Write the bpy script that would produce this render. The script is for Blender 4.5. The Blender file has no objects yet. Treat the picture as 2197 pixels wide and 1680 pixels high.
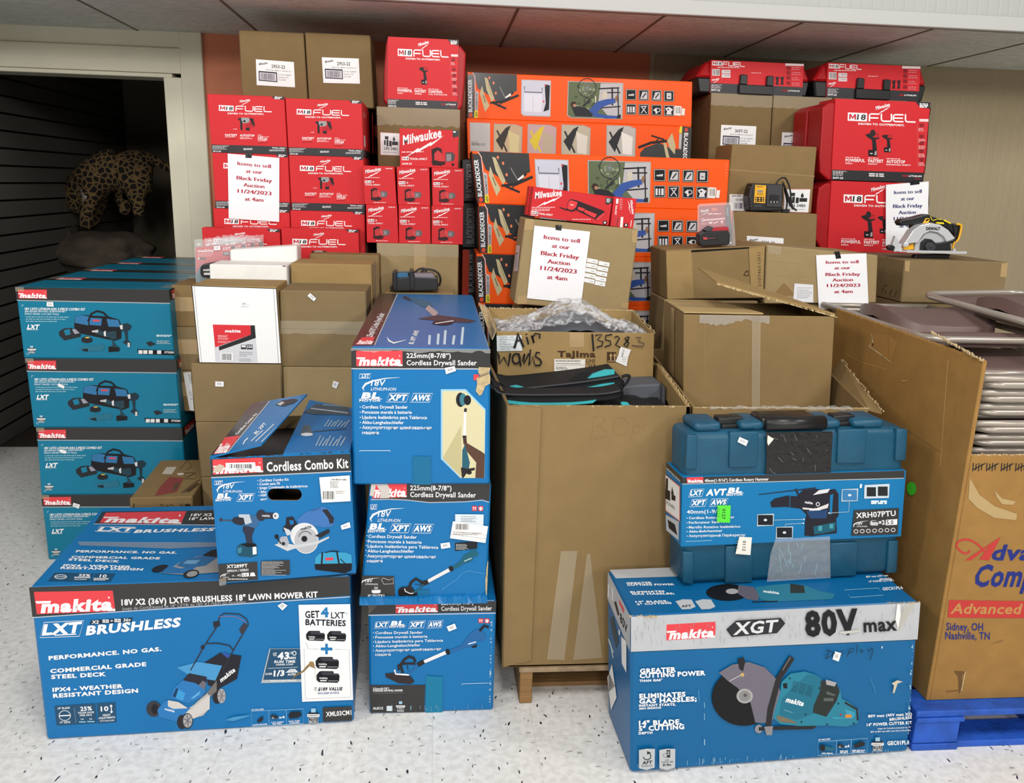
import bpy, bmesh, math, random
import numpy as np
from mathutils import Vector, Matrix
random.seed(7)
SC = bpy.context.scene
# ---------------------------------------------------------------- camera, world, light, exposure
W, H, FPX = 2197.0, 1680.0, 1775.0
CAMZ, YAW, PIT, ROLL = 1.6, math.radians(5.5), math.radians(14.0), math.radians(1.7)
FW = Vector((math.sin(YAW)*math.cos(PIT), math.cos(YAW)*math.cos(PIT), -math.sin(PIT)))
_r0 = Vector((math.cos(YAW), -math.sin(YAW), 0.0)); _u0 = _r0.cross(FW)
RT = _r0*math.cos(ROLL) + _u0*math.sin(ROLL)
UP = RT.cross(FW)
CAM = Vector((0, 0, CAMZ))
cd = bpy.data.cameras.new('camera'); cam = bpy.data.objects.new('camera', cd)
SC.collection.objects.link(cam)
cd.sensor_fit = 'HORIZONTAL'; cd.sensor_width = 36.0; cd.lens = FPX/W*36.0; cd.clip_start = 0.05
m3 = Matrix((RT, UP, -FW)).transposed()
cam.matrix_world = Matrix.Translation(CAM) @ m3.to_4x4()
SC.camera = cam
wd = bpy.data.worlds.new('room_air'); SC.world = wd; wd.use_nodes = True
wd.node_tree.nodes['Background'].inputs[0].default_value = (1.0, 0.985, 0.96, 1)
wd.node_tree.nodes['Background'].inputs[1].default_value = 0.15
# the shop's bare fluorescent fixtures on the higher ceiling in front of the bulkhead
def lamp(name, loc, power, col):
    l = bpy.data.lights.new(name, 'POINT'); l.energy = power; l.color = col; l.shadow_soft_size = 0.45
    o = bpy.data.objects.new(name, l); SC.collection.objects.link(o); o.location = loc; return o
for _x in (-3.2, 0.2, 3.4):
    for _y, _p in ((0.5, 185), (-3.4, 215), (-7.2, 330)):
        lamp('ceiling_tube_light', (_x, _y, 3.65), _p, (1, .975, .94))
SC.view_settings.view_transform = 'Standard'; SC.view_settings.look = 'None'
SC.view_settings.exposure = 0.0; SC.view_settings.gamma = 1.0
SC.view_settings.use_curve_mapping = False

# ---------------------------------------------------------------- photo pixel <-> place
def ray(x, y): return FW + RT*((x-W/2)/FPX) - UP*((y-H/2)/FPX)
def atY(x, y, Y): d = ray(x, y); return CAM + d*(Y/d.y)
def atZ(x, y, Z): d = ray(x, y); return CAM + d*((Z-CAMZ)/d.z)
def atX(x, y, X): d = ray(x, y); return CAM + d*(X/d.x)
def atPlane(x, y, p, n): d = ray(x, y); return CAM + d*((p-CAM).dot(n)/d.dot(n))
def proj(p):
    v = Vector(p)-CAM; z = v.dot(FW)
    return (W/2 + FPX*v.dot(RT)/z, H/2 - FPX*v.dot(UP)/z)

# ---------------------------------------------------------------- materials
def lin(c): c = c/255.0; return c/12.92 if c <= 0.04045 else ((c+0.055)/1.055)**2.4
def rgb(h, k=1.0): return tuple(min(0.92, lin(int(h[i:i+2], 16))*k) for i in (0, 2, 4)) + (1,)
MATS = {}
def mat(name, hexcol, rough=0.5, metal=0.0, noise=0.0, nscale=30.0, bump=0.0, bscale=60.0, spec=0.4, k=1.0, alpha=1.0, trans=0.0, stretch=(1, 1, 1), coat=0.0):
    m = bpy.data.materials.new(name); m.use_nodes = True; nt = m.node_tree; b = nt.nodes['Principled BSDF']
    c = rgb(hexcol, k); b.inputs['Base Color'].default_value = c; b.inputs['Roughness'].default_value = rough
    b.inputs['Metallic'].default_value = metal; b.inputs['Specular IOR Level'].default_value = spec
    if coat: b.inputs['Coat Weight'].default_value = coat; b.inputs['Coat Roughness'].default_value = 0.12
    if alpha < 1: b.inputs['Alpha'].default_value = alpha
    if trans: b.inputs['Transmission Weight'].default_value = trans
    if noise or bump:
        tc = nt.nodes.new('ShaderNodeNewGeometry'); mp = nt.nodes.new('ShaderNodeMapping'); mp.inputs['Scale'].default_value = stretch
        nt.links.new(tc.outputs['Position'], mp.inputs[0])
    if noise:
        n = nt.nodes.new('ShaderNodeTexNoise'); n.inputs['Scale'].default_value = nscale; n.inputs['Detail'].default_value = 5
        nt.links.new(mp.outputs[0], n.inputs['Vector'])
        r = nt.nodes.new('ShaderNodeValToRGB'); r.color_ramp.elements[0].position = 0.3; r.color_ramp.elements[1].position = 0.7
        lo, hi = 1-noise, 1+noise
        r.color_ramp.elements[0].color = (min(1, c[0]*lo), min(1, c[1]*lo), min(1, c[2]*lo), 1)
        r.color_ramp.elements[1].color = (min(1, c[0]*hi), min(1, c[1]*hi), min(1, c[2]*hi), 1)
        nt.links.new(n.outputs['Fac'], r.inputs[0]); nt.links.new(r.outputs[0], b.inputs['Base Color'])
    if bump:
        n2 = nt.nodes.new('ShaderNodeTexNoise'); n2.inputs['Scale'].default_value = bscale; n2.inputs['Detail'].default_value = 3
        nt.links.new(mp.outputs[0], n2.inputs['Vector'])
        bp = nt.nodes.new('ShaderNodeBump'); bp.inputs['Strength'].default_value = bump; bp.inputs['Distance'].default_value = 0.01
        nt.links.new(n2.outputs['Fac'], bp.inputs['Height']); nt.links.new(bp.outputs[0], b.inputs['Normal'])
    MATS[name] = m
    return m
def M(n):
    if n not in MATS:                       # a plain printed ink named by its hex colour
        mat(n, n, 0.46, spec=0.2)
    return MATS[n]

# ---------------------------------------------------------------- mesh collecting
class MB:
    def __init__(s, org=(0, 0, 0)): s.v = []; s.f = []; s.m = []; s.mats = []; s.o = Vector(org); s.smooth = []
    def mi(s, m):
        if m not in s.mats: s.mats.append(m)
        return s.mats.index(m)
    def face(s, pts, m, sm=False):
        i = len(s.v); s.v += [tuple(Vector(p)-s.o) for p in pts]; s.f.append(tuple(range(i, i+len(pts)))); s.m.append(s.mi(m)); s.smooth.append(sm)
    def mesh(s, verts, faces, m, sm=False):
        i = len(s.v); s.v += [tuple(Vector(p)-s.o) for p in verts]; k = s.mi(m)
        for f in faces: s.f.append(tuple(a+i for a in f)); s.m.append(k); s.smooth.append(sm)
    def hexa(s, c, m, bev=0.0, seg=1):
        """c = 8 corners: front TL TR BR BL, back TL TR BR BL"""
        bm = bmesh.new(); vs = [bm.verts.new(p) for p in c]
        for f in ((0, 3, 2, 1), (4, 5, 6, 7), (0, 1, 5, 4), (3, 7, 6, 2), (0, 4, 7, 3), (1, 2, 6, 5)): bm.faces.new([vs[i] for i in f])
        if bev: bmesh.ops.bevel(bm, geom=bm.edges[:], offset=bev, segments=seg, affect='EDGES', profile=0.5)
        bm.normal_update(); bmesh.ops.recalc_face_normals(bm, faces=bm.faces[:])
        bm.verts.index_update()
        s.mesh([v.co for v in bm.verts], [[v.index for v in f.verts] for f in bm.faces], m, seg > 1); bm.free()
    def box(s, lo, hi, m, bev=0.0, R=None, at=None, seg=1):
        x0, y0, z0 = lo; x1, y1, z1 = hi
        c = [(x0, y0, z1), (x1, y0, z1), (x1, y0, z0), (x0, y0, z0), (x0, y1, z1), (x1, y1, z1), (x1, y1, z0), (x0, y1, z0)]
        c = [Vector(p) for p in c]
        if R is not None: c = [R @ p for p in c]
        if at is not None: c = [p+Vector(at) for p in c]
        s.hexa(c, m, bev, seg)
    def tube(s, pts, r, m, n=10, closed=False, cap=True):
        pts = [Vector(p) for p in pts]; N = len(pts); rs = r if isinstance(r, (list, tuple)) else [r]*N
        rings = []; prev = None
        for i, p in enumerate(pts):
            if closed: t = pts[(i+1) % N]-pts[i-1]
            else: t = pts[min(i+1, N-1)]-pts[max(i-1, 0)]
            t.normalize()
            if prev is None:
                a = Vector((0, 0, 1)) if abs(t.z) < 0.9 else Vector((1, 0, 0)); u = t.cross(a).normalized()
            else:
                u = prev-t*prev.dot(t); u = u.normalized() if u.length > 1e-6 else t.orthogonal().normalized()
            prev = u; w = t.cross(u)
            rings.append([p+(u*math.cos(2*math.pi*k/n)+w*math.sin(2*math.pi*k/n))*rs[i] for k in range(n)])
        vs = [q for rg in rings for q in rg]; fs = []
        for i in range(N if closed else N-1):
            j = (i+1) % N
            for k in range(n): fs.append((i*n+k, i*n+(k+1) % n, j*n+(k+1) % n, j*n+k))
        if cap and not closed: fs.append(tuple(range(n-1, -1, -1))); fs.append(tuple((N-1)*n+k for k in range(n)))
        s.mesh(vs, fs, m, True)
    def prism(s, pts, depth, m, bev=0.0):
        """closed outline (3D points) pushed along vector depth"""
        pts = [Vector(p) for p in pts]; d = Vector(depth); n = len(pts)
        bm = bmesh.new(); a = [bm.verts.new(p) for p in pts]; b = [bm.verts.new(p+d) for p in pts]
        bm.faces.new(a); bm.faces.new(b[::-1])
        for i in range(n): bm.faces.new([a[i], b[i], b[(i+1) % n], a[(i+1) % n]])
        bmesh.ops.recalc_face_normals(bm, faces=bm.faces[:])
        if bev: bmesh.ops.bevel(bm, geom=bm.edges[:], offset=bev, segments=2, affect='EDGES', profile=0.5)
        bm.verts.index_update()
        s.mesh([v.co for v in bm.verts], [[v.index for v in f.verts] for f in bm.faces], m); bm.free()
    def build(s, name, parent=None):
        me = bpy.data.meshes.new(name); me.from_pydata(s.v, [], s.f)
        for m in s.mats: me.materials.append(M(m) if isinstance(m, str) else m)
        me.polygons.foreach_set('material_index', s.m); me.polygons.foreach_set('use_smooth', s.smooth); me.update()
        o = bpy.data.objects.new(name, me); SC.collection.objects.link(o)
        if parent is not None: o.parent = parent
        else: o.location = s.o
        return o
def tag(o, label, cat, group=None):
    o['label'] = label; o['category'] = cat
    if group: o['group'] = group
    return o
def thing(name, label, cat, loc, group=None):
    o = bpy.data.objects.new(name, None); SC.collection.objects.link(o); o.location = loc; o.empty_display_size = 0.1
    return tag(o, label, cat, group)
def struct(mb, name):
    o = mb.build(name); o['kind'] = 'structure'; return o

# ---------------------------------------------------------------- lettering
_GL = {}
def glyphs(s, bold=0.0, smear=0.0):
    key = (s, bold, smear)
    if key in _GL: return _GL[key]
    cu = bpy.data.curves.new('t', 'FONT'); cu.body = s; cu.size = 1.0; cu.resolution_u = 2; cu.offset = bold; cu.space_character = 1+bold*2.6
    ob = bpy.data.objects.new('t', cu); me = bpy.data.meshes.new_from_object(ob)
    v = np.array([p.co[:2] for p in me.vertices], dtype=float).reshape(-1, 2); f = [tuple(p.vertices) for p in me.polygons]
    bpy.data.meshes.remove(me); bpy.data.objects.remove(ob); bpy.data.curves.remove(cu)
    if len(v) == 0: v = np.zeros((1, 2)); f = []
    x0, x1 = v[:, 0].min(), v[:, 0].max()+smear
    v = np.column_stack(((v[:, 0]-x0)/max(1e-6, x1-x0), (v[:, 1]+bold)/(CAP+2*bold))); _GL[key] = (v, f, (x1-x0)/(CAP+2*bold))
    return _GL[key]
CAP = 1.0
_hv = glyphs('H')[0]; CAP = float(_hv[:, 1].max()); _GL.clear()

def homog(src):
    """3x3 taking a picture quad TL TR BR BL onto the unit square"""
    A = []
    for (x, y), (u, v) in zip(src, ((0, 0), (1, 0), (1, 1), (0, 1))):
        A.append([x, y, 1, 0, 0, 0, -u*x, -u*y, -u]); A.append([0, 0, 0, x, y, 1, -v*x, -v*y, -v])
    return np.linalg.svd(np.array(A, dtype=float))[2][-1].reshape(3, 3)

class Face:
    """a flat printed side: corners c (3D, TL TR BR BL) and the photo quad its artwork was read from"""
    def __init__(s, mb, c, ref=None, n=None):
        s.mb = mb; s.c = [np.array(p) for p in c]; s.ref = ref; s.k = 0; s.z0 = 0.0006
        nn = (Vector(c[1])-Vector(c[0])).cross(Vector(c[3])-Vector(c[0])).normalized()
        s.n = np.array(n if n is not None else (-nn)); s.set(ref or [proj(p) for p in c])
        s.on = True
    def set(s, ref, ox=0.0, oy=0.0, sc=1.0):
        s.Hm = homog(ref); s.ox, s.oy, s.sc = ox, oy, sc; return s
    def zoom(s, ox, oy, sc): s.ox, s.oy, s.sc = ox, oy, sc; return s
    def uv(s): s.Hm = np.eye(3); s.ox = s.oy = 0.0; s.sc = 1.0; return s
    def map(s, P, e):
        P = np.asarray(P, dtype=float); x = s.ox+P[:, 0]/s.sc; y = s.oy+P[:, 1]/s.sc
        q = s.Hm @ np.vstack((x, y, np.ones(len(x)))); u, v = np.clip(q[0]/q[2], 0, 1), np.clip(q[1]/q[2], 0, 1)
        a, b, c, d = s.c
        r = np.outer((1-u)*(1-v), a)+np.outer(u*(1-v), b)+np.outer(u*v, c)+np.outer((1-u)*v, d)
        return r+s.n*e
    def eps(s): s.k += 1; return s.z0+s.k*2.2e-5
    def poly(s, P, m): s.mb.face([tuple(p) for p in s.map(P, s.eps())], m)
    def rect(s, x0, y0, x1, y1, m): s.poly([(x0, y0), (x1, y0), (x1, y1), (x0, y1)], m)
    def ell(s, cx, cy, rx, ry, m, a0=0, a1=360, n=20, rot=0.0):
        c, q = math.cos(math.radians(rot)), math.sin(math.radians(rot)); P = []
        full = abs(a1-a0) >= 360
        for i in range(n if full else n+1):
            t = math.radians(a0+(a1-a0)*i/n); X, Y = rx*math.cos(t), ry*math.sin(t); P.append((cx+X*c-Y*q, cy+X*q+Y*c))
        s.poly(P, m)
    def ring(s, cx, cy, rx, ry, w, m, a0=0, a1=360, n=24):
        s.line([(cx+rx*math.cos(math.radians(a0+(a1-a0)*i/n)), cy+ry*math.sin(math.radians(a0+(a1-a0)*i/n))) for i in range(n+1)], w, m)
    def line(s, P, w, m, closed=False):
        P = [np.array(p, dtype=float) for p in P]
        if closed: P = P+[P[0]]
        L, R = [], []
        ws = w if isinstance(w, (list, tuple)) else [w]*len(P)
        for i, p in enumerate(P):
            t = P[min(i+1, len(P)-1)]-P[max(i-1, 0)]
            if closed and i in (0, len(P)-1): t = P[1]-P[-2]
            l = math.hypot(*t) or 1.0; nrm = np.array([-t[1], t[0]])/l*ws[i]/2; L.append(p+nrm); R.append(p-nrm)
        e = s.eps(); A = s.map(L, e); B = s.map(R, e)
        vs = [tuple(q) for q in A]+[tuple(q) for q in B]; n = len(P)
        s.mb.mesh(vs, [(i, i+1, n+i+1, n+i) for i in range(n-1)], m)
    def frame(s, x0, y0, x1, y1, w, m): s.line([(x0, y0), (x1, y0), (x1, y1), (x0, y1)], w, m, True)
    def text(s, t, p0, p1, h, m, shear=0.0, bold=0.012, smear=0.0, up=None):
        """words from baseline start p0 to end p1 with capital height h"""
        v, f, asp = glyphs(t, bold, smear); p0 = np.array(p0, float); p1 = np.array(p1, float); d = p1-p0
        l = math.hypot(*d); nrm = np.array([d[1], -d[0]])/l
        upv = np.array(up, float) if up is not None else nrm*h+d/l*shear*h
        P = p0+np.outer(v[:, 0], d)+np.outer(v[:, 1], upv)
        for k in range(5 if smear else 1):
            q = s.map(P+d*(smear*k/4/max(1e-6, asp*(CAP+2*bold))), s.eps()); s.mb.mesh([tuple(a) for a in q], f, m)
    def lines(s, x0, x1, ys, w, m, jag=0.25, seed=1):
        """fine print too small to read: rows of short strokes"""
        rr = random.Random(seed)
        for y in ys:
            x = x0; end = x0+(x1-x0)*(1-jag*rr.random())
            while x < end:
                l = w*rr.uniform(1.5, 5); s.rect(x, y-w/2, min(x+l, end), y+w/2, m); x += l+w*0.7
    def bars(s, x0, y0, x1, y1, m, n=22, seed=1):
        rr = random.Random(seed); x = x0; u = (x1-x0)/(n*2.0)
        while x < x1-u:
            l = u*rr.choice((.6, .6, 1.2, 1.8)); s.rect(x, y0, min(x+l, x1), y1, m); x += l+u*rr.choice((.6, 1, 1.6))

# ---------------------------------------------------------------- boxes
def fdir(yaw): a = math.radians(yaw); return Vector((math.cos(a), math.sin(a), 0)), Vector((-math.sin(a), math.cos(a), 0))
class Bx:
    """a carton whose front is the flat photo quad q = TL TR BR BL standing on a vertical plane"""
    def __init__(s, name, label, cat, q, Y=None, z=None, yaw=0.0, depth=0.3, zb=None, zt=None, m='kraft', group=None, bev=0.004, body='box_body', ddir=None, flat=True, build=True, root=None, snap=True):
        e, b = fdir(yaw); n = -b
        if z is not None: p0 = atZ(q[3][0], q[3][1], z)
        else: p0 = atY(q[3][0], q[3][1], Y)
        c = [atPlane(x, y, p0, n) for x, y in q]
        if snap:
            if zb is None: zb = (c[2].z+c[3].z)/2 if abs(c[2].z-c[3].z) < 0.03 else None
            if zt is None: zt = (c[0].z+c[1].z)/2 if abs(c[0].z-c[1].z) < 0.03 else None
        def setz(p, z): return p if z is None else Vector((p.x, p.y, z))
        c = [setz(c[0], zt), setz(c[1], zt), setz(c[2], zb), setz(c[3], zb)]
        bd = (fdir(ddir)[1] if ddir is not None else b)*depth
        s.c = c+[p+bd for p in c]; s.n = n; s.q = q; s.zt = max(c[0].z, c[1].z); s.zb = min(c[2].z, c[3].z)
        base = sum((s.c[i] for i in (2, 3, 6, 7)), Vector())/4
        s.org = base; s.m = m
        s.root = thing(name, label, cat, base, group) if root is None else root
        s.mbs = []
        s.body = s.part(body)
        if build: s.body.hexa(s.c, m, bev)
        s.front = Face(s.body, s.c[:4], q, s.n)
    def part(s, name):
        mb = MB(s.org); s.mbs.append((name, mb)); return mb
    def _f(s, idx, mb=None): return Face(mb or s.body, [s.c[i] for i in idx])
    def top(s, mb=None): f = s._f((4, 5, 1, 0), mb); f.n = np.array((0, 0, 1.0)); return f
    def left(s, mb=None): f = s._f((4, 0, 3, 7), mb); return f
    def right(s, mb=None): f = s._f((1, 5, 6, 2), mb); return f
    def fr(s, mb): f = Face(mb, s.c[:4], s.q, s.n); f.z0 = 0.004; return f
    def fin(s):
        for name, mb in s.mbs:
            if mb.f: mb.build(name, s.root)
        return s
def sticker(b, P, txt='434', m='label_white', face=None, name='price_sticker', up=False):
    """small white tag: photo quad P = TL TR BR BL on the box's front"""
    mb = b.part(name); f = face(mb) if face else b.fr(mb)
    f.poly(P, m)
    if txt:
        P = [np.array(p, float) for p in P]; g = lambda u, v: tuple(P[0]*(1-u)*(1-v)+P[1]*u*(1-v)+P[2]*u*v+P[3]*(1-u)*v)
        d = P[3]-P[0]
        f.text(txt, g(.22, .72), g(.7, .72), 1, '555555', bold=0, up=tuple(-d*0.5))
# ---------------------------------------------------------------- the materials of the place
def kraft_mat(name, col, k=1.0, noise=.045):
    mat(name, col, .78, noise=noise, nscale=14, bump=.12, bscale=220, spec=.2, k=k)
kraft_mat('kraft', '8A724C'); kraft_mat('kraft_light', '9E8963'); kraft_mat('kraft_shade', '7C6745'); kraft_mat('kraft_tan', 'A08557'); kraft_mat('kraft_old', '9B7540', noise=.09); kraft_mat('kraft_grey', '8C7858')  # kraft_shade: bulkhead shade on the upper cartons, put into the colour
kraft_mat('kraft_pale', 'B39A6C'); kraft_mat('kraft_brown', '8E6E48'); kraft_mat('kraft_dull', '857150')
mat('kraft_torn', 'C2AC84', .9, bump=.6, bscale=90, noise=.2, nscale=60)
mat('pack_tape', 'B2966A', .22, spec=.5, coat=.4)
mat('clear_tape', 'D9CDB2', .15, alpha=.28, spec=.6)
mat('clear_film', 'F4F6F8', .12, alpha=.22, spec=.8, bump=.5, bscale=35)
mat('film_glint', 'F8F8F8', .10, alpha=.6, spec=.9)
mat('clear_plastic', 'EEF0F2', .08, alpha=.18, spec=.8)
mat('label_white', 'EFEFEF', .55); mat('paper', 'F3F3F6', .6, bump=.10, bscale=25)
mat('card_white', 'EFEEEA', .5, noise=.04, nscale=20)
mat('black_tape', '0E0E10', .28, spec=.6, bump=.3, bscale=50)
mat('ink', '17171A', .45); mat('black', '121214', .45); mat('charcoal', '2A2B2E', .45); mat('white', 'F4F4F4', .45)
mat('mk_blue', '1070AE', .36, spec=.25, noise=.03, nscale=6, coat=.08); mat('mk_teal', '0C7696', .36, spec=.25, coat=.08); mat('mk_xgt', '0A6298', .38, spec=.25, coat=.06, noise=.03, nscale=7)
mat('mk_band', '2B2A2A', .35, coat=.2); mat('mk_red', 'E04048', .4); mat('mk_grey', 'B9BCC0', .45, noise=.04, nscale=15); mat('mk_silver', 'A9B4BE', .4)
mat('mk_dark', '16496B', .4); mat('mk_navy', '0C2A44', .4)
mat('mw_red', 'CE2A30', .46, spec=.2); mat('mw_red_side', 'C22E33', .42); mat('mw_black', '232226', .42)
mat('bd_orange', 'F0560A', .46, coat=.03, spec=.22); mat('bd_black', '1B1C1E', .4, coat=.2)
mat('case_teal', '174E68', .42, spec=.4, noise=.12, nscale=14, bump=.08, bscale=120); mat('case_teal_worn', '3F86A0', .5, noise=.15, nscale=25)
mat('case_red', 'A81018', .42, spec=.3); mat('case_black', '141416', .4)
mat('plastic_black', '1A1A1C', .38, spec=.5); mat('plastic_grey', '3A3A3D', .42); mat('dw_yellow', 'F2B51E', .38, spec=.5); mat('dw_hi', 'F5DC20', .4)
mat('saw_silver', 'D2D4D6', .30, metal=.25, spec=.5); mat('steel', 'A8A8A6', .28, metal=.9); mat('steel_dark', '55555A', .3, metal=.8)
mat('chair_tube', 'A79D92', .30, metal=.35, spec=.6); mat('chair_brown', '6A5450', .42, spec=.45, bump=.05, bscale=300)
mat('chair_under', '4A3E3C', .5)
mat('bag_black', '17171A', .75, bump=.3, bscale=400); mat('bag_teal', '3CB6BC', .6); mat('bag_grey', '53565C', .6); mat('zip', '2C2C30', .4)
mat('pallet_wood', '8C6A42', .8, noise=.3, nscale=14, stretch=(.15, 2, 2), bump=.3, bscale=60); mat('pallet_blue', '2355B4', .6, noise=.25, nscale=16, bump=.3, bscale=60)
mat('pallet_bare', '9A8468', .8, noise=.25, nscale=30)
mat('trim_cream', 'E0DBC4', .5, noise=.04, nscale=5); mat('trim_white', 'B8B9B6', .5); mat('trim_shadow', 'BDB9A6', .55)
mat('wall_orange', 'D07E5A', .6, noise=.04, nscale=4)
mat('leopard_fur', 'B08A4C', .9)
mat('dark_carpet', '3A3028', .95, noise=.2, nscale=60)
mat('dark_wall', '6A6252', .85)
mat('rock', '4A4238', .9, noise=.3, nscale=9, bump=.9, bscale=12)  # darkened as well, storeroom shade put into the rock colour
mat('lime', '58E038', .5); mat('lime_dot', '4FE23A', .5)

def floor_mat():
    m = bpy.data.materials.new('vinyl_tile'); m.use_nodes = True; nt = m.node_tree; b = nt.nodes['Principled BSDF']; L = nt.links.new
    g = nt.nodes.new('ShaderNodeNewGeometry')
    def chips(scale, rot, stretch, thr, feather):
        mp = nt.nodes.new('ShaderNodeMapping'); mp.inputs['Scale'].default_value = stretch; mp.inputs['Rotation'].default_value = (0, 0, rot)
        nz = nt.nodes.new('ShaderNodeTexNoise'); nz.inputs['Scale'].default_value = 9; L(g.outputs['Position'], nz.inputs['Vector'])
        ad = nt.nodes.new('ShaderNodeMixRGB'); ad.blend_type = 'ADD'; ad.inputs[0].default_value = .06
        L(g.outputs['Position'], ad.inputs[1]); L(nz.outputs['Color'], ad.inputs[2]); L(ad.outputs[0], mp.inputs[0])
        v = nt.nodes.new('ShaderNodeTexVoronoi'); v.inputs['Scale'].default_value = scale; L(mp.outputs[0], v.inputs['Vector'])
        r = nt.nodes.new('ShaderNodeValToRGB'); r.color_ramp.elements[0].position = thr; r.color_ramp.elements[1].position = thr+feather
        r.color_ramp.elements[0].color = (1, 1, 1, 1); r.color_ramp.elements[1].color = (0, 0, 0, 1); L(v.outputs['Distance'], r.inputs[0])
        # only some cells carry a chip
        sp = nt.nodes.new('ShaderNodeSeparateColor'); L(v.outputs['Color'], sp.inputs[0])
        gt = nt.nodes.new('ShaderNodeMath'); gt.operation = 'GREATER_THAN'; gt.inputs[1].default_value = .55; L(sp.outputs[0], gt.inputs[0])
        mu = nt.nodes.new('ShaderNodeMath'); mu.operation = 'MULTIPLY'; L(r.outputs[0], mu.inputs[0]); L(gt.outputs[0], mu.inputs[1])
        return mu.outputs[0]
    base = nt.nodes.new('ShaderNodeValToRGB'); n = nt.nodes.new('ShaderNodeTexNoise'); n.inputs['Scale'].default_value = 45; n.inputs['Detail'].default_value = 4
    L(g.outputs['Position'], n.inputs['Vector']); L(n.outputs['Fac'], base.inputs[0])
    base.color_ramp.elements[0].position = .35; base.color_ramp.elements[1].position = .6
    base.color_ramp.elements[0].color = rgb('DFDDD8'); base.color_ramp.elements[1].color = rgb('F0EFEB')
    out = base.outputs[0]
    for scale, rot, st, thr, col in ((38, .4, (1, .26, 1), .095, '2A2E38'), (46, 1.9, (1, .28, 1), .085, '34332F'), (60, 1.0, (1, .35, 1), .12, '8E8C86'), (44, 2.5, (.4, 1, 1), .14, 'B4B2AB')):
        fac = chips(scale, rot, st, thr, .03)
        mx = nt.nodes.new('ShaderNodeMixRGB'); L(fac, mx.inputs[0]); L(out, mx.inputs[1]); mx.inputs[2].default_value = rgb(col); out = mx.outputs[0]
    # 12 inch tile joints
    br = nt.nodes.new('ShaderNodeTexBrick'); br.offset = 0; br.inputs['Scale'].default_value = 1; br.inputs['Mortar Size'].default_value = .0012
    br.inputs['Brick Width'].default_value = .305; br.inputs['Row Height'].default_value = .305
    br.inputs['Color1'].default_value = (1, 1, 1, 1); br.inputs['Color2'].default_value = (1, 1, 1, 1); br.inputs['Mortar'].default_value = (.86, .855, .84, 1)
    L(g.outputs['Position'], br.inputs['Vector'])
    mm = nt.nodes.new('ShaderNodeMixRGB'); mm.blend_type = 'MULTIPLY'; mm.inputs[0].default_value = 1; L(out, mm.inputs[1]); L(br.outputs[0], mm.inputs[2])
    L(mm.outputs[0], b.inputs['Base Color']); b.inputs['Roughness'].default_value = .32; b.inputs['Specular IOR Level'].default_value = .4
    MATS['vinyl_tile'] = m
floor_mat()
def ceil_mat():
    m = mat('ceiling_tile', 'E4DACF', .85); nt = m.node_tree; b = nt.nodes['Principled BSDF']; L = nt.links.new
    g = nt.nodes.new('ShaderNodeNewGeometry'); mp = nt.nodes.new('ShaderNodeMapping'); mp.inputs['Scale'].default_value = (14, 60, 1)
    n = nt.nodes.new('ShaderNodeTexNoise'); n.inputs['Scale'].default_value = 1; n.inputs['Detail'].default_value = 3; n.inputs['Distortion'].default_value = 1.5
    L(g.outputs['Position'], mp.inputs[0]); L(mp.outputs[0], n.inputs['Vector'])
    r = nt.nodes.new('ShaderNodeValToRGB'); r.color_ramp.elements[0].position = .42; r.color_ramp.elements[1].position = .62
    r.color_ramp.elements[0].color = rgb('C6CAC4'); r.color_ramp.elements[1].color = rgb('DEE2DC'); L(n.outputs['Fac'], r.inputs[0]); L(r.outputs[0], b.inputs['Base Color'])
    bp = nt.nodes.new('ShaderNodeBump'); bp.inputs['Strength'].default_value = .6; bp.inputs['Distance'].default_value = .01; L(n.outputs['Fac'], bp.inputs['Height']); L(bp.outputs[0], b.inputs['Normal'])
ceil_mat()
def panel_mat(name, col, pitch, depth=.35, axis=0, dirt=.06, rough=.5):
    """beadboard: grooves every «pitch» metres along x"""
    m = mat(name, col, rough); nt = m.node_tree; b = nt.nodes['Principled BSDF']; L = nt.links.new
    g = nt.nodes.new('ShaderNodeNewGeometry'); sp = nt.nodes.new('ShaderNodeSeparateXYZ'); L(g.outputs['Position'], sp.inputs[0])
    md = nt.nodes.new('ShaderNodeMath'); md.operation = 'PINGPONG'; md.inputs[1].default_value = pitch/2; L(sp.outputs[axis], md.inputs[0])
    r = nt.nodes.new('ShaderNodeValToRGB'); r.color_ramp.elements[0].position = 0; r.color_ramp.elements[1].position = .006
    dv = nt.nodes.new('ShaderNodeMath'); dv.operation = 'MULTIPLY'; dv.inputs[1].default_value = 1.0; L(md.outputs[0], dv.inputs[0]); L(dv.outputs[0], r.inputs[0])
    bp = nt.nodes.new('ShaderNodeBump'); bp.inputs['Strength'].default_value = depth; bp.inputs['Distance'].default_value = .004; L(r.outputs[0], bp.inputs['Height']); L(bp.outputs[0], b.inputs['Normal'])
    n = nt.nodes.new('ShaderNodeTexNoise'); n.inputs['Scale'].default_value = 3; n.inputs['Detail'].default_value = 4
    mp = nt.nodes.new('ShaderNodeMapping'); mp.inputs['Scale'].default_value = (3, 1, .5); L(g.outputs['Position'], mp.inputs[0]); L(mp.outputs[0], n.inputs['Vector'])
    c = rgb(col); r2 = nt.nodes.new('ShaderNodeValToRGB'); r2.color_ramp.elements[0].color = tuple(v*(1-dirt) for v in c[:3])+(1,); r2.color_ramp.elements[1].color = tuple(min(.95, v*(1+dirt)) for v in c[:3])+(1,)
    L(n.outputs['Fac'], r2.inputs[0]); L(r2.outputs[0], b.inputs['Base Color'])
panel_mat('beadboard_beige', 'A8997C', .052); panel_mat('beadboard_white', 'AEAFAC', .05, .25, dirt=.03)
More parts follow.
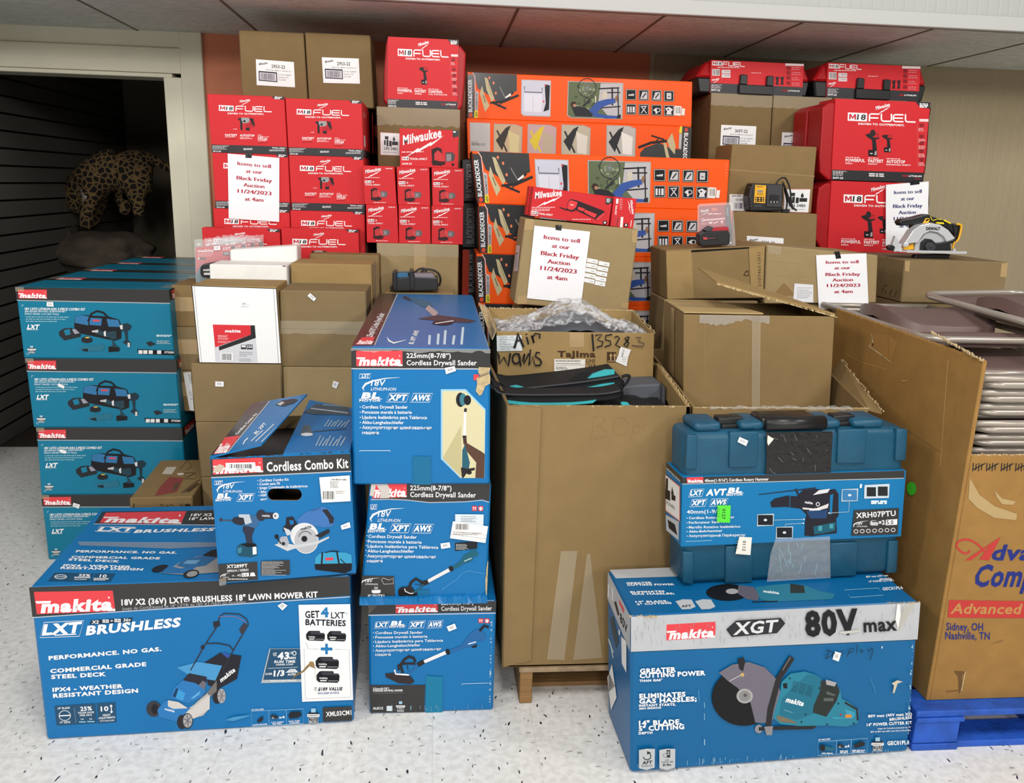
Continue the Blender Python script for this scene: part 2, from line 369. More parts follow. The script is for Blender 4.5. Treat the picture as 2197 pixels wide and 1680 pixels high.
# ---------------------------------------------------------------- the room
YW, ZC, YB = 4.95, 2.35, 3.89          # back wall, low ceiling, bulkhead
mb = MB(); mb.face([(-9, -9, 0), (9, -9, 0), (9, YW, 0), (-9, YW, 0)], 'vinyl_tile'); struct(mb, 'floor')
mb = MB(); mb.box((-6, YW-.0, -.06), (0, 8.2, -.0005), 'dark_carpet'); struct(mb, 'floor_storeroom')
# low ceiling behind the bulkhead, one joint between tiles every two feet and a half
mb = MB(); x0 = atZ(1106, 30, ZC).x
mb.box((-6, YB, ZC), (6, YW+.0, ZC+.04), 'ceiling_tile')
for px, py in ((168, 0), (473, 0), (1106, 30), (1411, 44), (1697, 59), (1972, 71), (2197, 92.6)):
    p = atZ(px, py, ZC); mb.box((p.x-.006, YB, ZC-.003), (p.x+.006, YW, ZC+.001), '6E6459')
o = struct(mb, 'ceiling')
mb = MB(); mb.box((-6, YB-.02, ZC+.055), (6, YB+.02, 3.85), 'beadboard_white'); struct(mb, 'wall_bulkhead')
mb = MB(); mb.box((-6, YB-.034, ZC-.0), (6, YB+.012, ZC+.062), 'trim_white', .003); struct(mb, 'trim_1')
mb = MB(); mb.box((-6, YB+.02, 3.80), (6, YW+4, 3.85), 'dark_wall'); struct(mb, 'ceiling_loft')
# back wall: post at the doorway, orange stretch, then beige beadboard
pL = atY(400, 300, YW).x; pR = atY(447, 300, YW).x; oR = atY(1397, 118, YW).x
jR = atY(378, 450, YW).x; jL = atY(352, 165, YW).x
zh = atY(300, 165, YW).z                # underside of the door head
mb = MB(); mb.box((pR, YW, 0), (oR, YW+.1, ZC+.1), 'wall_orange'); struct(mb, 'wall_back')
mb = MB(); mb.box((oR, YW+.004, 0), (6, YW+.1, ZC+.1), 'beadboard_beige')
struct(mb, 'wall_back_panelled')
mb = MB(); mb.box((oR-.004, YW-.004, 0), (oR+.022, YW+.01, ZC), 'B3A68C'); struct(mb, 'trim_2')
mb = MB(); mb.box((-6, YW, zh+.1), (pL, YW+.1, ZC+.1), 'trim_cream'); struct(mb, 'wall_lintel')
mb = MB(); z1 = atY(0, 88, YW).z; z2 = atY(0, 143, YW).z
mb.box((-6, YW-.018, z2), (pL, YW+.02, z1), 'trim_cream', .003); struct(mb, 'trim_3')
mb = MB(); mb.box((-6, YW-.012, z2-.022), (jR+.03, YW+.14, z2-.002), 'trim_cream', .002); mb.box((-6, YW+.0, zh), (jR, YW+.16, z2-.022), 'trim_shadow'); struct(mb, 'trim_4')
mb = MB(); mb.box((pL, YW-.03, 0), (pR, YW+.1, ZC), 'trim_cream', .004); struct(mb, 'trim_post')
mb = MB(); mb.box((jL, YW-.012, 0), (pL+.005, YW+.16, z2-.02), 'trim_cream', .003); struct(mb, 'trim_jamb')
# the dark storeroom through the doorway
XS = atY(0, 370, 5.36).x
mb = MB()
xs2 = atY(268, 300, 7.6).x
def slat(t): return XS+(xs2-XS)*t
H0 = .1016
z = 0.0
nrm = Vector((7.6-5.0, -(xs2-XS), 0)).normalized()
a, b = Vector((XS, 5.0, 0)), Vector((xs2, 7.6, 0))
dirv = (b-a).normalized(); a = a-dirv*1.0; b = b+dirv*.05
mb.face([a, b, b+Vector((0, 0, 2.6)), a+Vector((0, 0, 2.6))], '0A0A0A')
while z < 2.6:
    p = [a+nrm*.016+Vector((0, 0, z+.006)), b+nrm*.016+Vector((0, 0, z+.006)), b+nrm*.016+Vector((0, 0, z+H0-.006)), a+nrm*.016+Vector((0, 0, z+H0-.006))]
    mb.face(p, '5E5B55'); z += H0
struct(mb, 'wall_slatted')
mb = MB(); mb.box((xs2-.2, 7.6, 0), (2, 7.7, 2.6), 'dark_wall'); struct(mb, 'wall_storeroom')
mb = MB(); mb.box((-.6, YW+.1, 0), (-.5, 7.7, 2.6), 'dark_wall'); struct(mb, 'wall_storeroom_side')
mb = MB(); mb.box((-6, YW+.02, 2.4), (0, 7.8, 2.45), 'dark_wall'); struct(mb, 'ceiling_storeroom')
mb = MB(); mb.box((-6.1, YW, 0), (-6, 8, 3), 'dark_wall'); struct(mb, 'wall_outer')
mb = MB(); mb.box((-6, 8.1, 0), (2, 8.2, 3), 'dark_wall'); struct(mb, 'wall_rear')
# ---------------------------------------------------------------- cartons and tool boxes, back to front
B = {}
def bx(key, *a, **k): B[key] = Bx(*a, **k); return B[key]
def bounds(key, name, label, cat, lo, hi, **k):
    q = [proj((lo[0], lo[1], hi[2])), proj((hi[0], lo[1], hi[2])), proj((hi[0], lo[1], lo[2])), proj((lo[0], lo[1], lo[2]))]
    return bx(key, name, label, cat, q, Y=lo[1], depth=hi[1]-lo[1], zb=lo[2], zt=hi[2], **k)
def yaw_of(a, b, z): p, q = atZ(*a, z), atZ(*b, z); return math.degrees(math.atan2(q.y-p.y, q.x-p.x))
def under(b, label, z0=0.0, inset=.012, m='kraft_dull', name='brown_carton', front=.0, w=(0, 1)):
    """what carries a box whose own footing the photo hides"""
    xs = [p.x for p in b.c]; ys = [p.y for p in b.c]; x0, x1 = min(xs)+inset, max(xs)-inset
    return bounds('u%d' % len(B), name, label, 'carton', (x0+(x1-x0)*w[0], min(ys)+inset+front, z0), (x0+(x1-x0)*w[1], max(ys)-inset, b.zb-.0005), m=m)
def behind(b, n, step, name, label, cat, group=None, m=None, zb=None, part='box_body', dx=0, dz=0, lab2=None):
    """the same box again further back in its row"""
    o = []
    c = b.c; w = c[1].x-c[0].x
    for i in range(1, n+1):
        lo = (c[3].x+dx*i, c[0].y+step*i, b.zb if zb is None else zb); hi = (c[1].x+dx*i, c[4].y+step*i, b.zt+dz*i)
        l = label[i-1] if isinstance(label, (list, tuple)) else label
        o.append(bounds('r%d' % len(B), name, l, cat, lo, hi, m=m or b.m, group=group, body=part))
    return o

# --- teal combo kit boxes by the doorway
gA = 'teal combo kit boxes stacked by the doorway'
cA = 'tool box'
A4 = bx('A4', 'combo_kit_box', 'teal combo kit box on the floor behind the lawn mower box, lowest of its stack', 'box', [(88, 1062), (402, 1060), (414, 1198), (104, 1201)], z=0, yaw=0, depth=.345, zb=0, m='mk_teal', group=gA)
A3 = bx('A3', 'combo_kit_box', 'teal combo kit box second from the floor, beside the flat brown tool carton', 'box', [(78, 919), (390, 916), (402, 1060), (88, 1062)], Y=A4.c[3].y, depth=.345, zb=A4.zt, m='mk_teal', group=gA)
A2 = bx('A2', 'combo_kit_box', 'teal combo kit box second from the top, its price tag stuck over the fine print', 'box', [(54, 770), (377, 770), (389, 916), (72, 918)], Y=A4.c[3].y, depth=.345, zb=A3.zt, m='mk_teal', group=gA)
A1 = bx('A1', 'combo_kit_box', 'teal combo kit box, topmost at the front of the stack by the doorway', 'box', [(33, 617), (362, 620), (375, 769), (51, 768)], Y=A4.c[3].y, depth=.345, zb=A2.zt, m='mk_teal', group=gA)
Arows = behind(A1, 3, .35, 'combo_kit_box', ['teal combo kit box just behind the topmost front one, only its lid showing', 'third lid back in the row of teal combo kit boxes', 'teal combo kit box lid furthest back, next to the door jamb'], 'box', gA)
for r in Arows:
    for a in (A2, A3, A4):
        c = a.c; lo = (c[3].x, r.c[0].y, a.zb); hi = (c[1].x, r.c[4].y, a.zt)
        bounds('r%d' % len(B), 'combo_kit_box', 'teal combo kit box standing hidden in the rows behind the front stack', 'box', lo, hi, m='mk_teal', group='teal combo kit boxes hidden in the rear rows')

# --- small brown cartons squeezed in beside the teal stack
B1 = bx('B1', 'brown_carton', 'small taped brown carton, topmost of three between teal boxes and white box', 'carton', [(366, 614), (500, 612), (506, 701), (379, 703)], Y=3.46, depth=.24, m='kraft')
B2 = bx('B2', 'brown_carton', 'small brown carton, middle one squeezed between teal boxes and white box', 'carton', [(377, 708), (440, 706), (446, 794), (387, 796)], Y=3.455, depth=.24, zt=B1.zb, m='kraft_grey')
B3 = bx('B3', 'brown_carton', 'small brown carton with a long white shipping strip down its edge', 'carton', [(384, 797), (440, 796), (448, 882), (395, 884)], Y=3.45, depth=.24, zt=B2.zb, m='kraft')
under(B3, 'brown carton hidden beneath the carton with the long white strip', w=(.45, 1))

# --- plain column: white fronted box on brown cartons, and the column next to it
E3 = bx('E3', 'brown_carton', 'plain brown carton at the bottom of the column under the white fronted box', 'carton', [(432, 1026), (606, 1022), (612, 1180), (441, 1184)], Y=3.03, depth=.25, zb=0, m='kraft_dull')
E2 = bx('E2', 'brown_carton', 'plain brown carton behind the raised lid flap, second below the white fronted box', 'carton', [(419, 908), (605, 904), (606, 1022), (432, 1026)], Y=3.03, depth=.25, zb=E3.zt, m='kraft_dull')
E1 = bx('E1', 'brown_carton', 'brown carton with one small price tag directly under the white fronted box', 'carton', [(409, 783), (604, 778), (605, 904), (419, 908)], Y=3.03, depth=.25, zb=E2.zt, m='kraft_dull')
C1 = bx('C1', 'sandpaper_box', 'brown carton with white front panel and a red and black product label', 'box', [(410, 616), (593, 612), (604, 775), (427, 777)], Y=3.03, depth=.22, zb=E1.zt, m='kraft_tan', bev=.002)
D4 = bx('D4', 'brown_carton', 'plain brown carton hidden low between the combo kit box and the wall of cartons', 'carton', [(612, 910), (792, 907), (800, 1180), (618, 1184)], Y=3.05, depth=.24, zb=0, m='kraft_dull')
D3 = bx('D3', 'brown_carton', 'brown carton with a tilted price tag, below the taped twin carton', 'carton', [(606, 789), (788, 787), (792, 905), (610, 909)], Y=3.05, depth=.24, zb=D4.zt, m='kraft_light')
D2 = bx('D2', 'brown_carton', 'wide brown carton with clear tape round its middle and a price tag askew', 'carton', [(600, 625), (785, 624), (789, 785), (604, 788)], Y=3.05, depth=.24, zb=D3.zt, m='kraft_dull')
D1 = bx('D1', 'brown_carton', 'brown carton directly behind the tape belted one, one end wrapped in film', 'carton', [(623, 566), (797, 567), (800, 690), (627, 690)], Y=3.31, depth=.22, m='kraft_tan')
under(D1, 'brown carton hidden beneath the film wrapped carton')
D0 = bx('D0', 'brown_carton', 'rearmost brown carton of the film wrapped pair, nearest the red tool boxes', 'carton', [(664, 546), (813, 547), (815, 670), (668, 670)], Y=3.545, depth=.12, m='kraft')
under(D0, 'brown carton hidden beneath the rearmost of the film wrapped pair')
C2 = bx('C2', 'white_box', 'scuffed white cardboard box directly behind the white fronted box', 'box', [(449, 570), (615, 567), (619, 690), (455, 690)], Y=3.275, depth=.17, m='card_white')
under(C2, 'brown carton hidden beneath the scuffed white box')
C3 = bx('C3', 'white_box', 'upper white cardboard box with crumpled taped end, lying furthest back', 'box', [(493, 536), (637, 527), (640, 640), (497, 640)], Y=3.46, depth=.10, m='card_white', snap=False)
under(C3, 'brown carton hidden beneath the upper white box')
F1 = bx('F1', 'printed_carton', 'flat brown printed tool carton lying behind the lawn mower box', 'carton', [(278, 1071), (413, 1063), (417, 1148), (283, 1157)], Y=2.90, yaw=3, ddir=3, depth=.42, m='kraft', zb=None)
under(F1, 'brown carton hidden beneath the flat printed tool carton')

# --- red hammer drill boxes, two columns against the wall
gP = 'red hammer drill boxes in two columns'
P = {}
YP = 3.76
qs = {'11': [(444, 201), (610, 208), (617, 331), (454, 325)], '12': [(612, 209), (776, 217.5), (780, 335), (619, 330)],
      '21': [(455, 327), (618, 331.5), (623, 450), (462, 446)], '22': [(619.5, 332), (780, 337.5), (783, 452), (625, 447)],
      '31': [(457, 447), (621, 450), (625, 568), (463, 564)], '32': [(622.5, 450), (782, 455), (785, 571), (627, 567)]}
lab = {'11': 'red hammer drill box under the first tall brown carton, topmost by the door post', '12': 'red hammer drill box, topmost of its column beside the tall red case',
       '21': 'red hammer drill box with the auction notice taped over its front', '22': 'red hammer drill box in the second row, beside the small red sander boxes',
       '31': 'red hammer drill box half hidden below the auction notice', '32': 'red hammer drill box in the third row, next to the small red sander boxes'}
for c in '12':
    zb = None
    for r in '321':
        k = r+c; b = bx('P'+k, 'hammer_drill_box', lab[k], 'box', qs[k], Y=YP, depth=.40, zb=zb, m='mw_red', group=gP, bev=.002); zb = b.zt; P[k] = b
for k in ('11', '12', '21', '22', '31', '32'):
    b = P[k]; r = behind(b, 1, .42, 'hammer_drill_box', 'red hammer drill box standing in the row behind the front column', 'box', group='red hammer drill boxes in the rear rows', m='mw_red_side', zb=b.zb, dx=.016)
    B['rear'+k] = r[0]
under(P['31'], 'brown carton hidden beneath the red hammer drill boxes by the door post', m='mw_red_side', name='tool_carton')
under(P['32'], 'brown carton hidden beneath the second column of red hammer drill boxes', m='mw_red_side', name='tool_carton')
under(B['rear31'], 'tool carton hidden under the rear rows of hammer drill boxes', m='mw_red_side', name='tool_carton'); under(B['rear32'], 'tool carton hidden deep under the rear hammer drill column', m='mw_red_side', name='tool_carton')
P41 = bx('P41', 'hammer_drill_box', 'red hammer drill box pulled forward, behind the clear battery packs', 'box', [(433, 490), (600, 490), (606, 612), (440, 612)], Y=3.68, depth=.07, m='mw_red', group=gP, bev=.002)
P42 = bx('P42', 'hammer_drill_box', 'red hammer drill box pulled forward, half covered by white box and brown cartons', 'box', [(603, 491), (769, 491), (773, 612), (608, 612)], Y=3.68, depth=.07, m='mw_red', group=gP, bev=.002)
under(P41, 'brown carton hidden beneath the forward red box by the post'); under(P42, 'brown carton hidden beneath the forward red box by the cartons')
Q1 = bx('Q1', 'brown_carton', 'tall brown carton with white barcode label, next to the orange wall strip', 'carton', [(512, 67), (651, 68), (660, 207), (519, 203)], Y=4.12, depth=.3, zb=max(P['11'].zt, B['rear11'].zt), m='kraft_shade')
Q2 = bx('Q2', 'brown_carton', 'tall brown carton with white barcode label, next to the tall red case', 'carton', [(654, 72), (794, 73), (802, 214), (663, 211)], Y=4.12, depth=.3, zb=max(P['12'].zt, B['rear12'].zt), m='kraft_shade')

# --- sander boxes, cartons and the impact driver case in the middle
S1 = bx('S1', 'brown_carton', 'brown carton with battery warning label under the tall red case', 'carton', [(808, 228), (987, 236), (985, 524), (815, 520)], Y=3.97, depth=.42, m='kraft_shade')
under(S1, 'brown carton hidden beneath the carton with the battery warning label')
T1 = bx('T1', 'brown_carton', 'brown carton carrying the six small red sander boxes', 'carton', [(808, 522), (984, 525), (982, 700), (814, 700)], Y=3.68, depth=.26, m='kraft_light')
under(T1, 'brown carton hidden beneath the carton carrying the small red boxes')
T2 = bx('T2', 'brown_carton', 'low brown carton under the black charger, behind the blue sander box', 'carton', [(822, 636), (976, 632), (975, 720), (826, 720)], Y=3.43, depth=.22, m='kraft_pale')
under(T2, 'brown carton hidden beneath the low carton with the charger')
gU = 'small red sander boxes stacked on the brown carton'
U = {}
uq = {'21': [(785, 438), (852, 440), (855, 520), (787, 519)], '22': [(855, 440), (923, 441), (924, 522), (856, 520)], '23': [(926, 441), (994, 443), (993, 524), (926, 523)],
      '11': [(778, 355), (846, 357), (851, 437), (782, 436)], '12': [(851, 357), (921, 359), (923, 440), (854, 438)], '13': [(926, 359), (995, 362), (995, 442), (928, 441)]}
ul = {'21': 'bottom row near the hammer drill boxes', '22': 'bottom row, middle', '23': 'bottom row near the orange boxes', '11': 'upper row near the hammer drill boxes', '12': 'upper row, middle', '13': 'upper row near the orange boxes'}
for k in ('21', '22', '23'): U[k] = bx('U'+k, 'sander_box', 'small red sander box, '+ul[k], 'box', uq[k], Y=3.70, depth=.2, zb=T1.zt, m='mw_red', group=gU, bev=.0015)
for k in ('11', '12', '13'): U[k] = bx('U'+k, 'sander_box', 'small red sander box, '+ul[k], 'box', uq[k], Y=3.70, depth=.2, zb=U['2'+k[1]].zt, m='mw_red', group=gU, bev=.0015)
U0 = bx('U0', 'sander_box', 'wider red sander box lying on top of the six small ones', 'box', [(857, 274), (984, 281), (983, 361), (858, 355)], Y=3.72, depth=.18, zb=max(U['11'].zt, U['12'].zt, U['13'].zt), m='mw_red', group=gU, bev=.0015)

# --- orange workbench boxes
gO = 'orange workbench boxes lying in two stacks'
oq = {'O1': [(1003, 157), (1486, 173), (1484, 268), (1003, 256)], 'O2': [(1001, 257), (1484, 269), (1481, 352), (1004, 345)],
      'O3': [(1013, 324), (1566, 343), (1559, 447), (1025, 437)], 'O4': [(1027, 438), (1572, 451), (1568, 553), (1030, 541)],
      'O5': [(1022, 544), (1570, 557), (1566, 660), (1026, 649)], 'O6': [(1026, 650), (1568, 661), (1564, 762), (1030, 752)]}
ol = {'O1': 'orange workbench box, topmost by the ceiling, edge up', 'O2': 'orange workbench box turned upside down, second from the ceiling', 'O3': 'orange workbench box with a shiny full front, behind the long red multitool box',
      'O4': 'orange workbench box beside the notice carton, just above the lowest clearly seen one', 'O5': 'orange workbench box seen both sides of the notice carton, lowest clearly seen one', 'O6': 'orange workbench box showing only a dark strip above the open cartons'}
O = {}
zb = None
for k in ('O6', 'O5', 'O4', 'O3'):
    O[k] = bx(k, 'workbench_box', ol[k], 'box', oq[k], Y=3.6, depth=.30, zb=zb, m='bd_orange', group=gO, bev=.003); zb = O[k].zt
under(O['O6'], 'brown carton hidden beneath the orange workbench boxes')
zb = None
for k in ('O2', 'O1'):
    O[k] = bx(k, 'workbench_box', ol[k], 'box', oq[k], Y=4.12, depth=.30, zb=zb, m='bd_orange', group=gO, bev=.003); zb = O[k].zt
OB = [bounds('OB%d' % i, 'workbench_box', l, 'box', (O['O2'].c[3].x-.03+.005*i, 4.10, z0), (O['O2'].c[1].x-.02, 4.42, z1), m='bd_black', group=gO)
      for i, (l, z0, z1) in enumerate((('workbench box end in shadow below the upside down orange one', O['O2'].zb-.20, O['O2'].zb-.002), ('dark workbench box end with lettering, in the shadow by the small red boxes', O['O2'].zb-.42, O['O2'].zb-.205), ('workbench box end with orange edge deep in the shadow gap', O['O2'].zb-.66, O['O2'].zb-.425)))]
under(OB[2], 'brown carton hidden beneath the rear workbench boxes')

# --- notice carton with the red multitool boxes
N1 = bx('N1', 'brown_carton', 'tilted brown carton wearing an auction notice and rows of tiny labels', 'carton', [(1127, 469), (1370, 492), (1346, 672), (1103, 652)], Y=3.22, depth=.22, m='kraft_light', snap=False)
under(N1, 'brown carton hidden beneath the tilted notice carton', front=.02)

# --- cartons and cases by the beige wall
YWc = 4.26
W1 = bx('W1', 'brown_carton', 'tall brown carton with barcode label beneath the first flat red case', 'carton', [(1526, 200), (1658, 204), (1650, 360), (1519, 356)], Y=YWc, depth=.42, m='kraft_shade')
W2 = bx('W2', 'brown_carton', 'tall brown carton with half hidden barcode label beside the stacked red cases', 'carton', [(1660, 204), (1786, 208), (1780, 364), (1652, 360)], Y=YWc, depth=.42, zb=W1.zb, zt=W1.zt, m='kraft_shade')
W3 = bx('W3', 'brown_carton', 'brown carton behind the upright red cases, only its top edge showing', 'carton', [(1789, 208), (1950, 214), (1940, 372), (1783, 364)], Y=YWc, depth=.42, zb=W1.zb, zt=W1.zt, m='kraft_shade')
for b, s in ((W1, 'first tall carton by the beige wall'), (W2, 'second tall carton by the beige wall'), (W3, 'carton behind the upright red cases')): under(b, 'brown carton hidden beneath the '+s)
Z2 = bx('Z2', 'brown_carton', 'brown carton carrying the yellow and black charger', 'carton', [(1573, 456), (1754, 457), (1747, 620), (1569, 618)], Y=3.74, depth=.34, m='kraft')
Z1 = bx('Z1', 'brown_carton', 'brown carton with battery warning label directly behind the yellow charger', 'carton', [(1571, 309), (1753, 315), (1741, 454), (1557, 449)], Y=3.86, depth=.22, zb=Z2.zt, m='kraft')
under(Z2, 'brown carton hidden beneath the carton with the yellow charger')
AB = bx('AB', 'brown_carton', 'battered brown carton with the lowest auction notice and a shipping pouch', 'carton', [(1645, 526), (1884, 548), (1880, 650), (1640, 652)], Y=3.2, depth=.34, m='kraft_light', zb=None, snap=False)
under(AB, 'brown carton hidden beneath the battered notice carton')
AA = bx('AA', 'brown_carton', 'brown carton with an open front slot, carrying the red battery pack', 'carton', [(1429, 537), (1641, 527), (1636, 640), (1432, 643)], Y=3.2, depth=.25, m='kraft', snap=False)
under(AA, 'brown carton hidden beneath the carton with the open slot')
AC = bx('AC', 'brown_carton', 'brown carton under the circular saw, with scrawled numbers on its end', 'carton', [(1941, 560), (2163, 560), (2152, 650), (1932, 652)], Y=3.3, depth=.40, m='kraft_dull')
under(AC, 'brown carton hidden beneath the carton with the circular saw')

# --- front row
zG = 0.443
yG = yaw_of((100, 1588), (759, 1549), 0)
G1 = bx('G1', 'lawn_mower_box', 'large blue lawn mower kit box standing on the floor', 'box', [(63, 1265), (750, 1231), (759, 1549), (100, 1588)], z=0, yaw=yG, depth=.58, zb=0, m='mk_blue', bev=.006)
yH = yaw_of((471, 1256), (769, 1232), G1.zt)
H1 = bx('H1', 'combo_kit_carton', 'blue two-tool combo kit carton with torn open lid on the lawn mower box', 'box', [(450, 984), (751, 968), (764, 1232), (471, 1256)], z=G1.zt, yaw=yH, ddir=0, depth=.40, zb=G1.zt, m='mk_blue', build=False)
I3 = bx('I3', 'drywall_sander_box', 'blue drywall sander box on the floor, lowest of three', 'box', [(790, 1297), (1065, 1287), (1058, 1523), (793, 1532)], z=0, yaw=0, depth=1.15, zb=0, m='mk_blue', bev=.006)
I2 = bx('I2', 'drywall_sander_box', 'crushed blue drywall sander box with torn corner, middle of three', 'box', [(793, 1040), (1054, 1036), (1044, 1285), (772, 1296)], Y=I3.c[3].y-.004, depth=1.13, zb=I3.zt, m='mk_blue', bev=.006)
I1 = bx('I1', 'drywall_sander_box', 'blue drywall sander box, topmost of three, picture of a worker sanding a wall', 'box', [(753, 746), (1052, 748), (1051, 1034), (757, 1037)], Y=I3.c[3].y-.012, depth=1.15, zb=I2.zt, m='mk_blue', bev=.006)
yX = yaw_of((1353, 1659), (1949, 1613), 0)
X1 = bx('AI', 'power_cutter_box', 'blue and grey power cutter box standing on the floor', 'box', [(1353.6, 1322.7), (1974.5, 1293), (1949, 1613), (1353, 1659.5)], z=0, yaw=yX, depth=.275, ddir=yX-1.5, zb=0, m='mk_xgt', bev=.008)
# ---------------------------------------------------------------- open cartons, pallets, folded chairs
def openbox(mb, c, t, m, m_in=None, bottom=True, skip=()):
    """four standing walls of thickness t; c = front TL TR BR BL, back TL TR BR BL"""
    cen = sum(c, Vector())/8
    for nm, idx in (('f', (0, 1, 2, 3)), ('r', (1, 5, 6, 2)), ('b', (5, 4, 7, 6)), ('l', (4, 0, 3, 7))):
        if nm in skip: continue
        q = [c[i] for i in idx]; n = (q[1]-q[0]).cross(q[3]-q[0]).normalized()
        if n.dot(cen-q[0]) < 0: n = -n
        mb.hexa(q+[p+n*t for p in q], m, min(.0015, t/4))
    if bottom:
        up = Vector((0, 0, .006)); q = [c[3], c[2], c[6], c[7]]
        mb.hexa([p+up for p in q[:2]]+[q[1], q[0]]+[p+up for p in (q[3], q[2])]+[q[2], q[3]], m)
def torn(mb, a, b, m='kraft_torn', size=.012, n=40, seed=1, t=.008):
    """ragged paper along a ripped edge"""
    rr = random.Random(seed); a, b = Vector(a), Vector(b); n = int(n*1.5); size *= .6; t *= .7; d = (b-a)/n; e = d.normalized(); w = e.cross(Vector((0, 0, 1)))
    for i in range(n):
        p = a+d*(i+.5*rr.random()); s = size*rr.uniform(.2, 1); l = d.length*rr.uniform(.6, 1.6)
        off = w*rr.uniform(-t, t)
        mb.hexa([p+off+Vector((0, 0, s)), p+e*l+off+Vector((0, 0, s*rr.random())), p+e*l+off-Vector((0, 0, s*.6)), p+off-Vector((0, 0, s*.5)),
                 p+off+w*.003+Vector((0, 0, s)), p+e*l+off+w*.003+Vector((0, 0, s*.3)), p+e*l+off+w*.003-Vector((0, 0, s*.6)), p+off+w*.003-Vector((0, 0, s*.5))], m)
def sheet(mb, q, t, m):
    n = (q[1]-q[0]).cross(q[3]-q[0]).normalized(); mb.hexa(list(q)+[p+n*t for p in q], m)

ZP = .13
# ---- the two tall open cartons on the wooden pallet
J = bx('J', 'tall_carton', 'tall open brown carton on the wooden pallet, full of black and teal bags', 'carton', [(1087, 870), (1482, 868), (1474, 1428), (1077, 1432)], z=ZP, depth=.9, zb=ZP, zt=.982, m='kraft', build=False)
J.c[4].x -= .03; J.c[5].x += .08; J.c[6].x += .08
openbox(J.body, J.c, .010, 'kraft')
lap = J.part('glue_lap'); f = J.front
e0 = [Vector(f.map([p], .0065)[0]) for p in ((1087.5, 871), (1161, 873), (1139, 1415), (1079, 1430))]
e1 = [Vector(f.map([p], .0)[0]) for p in ((1087.5, 871), (1161, 873), (1139, 1415), (1079, 1430))]
lap.hexa(e0+e1, 'kraft', .002)
tp = J.part('clear_tape'); ft = Face(tp, J.c[:4], J.q, J.n); ft.z0 = .002
ft.poly([(1202, 1170), (1237, 1170), (1209, 1416), (1172, 1414)], 'clear_tape'); tp2 = J.part('clear_tape'); ft = Face(tp2, J.c[:4], J.q, J.n); ft.z0 = .002
ft.poly([(1258, 1176), (1264, 1176), (1290, 1412), (1228, 1416)], 'clear_tape')
pc = 'A08052'
f.line([(1272, 890), (1270, 918), (1262, 944)], 1.1, '8C7048'); f.line([(1272, 892), (1287, 888), (1297, 894), (1290, 906), (1276, 910), (1292, 912), (1301, 922), (1293, 932), (1272, 934)], 1.1, '8C7048')
f.ring(1330, 910, 17, 18, 1.1, '8C7048'); f.line([(1357, 908), (1353, 940)], 1.0, '8C7048'); f.ring(1364, 914, 8, 8, 1.0, '8C7048', -150, 150); f.line([(1385, 902), (1377, 908), (1384, 916)], .9, '8C7048')
torn(J.part('torn_edge'), J.c[0]+Vector((.02, .005, -.002)), J.c[1]+Vector((-.025, .005, -.002)), size=.005, n=50, t=.004)
fl = J.part('flap')                                     # the doubled flaps between the two tall cartons
a = J.c[1]; fl.hexa([a+Vector((-.012, 0, .0)), a+Vector((.0, 0, .0)), a+Vector((0, 0, -.06)), a+Vector((-.012, 0, -.06)), a+Vector((.037, .55, .012)), a+Vector((.049, .55, .012)), a+Vector((.047, .55, -.06)), a+Vector((.036, .55, -.06))], 'kraft_tan')
torn(J.part('torn_edge'), a+Vector((-.006, .0, .0)), a+Vector((.04, .5, .012)), size=.009, n=24, seed=4, t=.006)
K = bx('K', 'tall_carton', 'tall open brown carton beside the bag carton, holding a taped inner carton', 'carton', [(1488, 868), (1865, 861), (1832, 1424), (1480, 1428)], z=ZP, depth=.9, zb=ZP, zt=.982, m='kraft', build=False)
K.c[4].x += .09; K.c[7].x += .09; K.c[5].x += .22; K.c[6].x += .12
openbox(K.body, K.c, .008, 'kraft')
k1 = K.c[1]
kf = K.part('flap'); q = [k1, Vector(atPlane(1795, 826, k1+Vector((.05, 0, 0)), Vector((1, 0, 0)))), ]
kb = k1+Vector((.117, .48, 0)); sheet(kf, [k1, kb, kb+Vector((.03, 0, .05)), k1+Vector((.045, .0, -.012))], .006, 'kraft')
torn(K.part('torn_edge'), k1+Vector((.045, 0, -.01)), kb+Vector((.03, 0, .05)), size=.008, n=24, seed=9)
torn(K.part('torn_edge'), K.c[0]+Vector((0, .004, 0)), K.c[1]+Vector((0, .004, 0)), size=.004, n=40, seed=11, t=.003)
cf = K.part('packing_film'); ck = Face(cf, [K.c[0]+Vector((.05, 0, .012)), K.c[1]+Vector((-.05, 0, .012)), K.c[1]+Vector((-.05, 0, -.006)), K.c[0]+Vector((.05, 0, -.006))]).uv(); ck.z0 = .003
rr = random.Random(5); xs = [i/30 for i in range(31)]
ck.poly([(x, rr.uniform(.1, .5)) for x in xs]+[(x, rr.uniform(.6, 1)) for x in xs[::-1]], 'clear_film')

# ---- the carton standing in K, lid half open
L = bx('L', 'brown_carton', 'large brown carton standing in the open tall carton, one lid flap raised', 'carton', [(1467, 674), (1791, 680), (1776, 1100), (1474, 1100)], Y=2.62, ddir=-3, depth=.30, zb=.30, m='kraft', build=False)
openbox(L.body, L.c, .006, 'kraft')
c = L.c
lf = L.part('flap'); mid = lambda p, q, t: p+(q-p)*t
up = Vector((0, 0, .004))
sheet(lf, [c[0]+up, mid(c[0], c[1], .52)+up, mid(c[4], c[5], .36)+up, c[4]+up], .005, 'kraft_pale')
lf2 = L.part('flap'); A_ = atY(1537, 609, 2.66); sheet(lf2, [A_, c[1]+up, c[5]+up, A_+Vector((.03, .30, .02))], .006, 'kraft_tan')
torn(L.part('torn_edge'), A_, c[1], size=.008, n=26, seed=3, t=.004)
tpv = L.part('clear_tape'); ft = L.fr(tpv); ft.poly([(1612, 668), (1631, 668), (1634, 860), (1617, 860)], 'clear_tape')
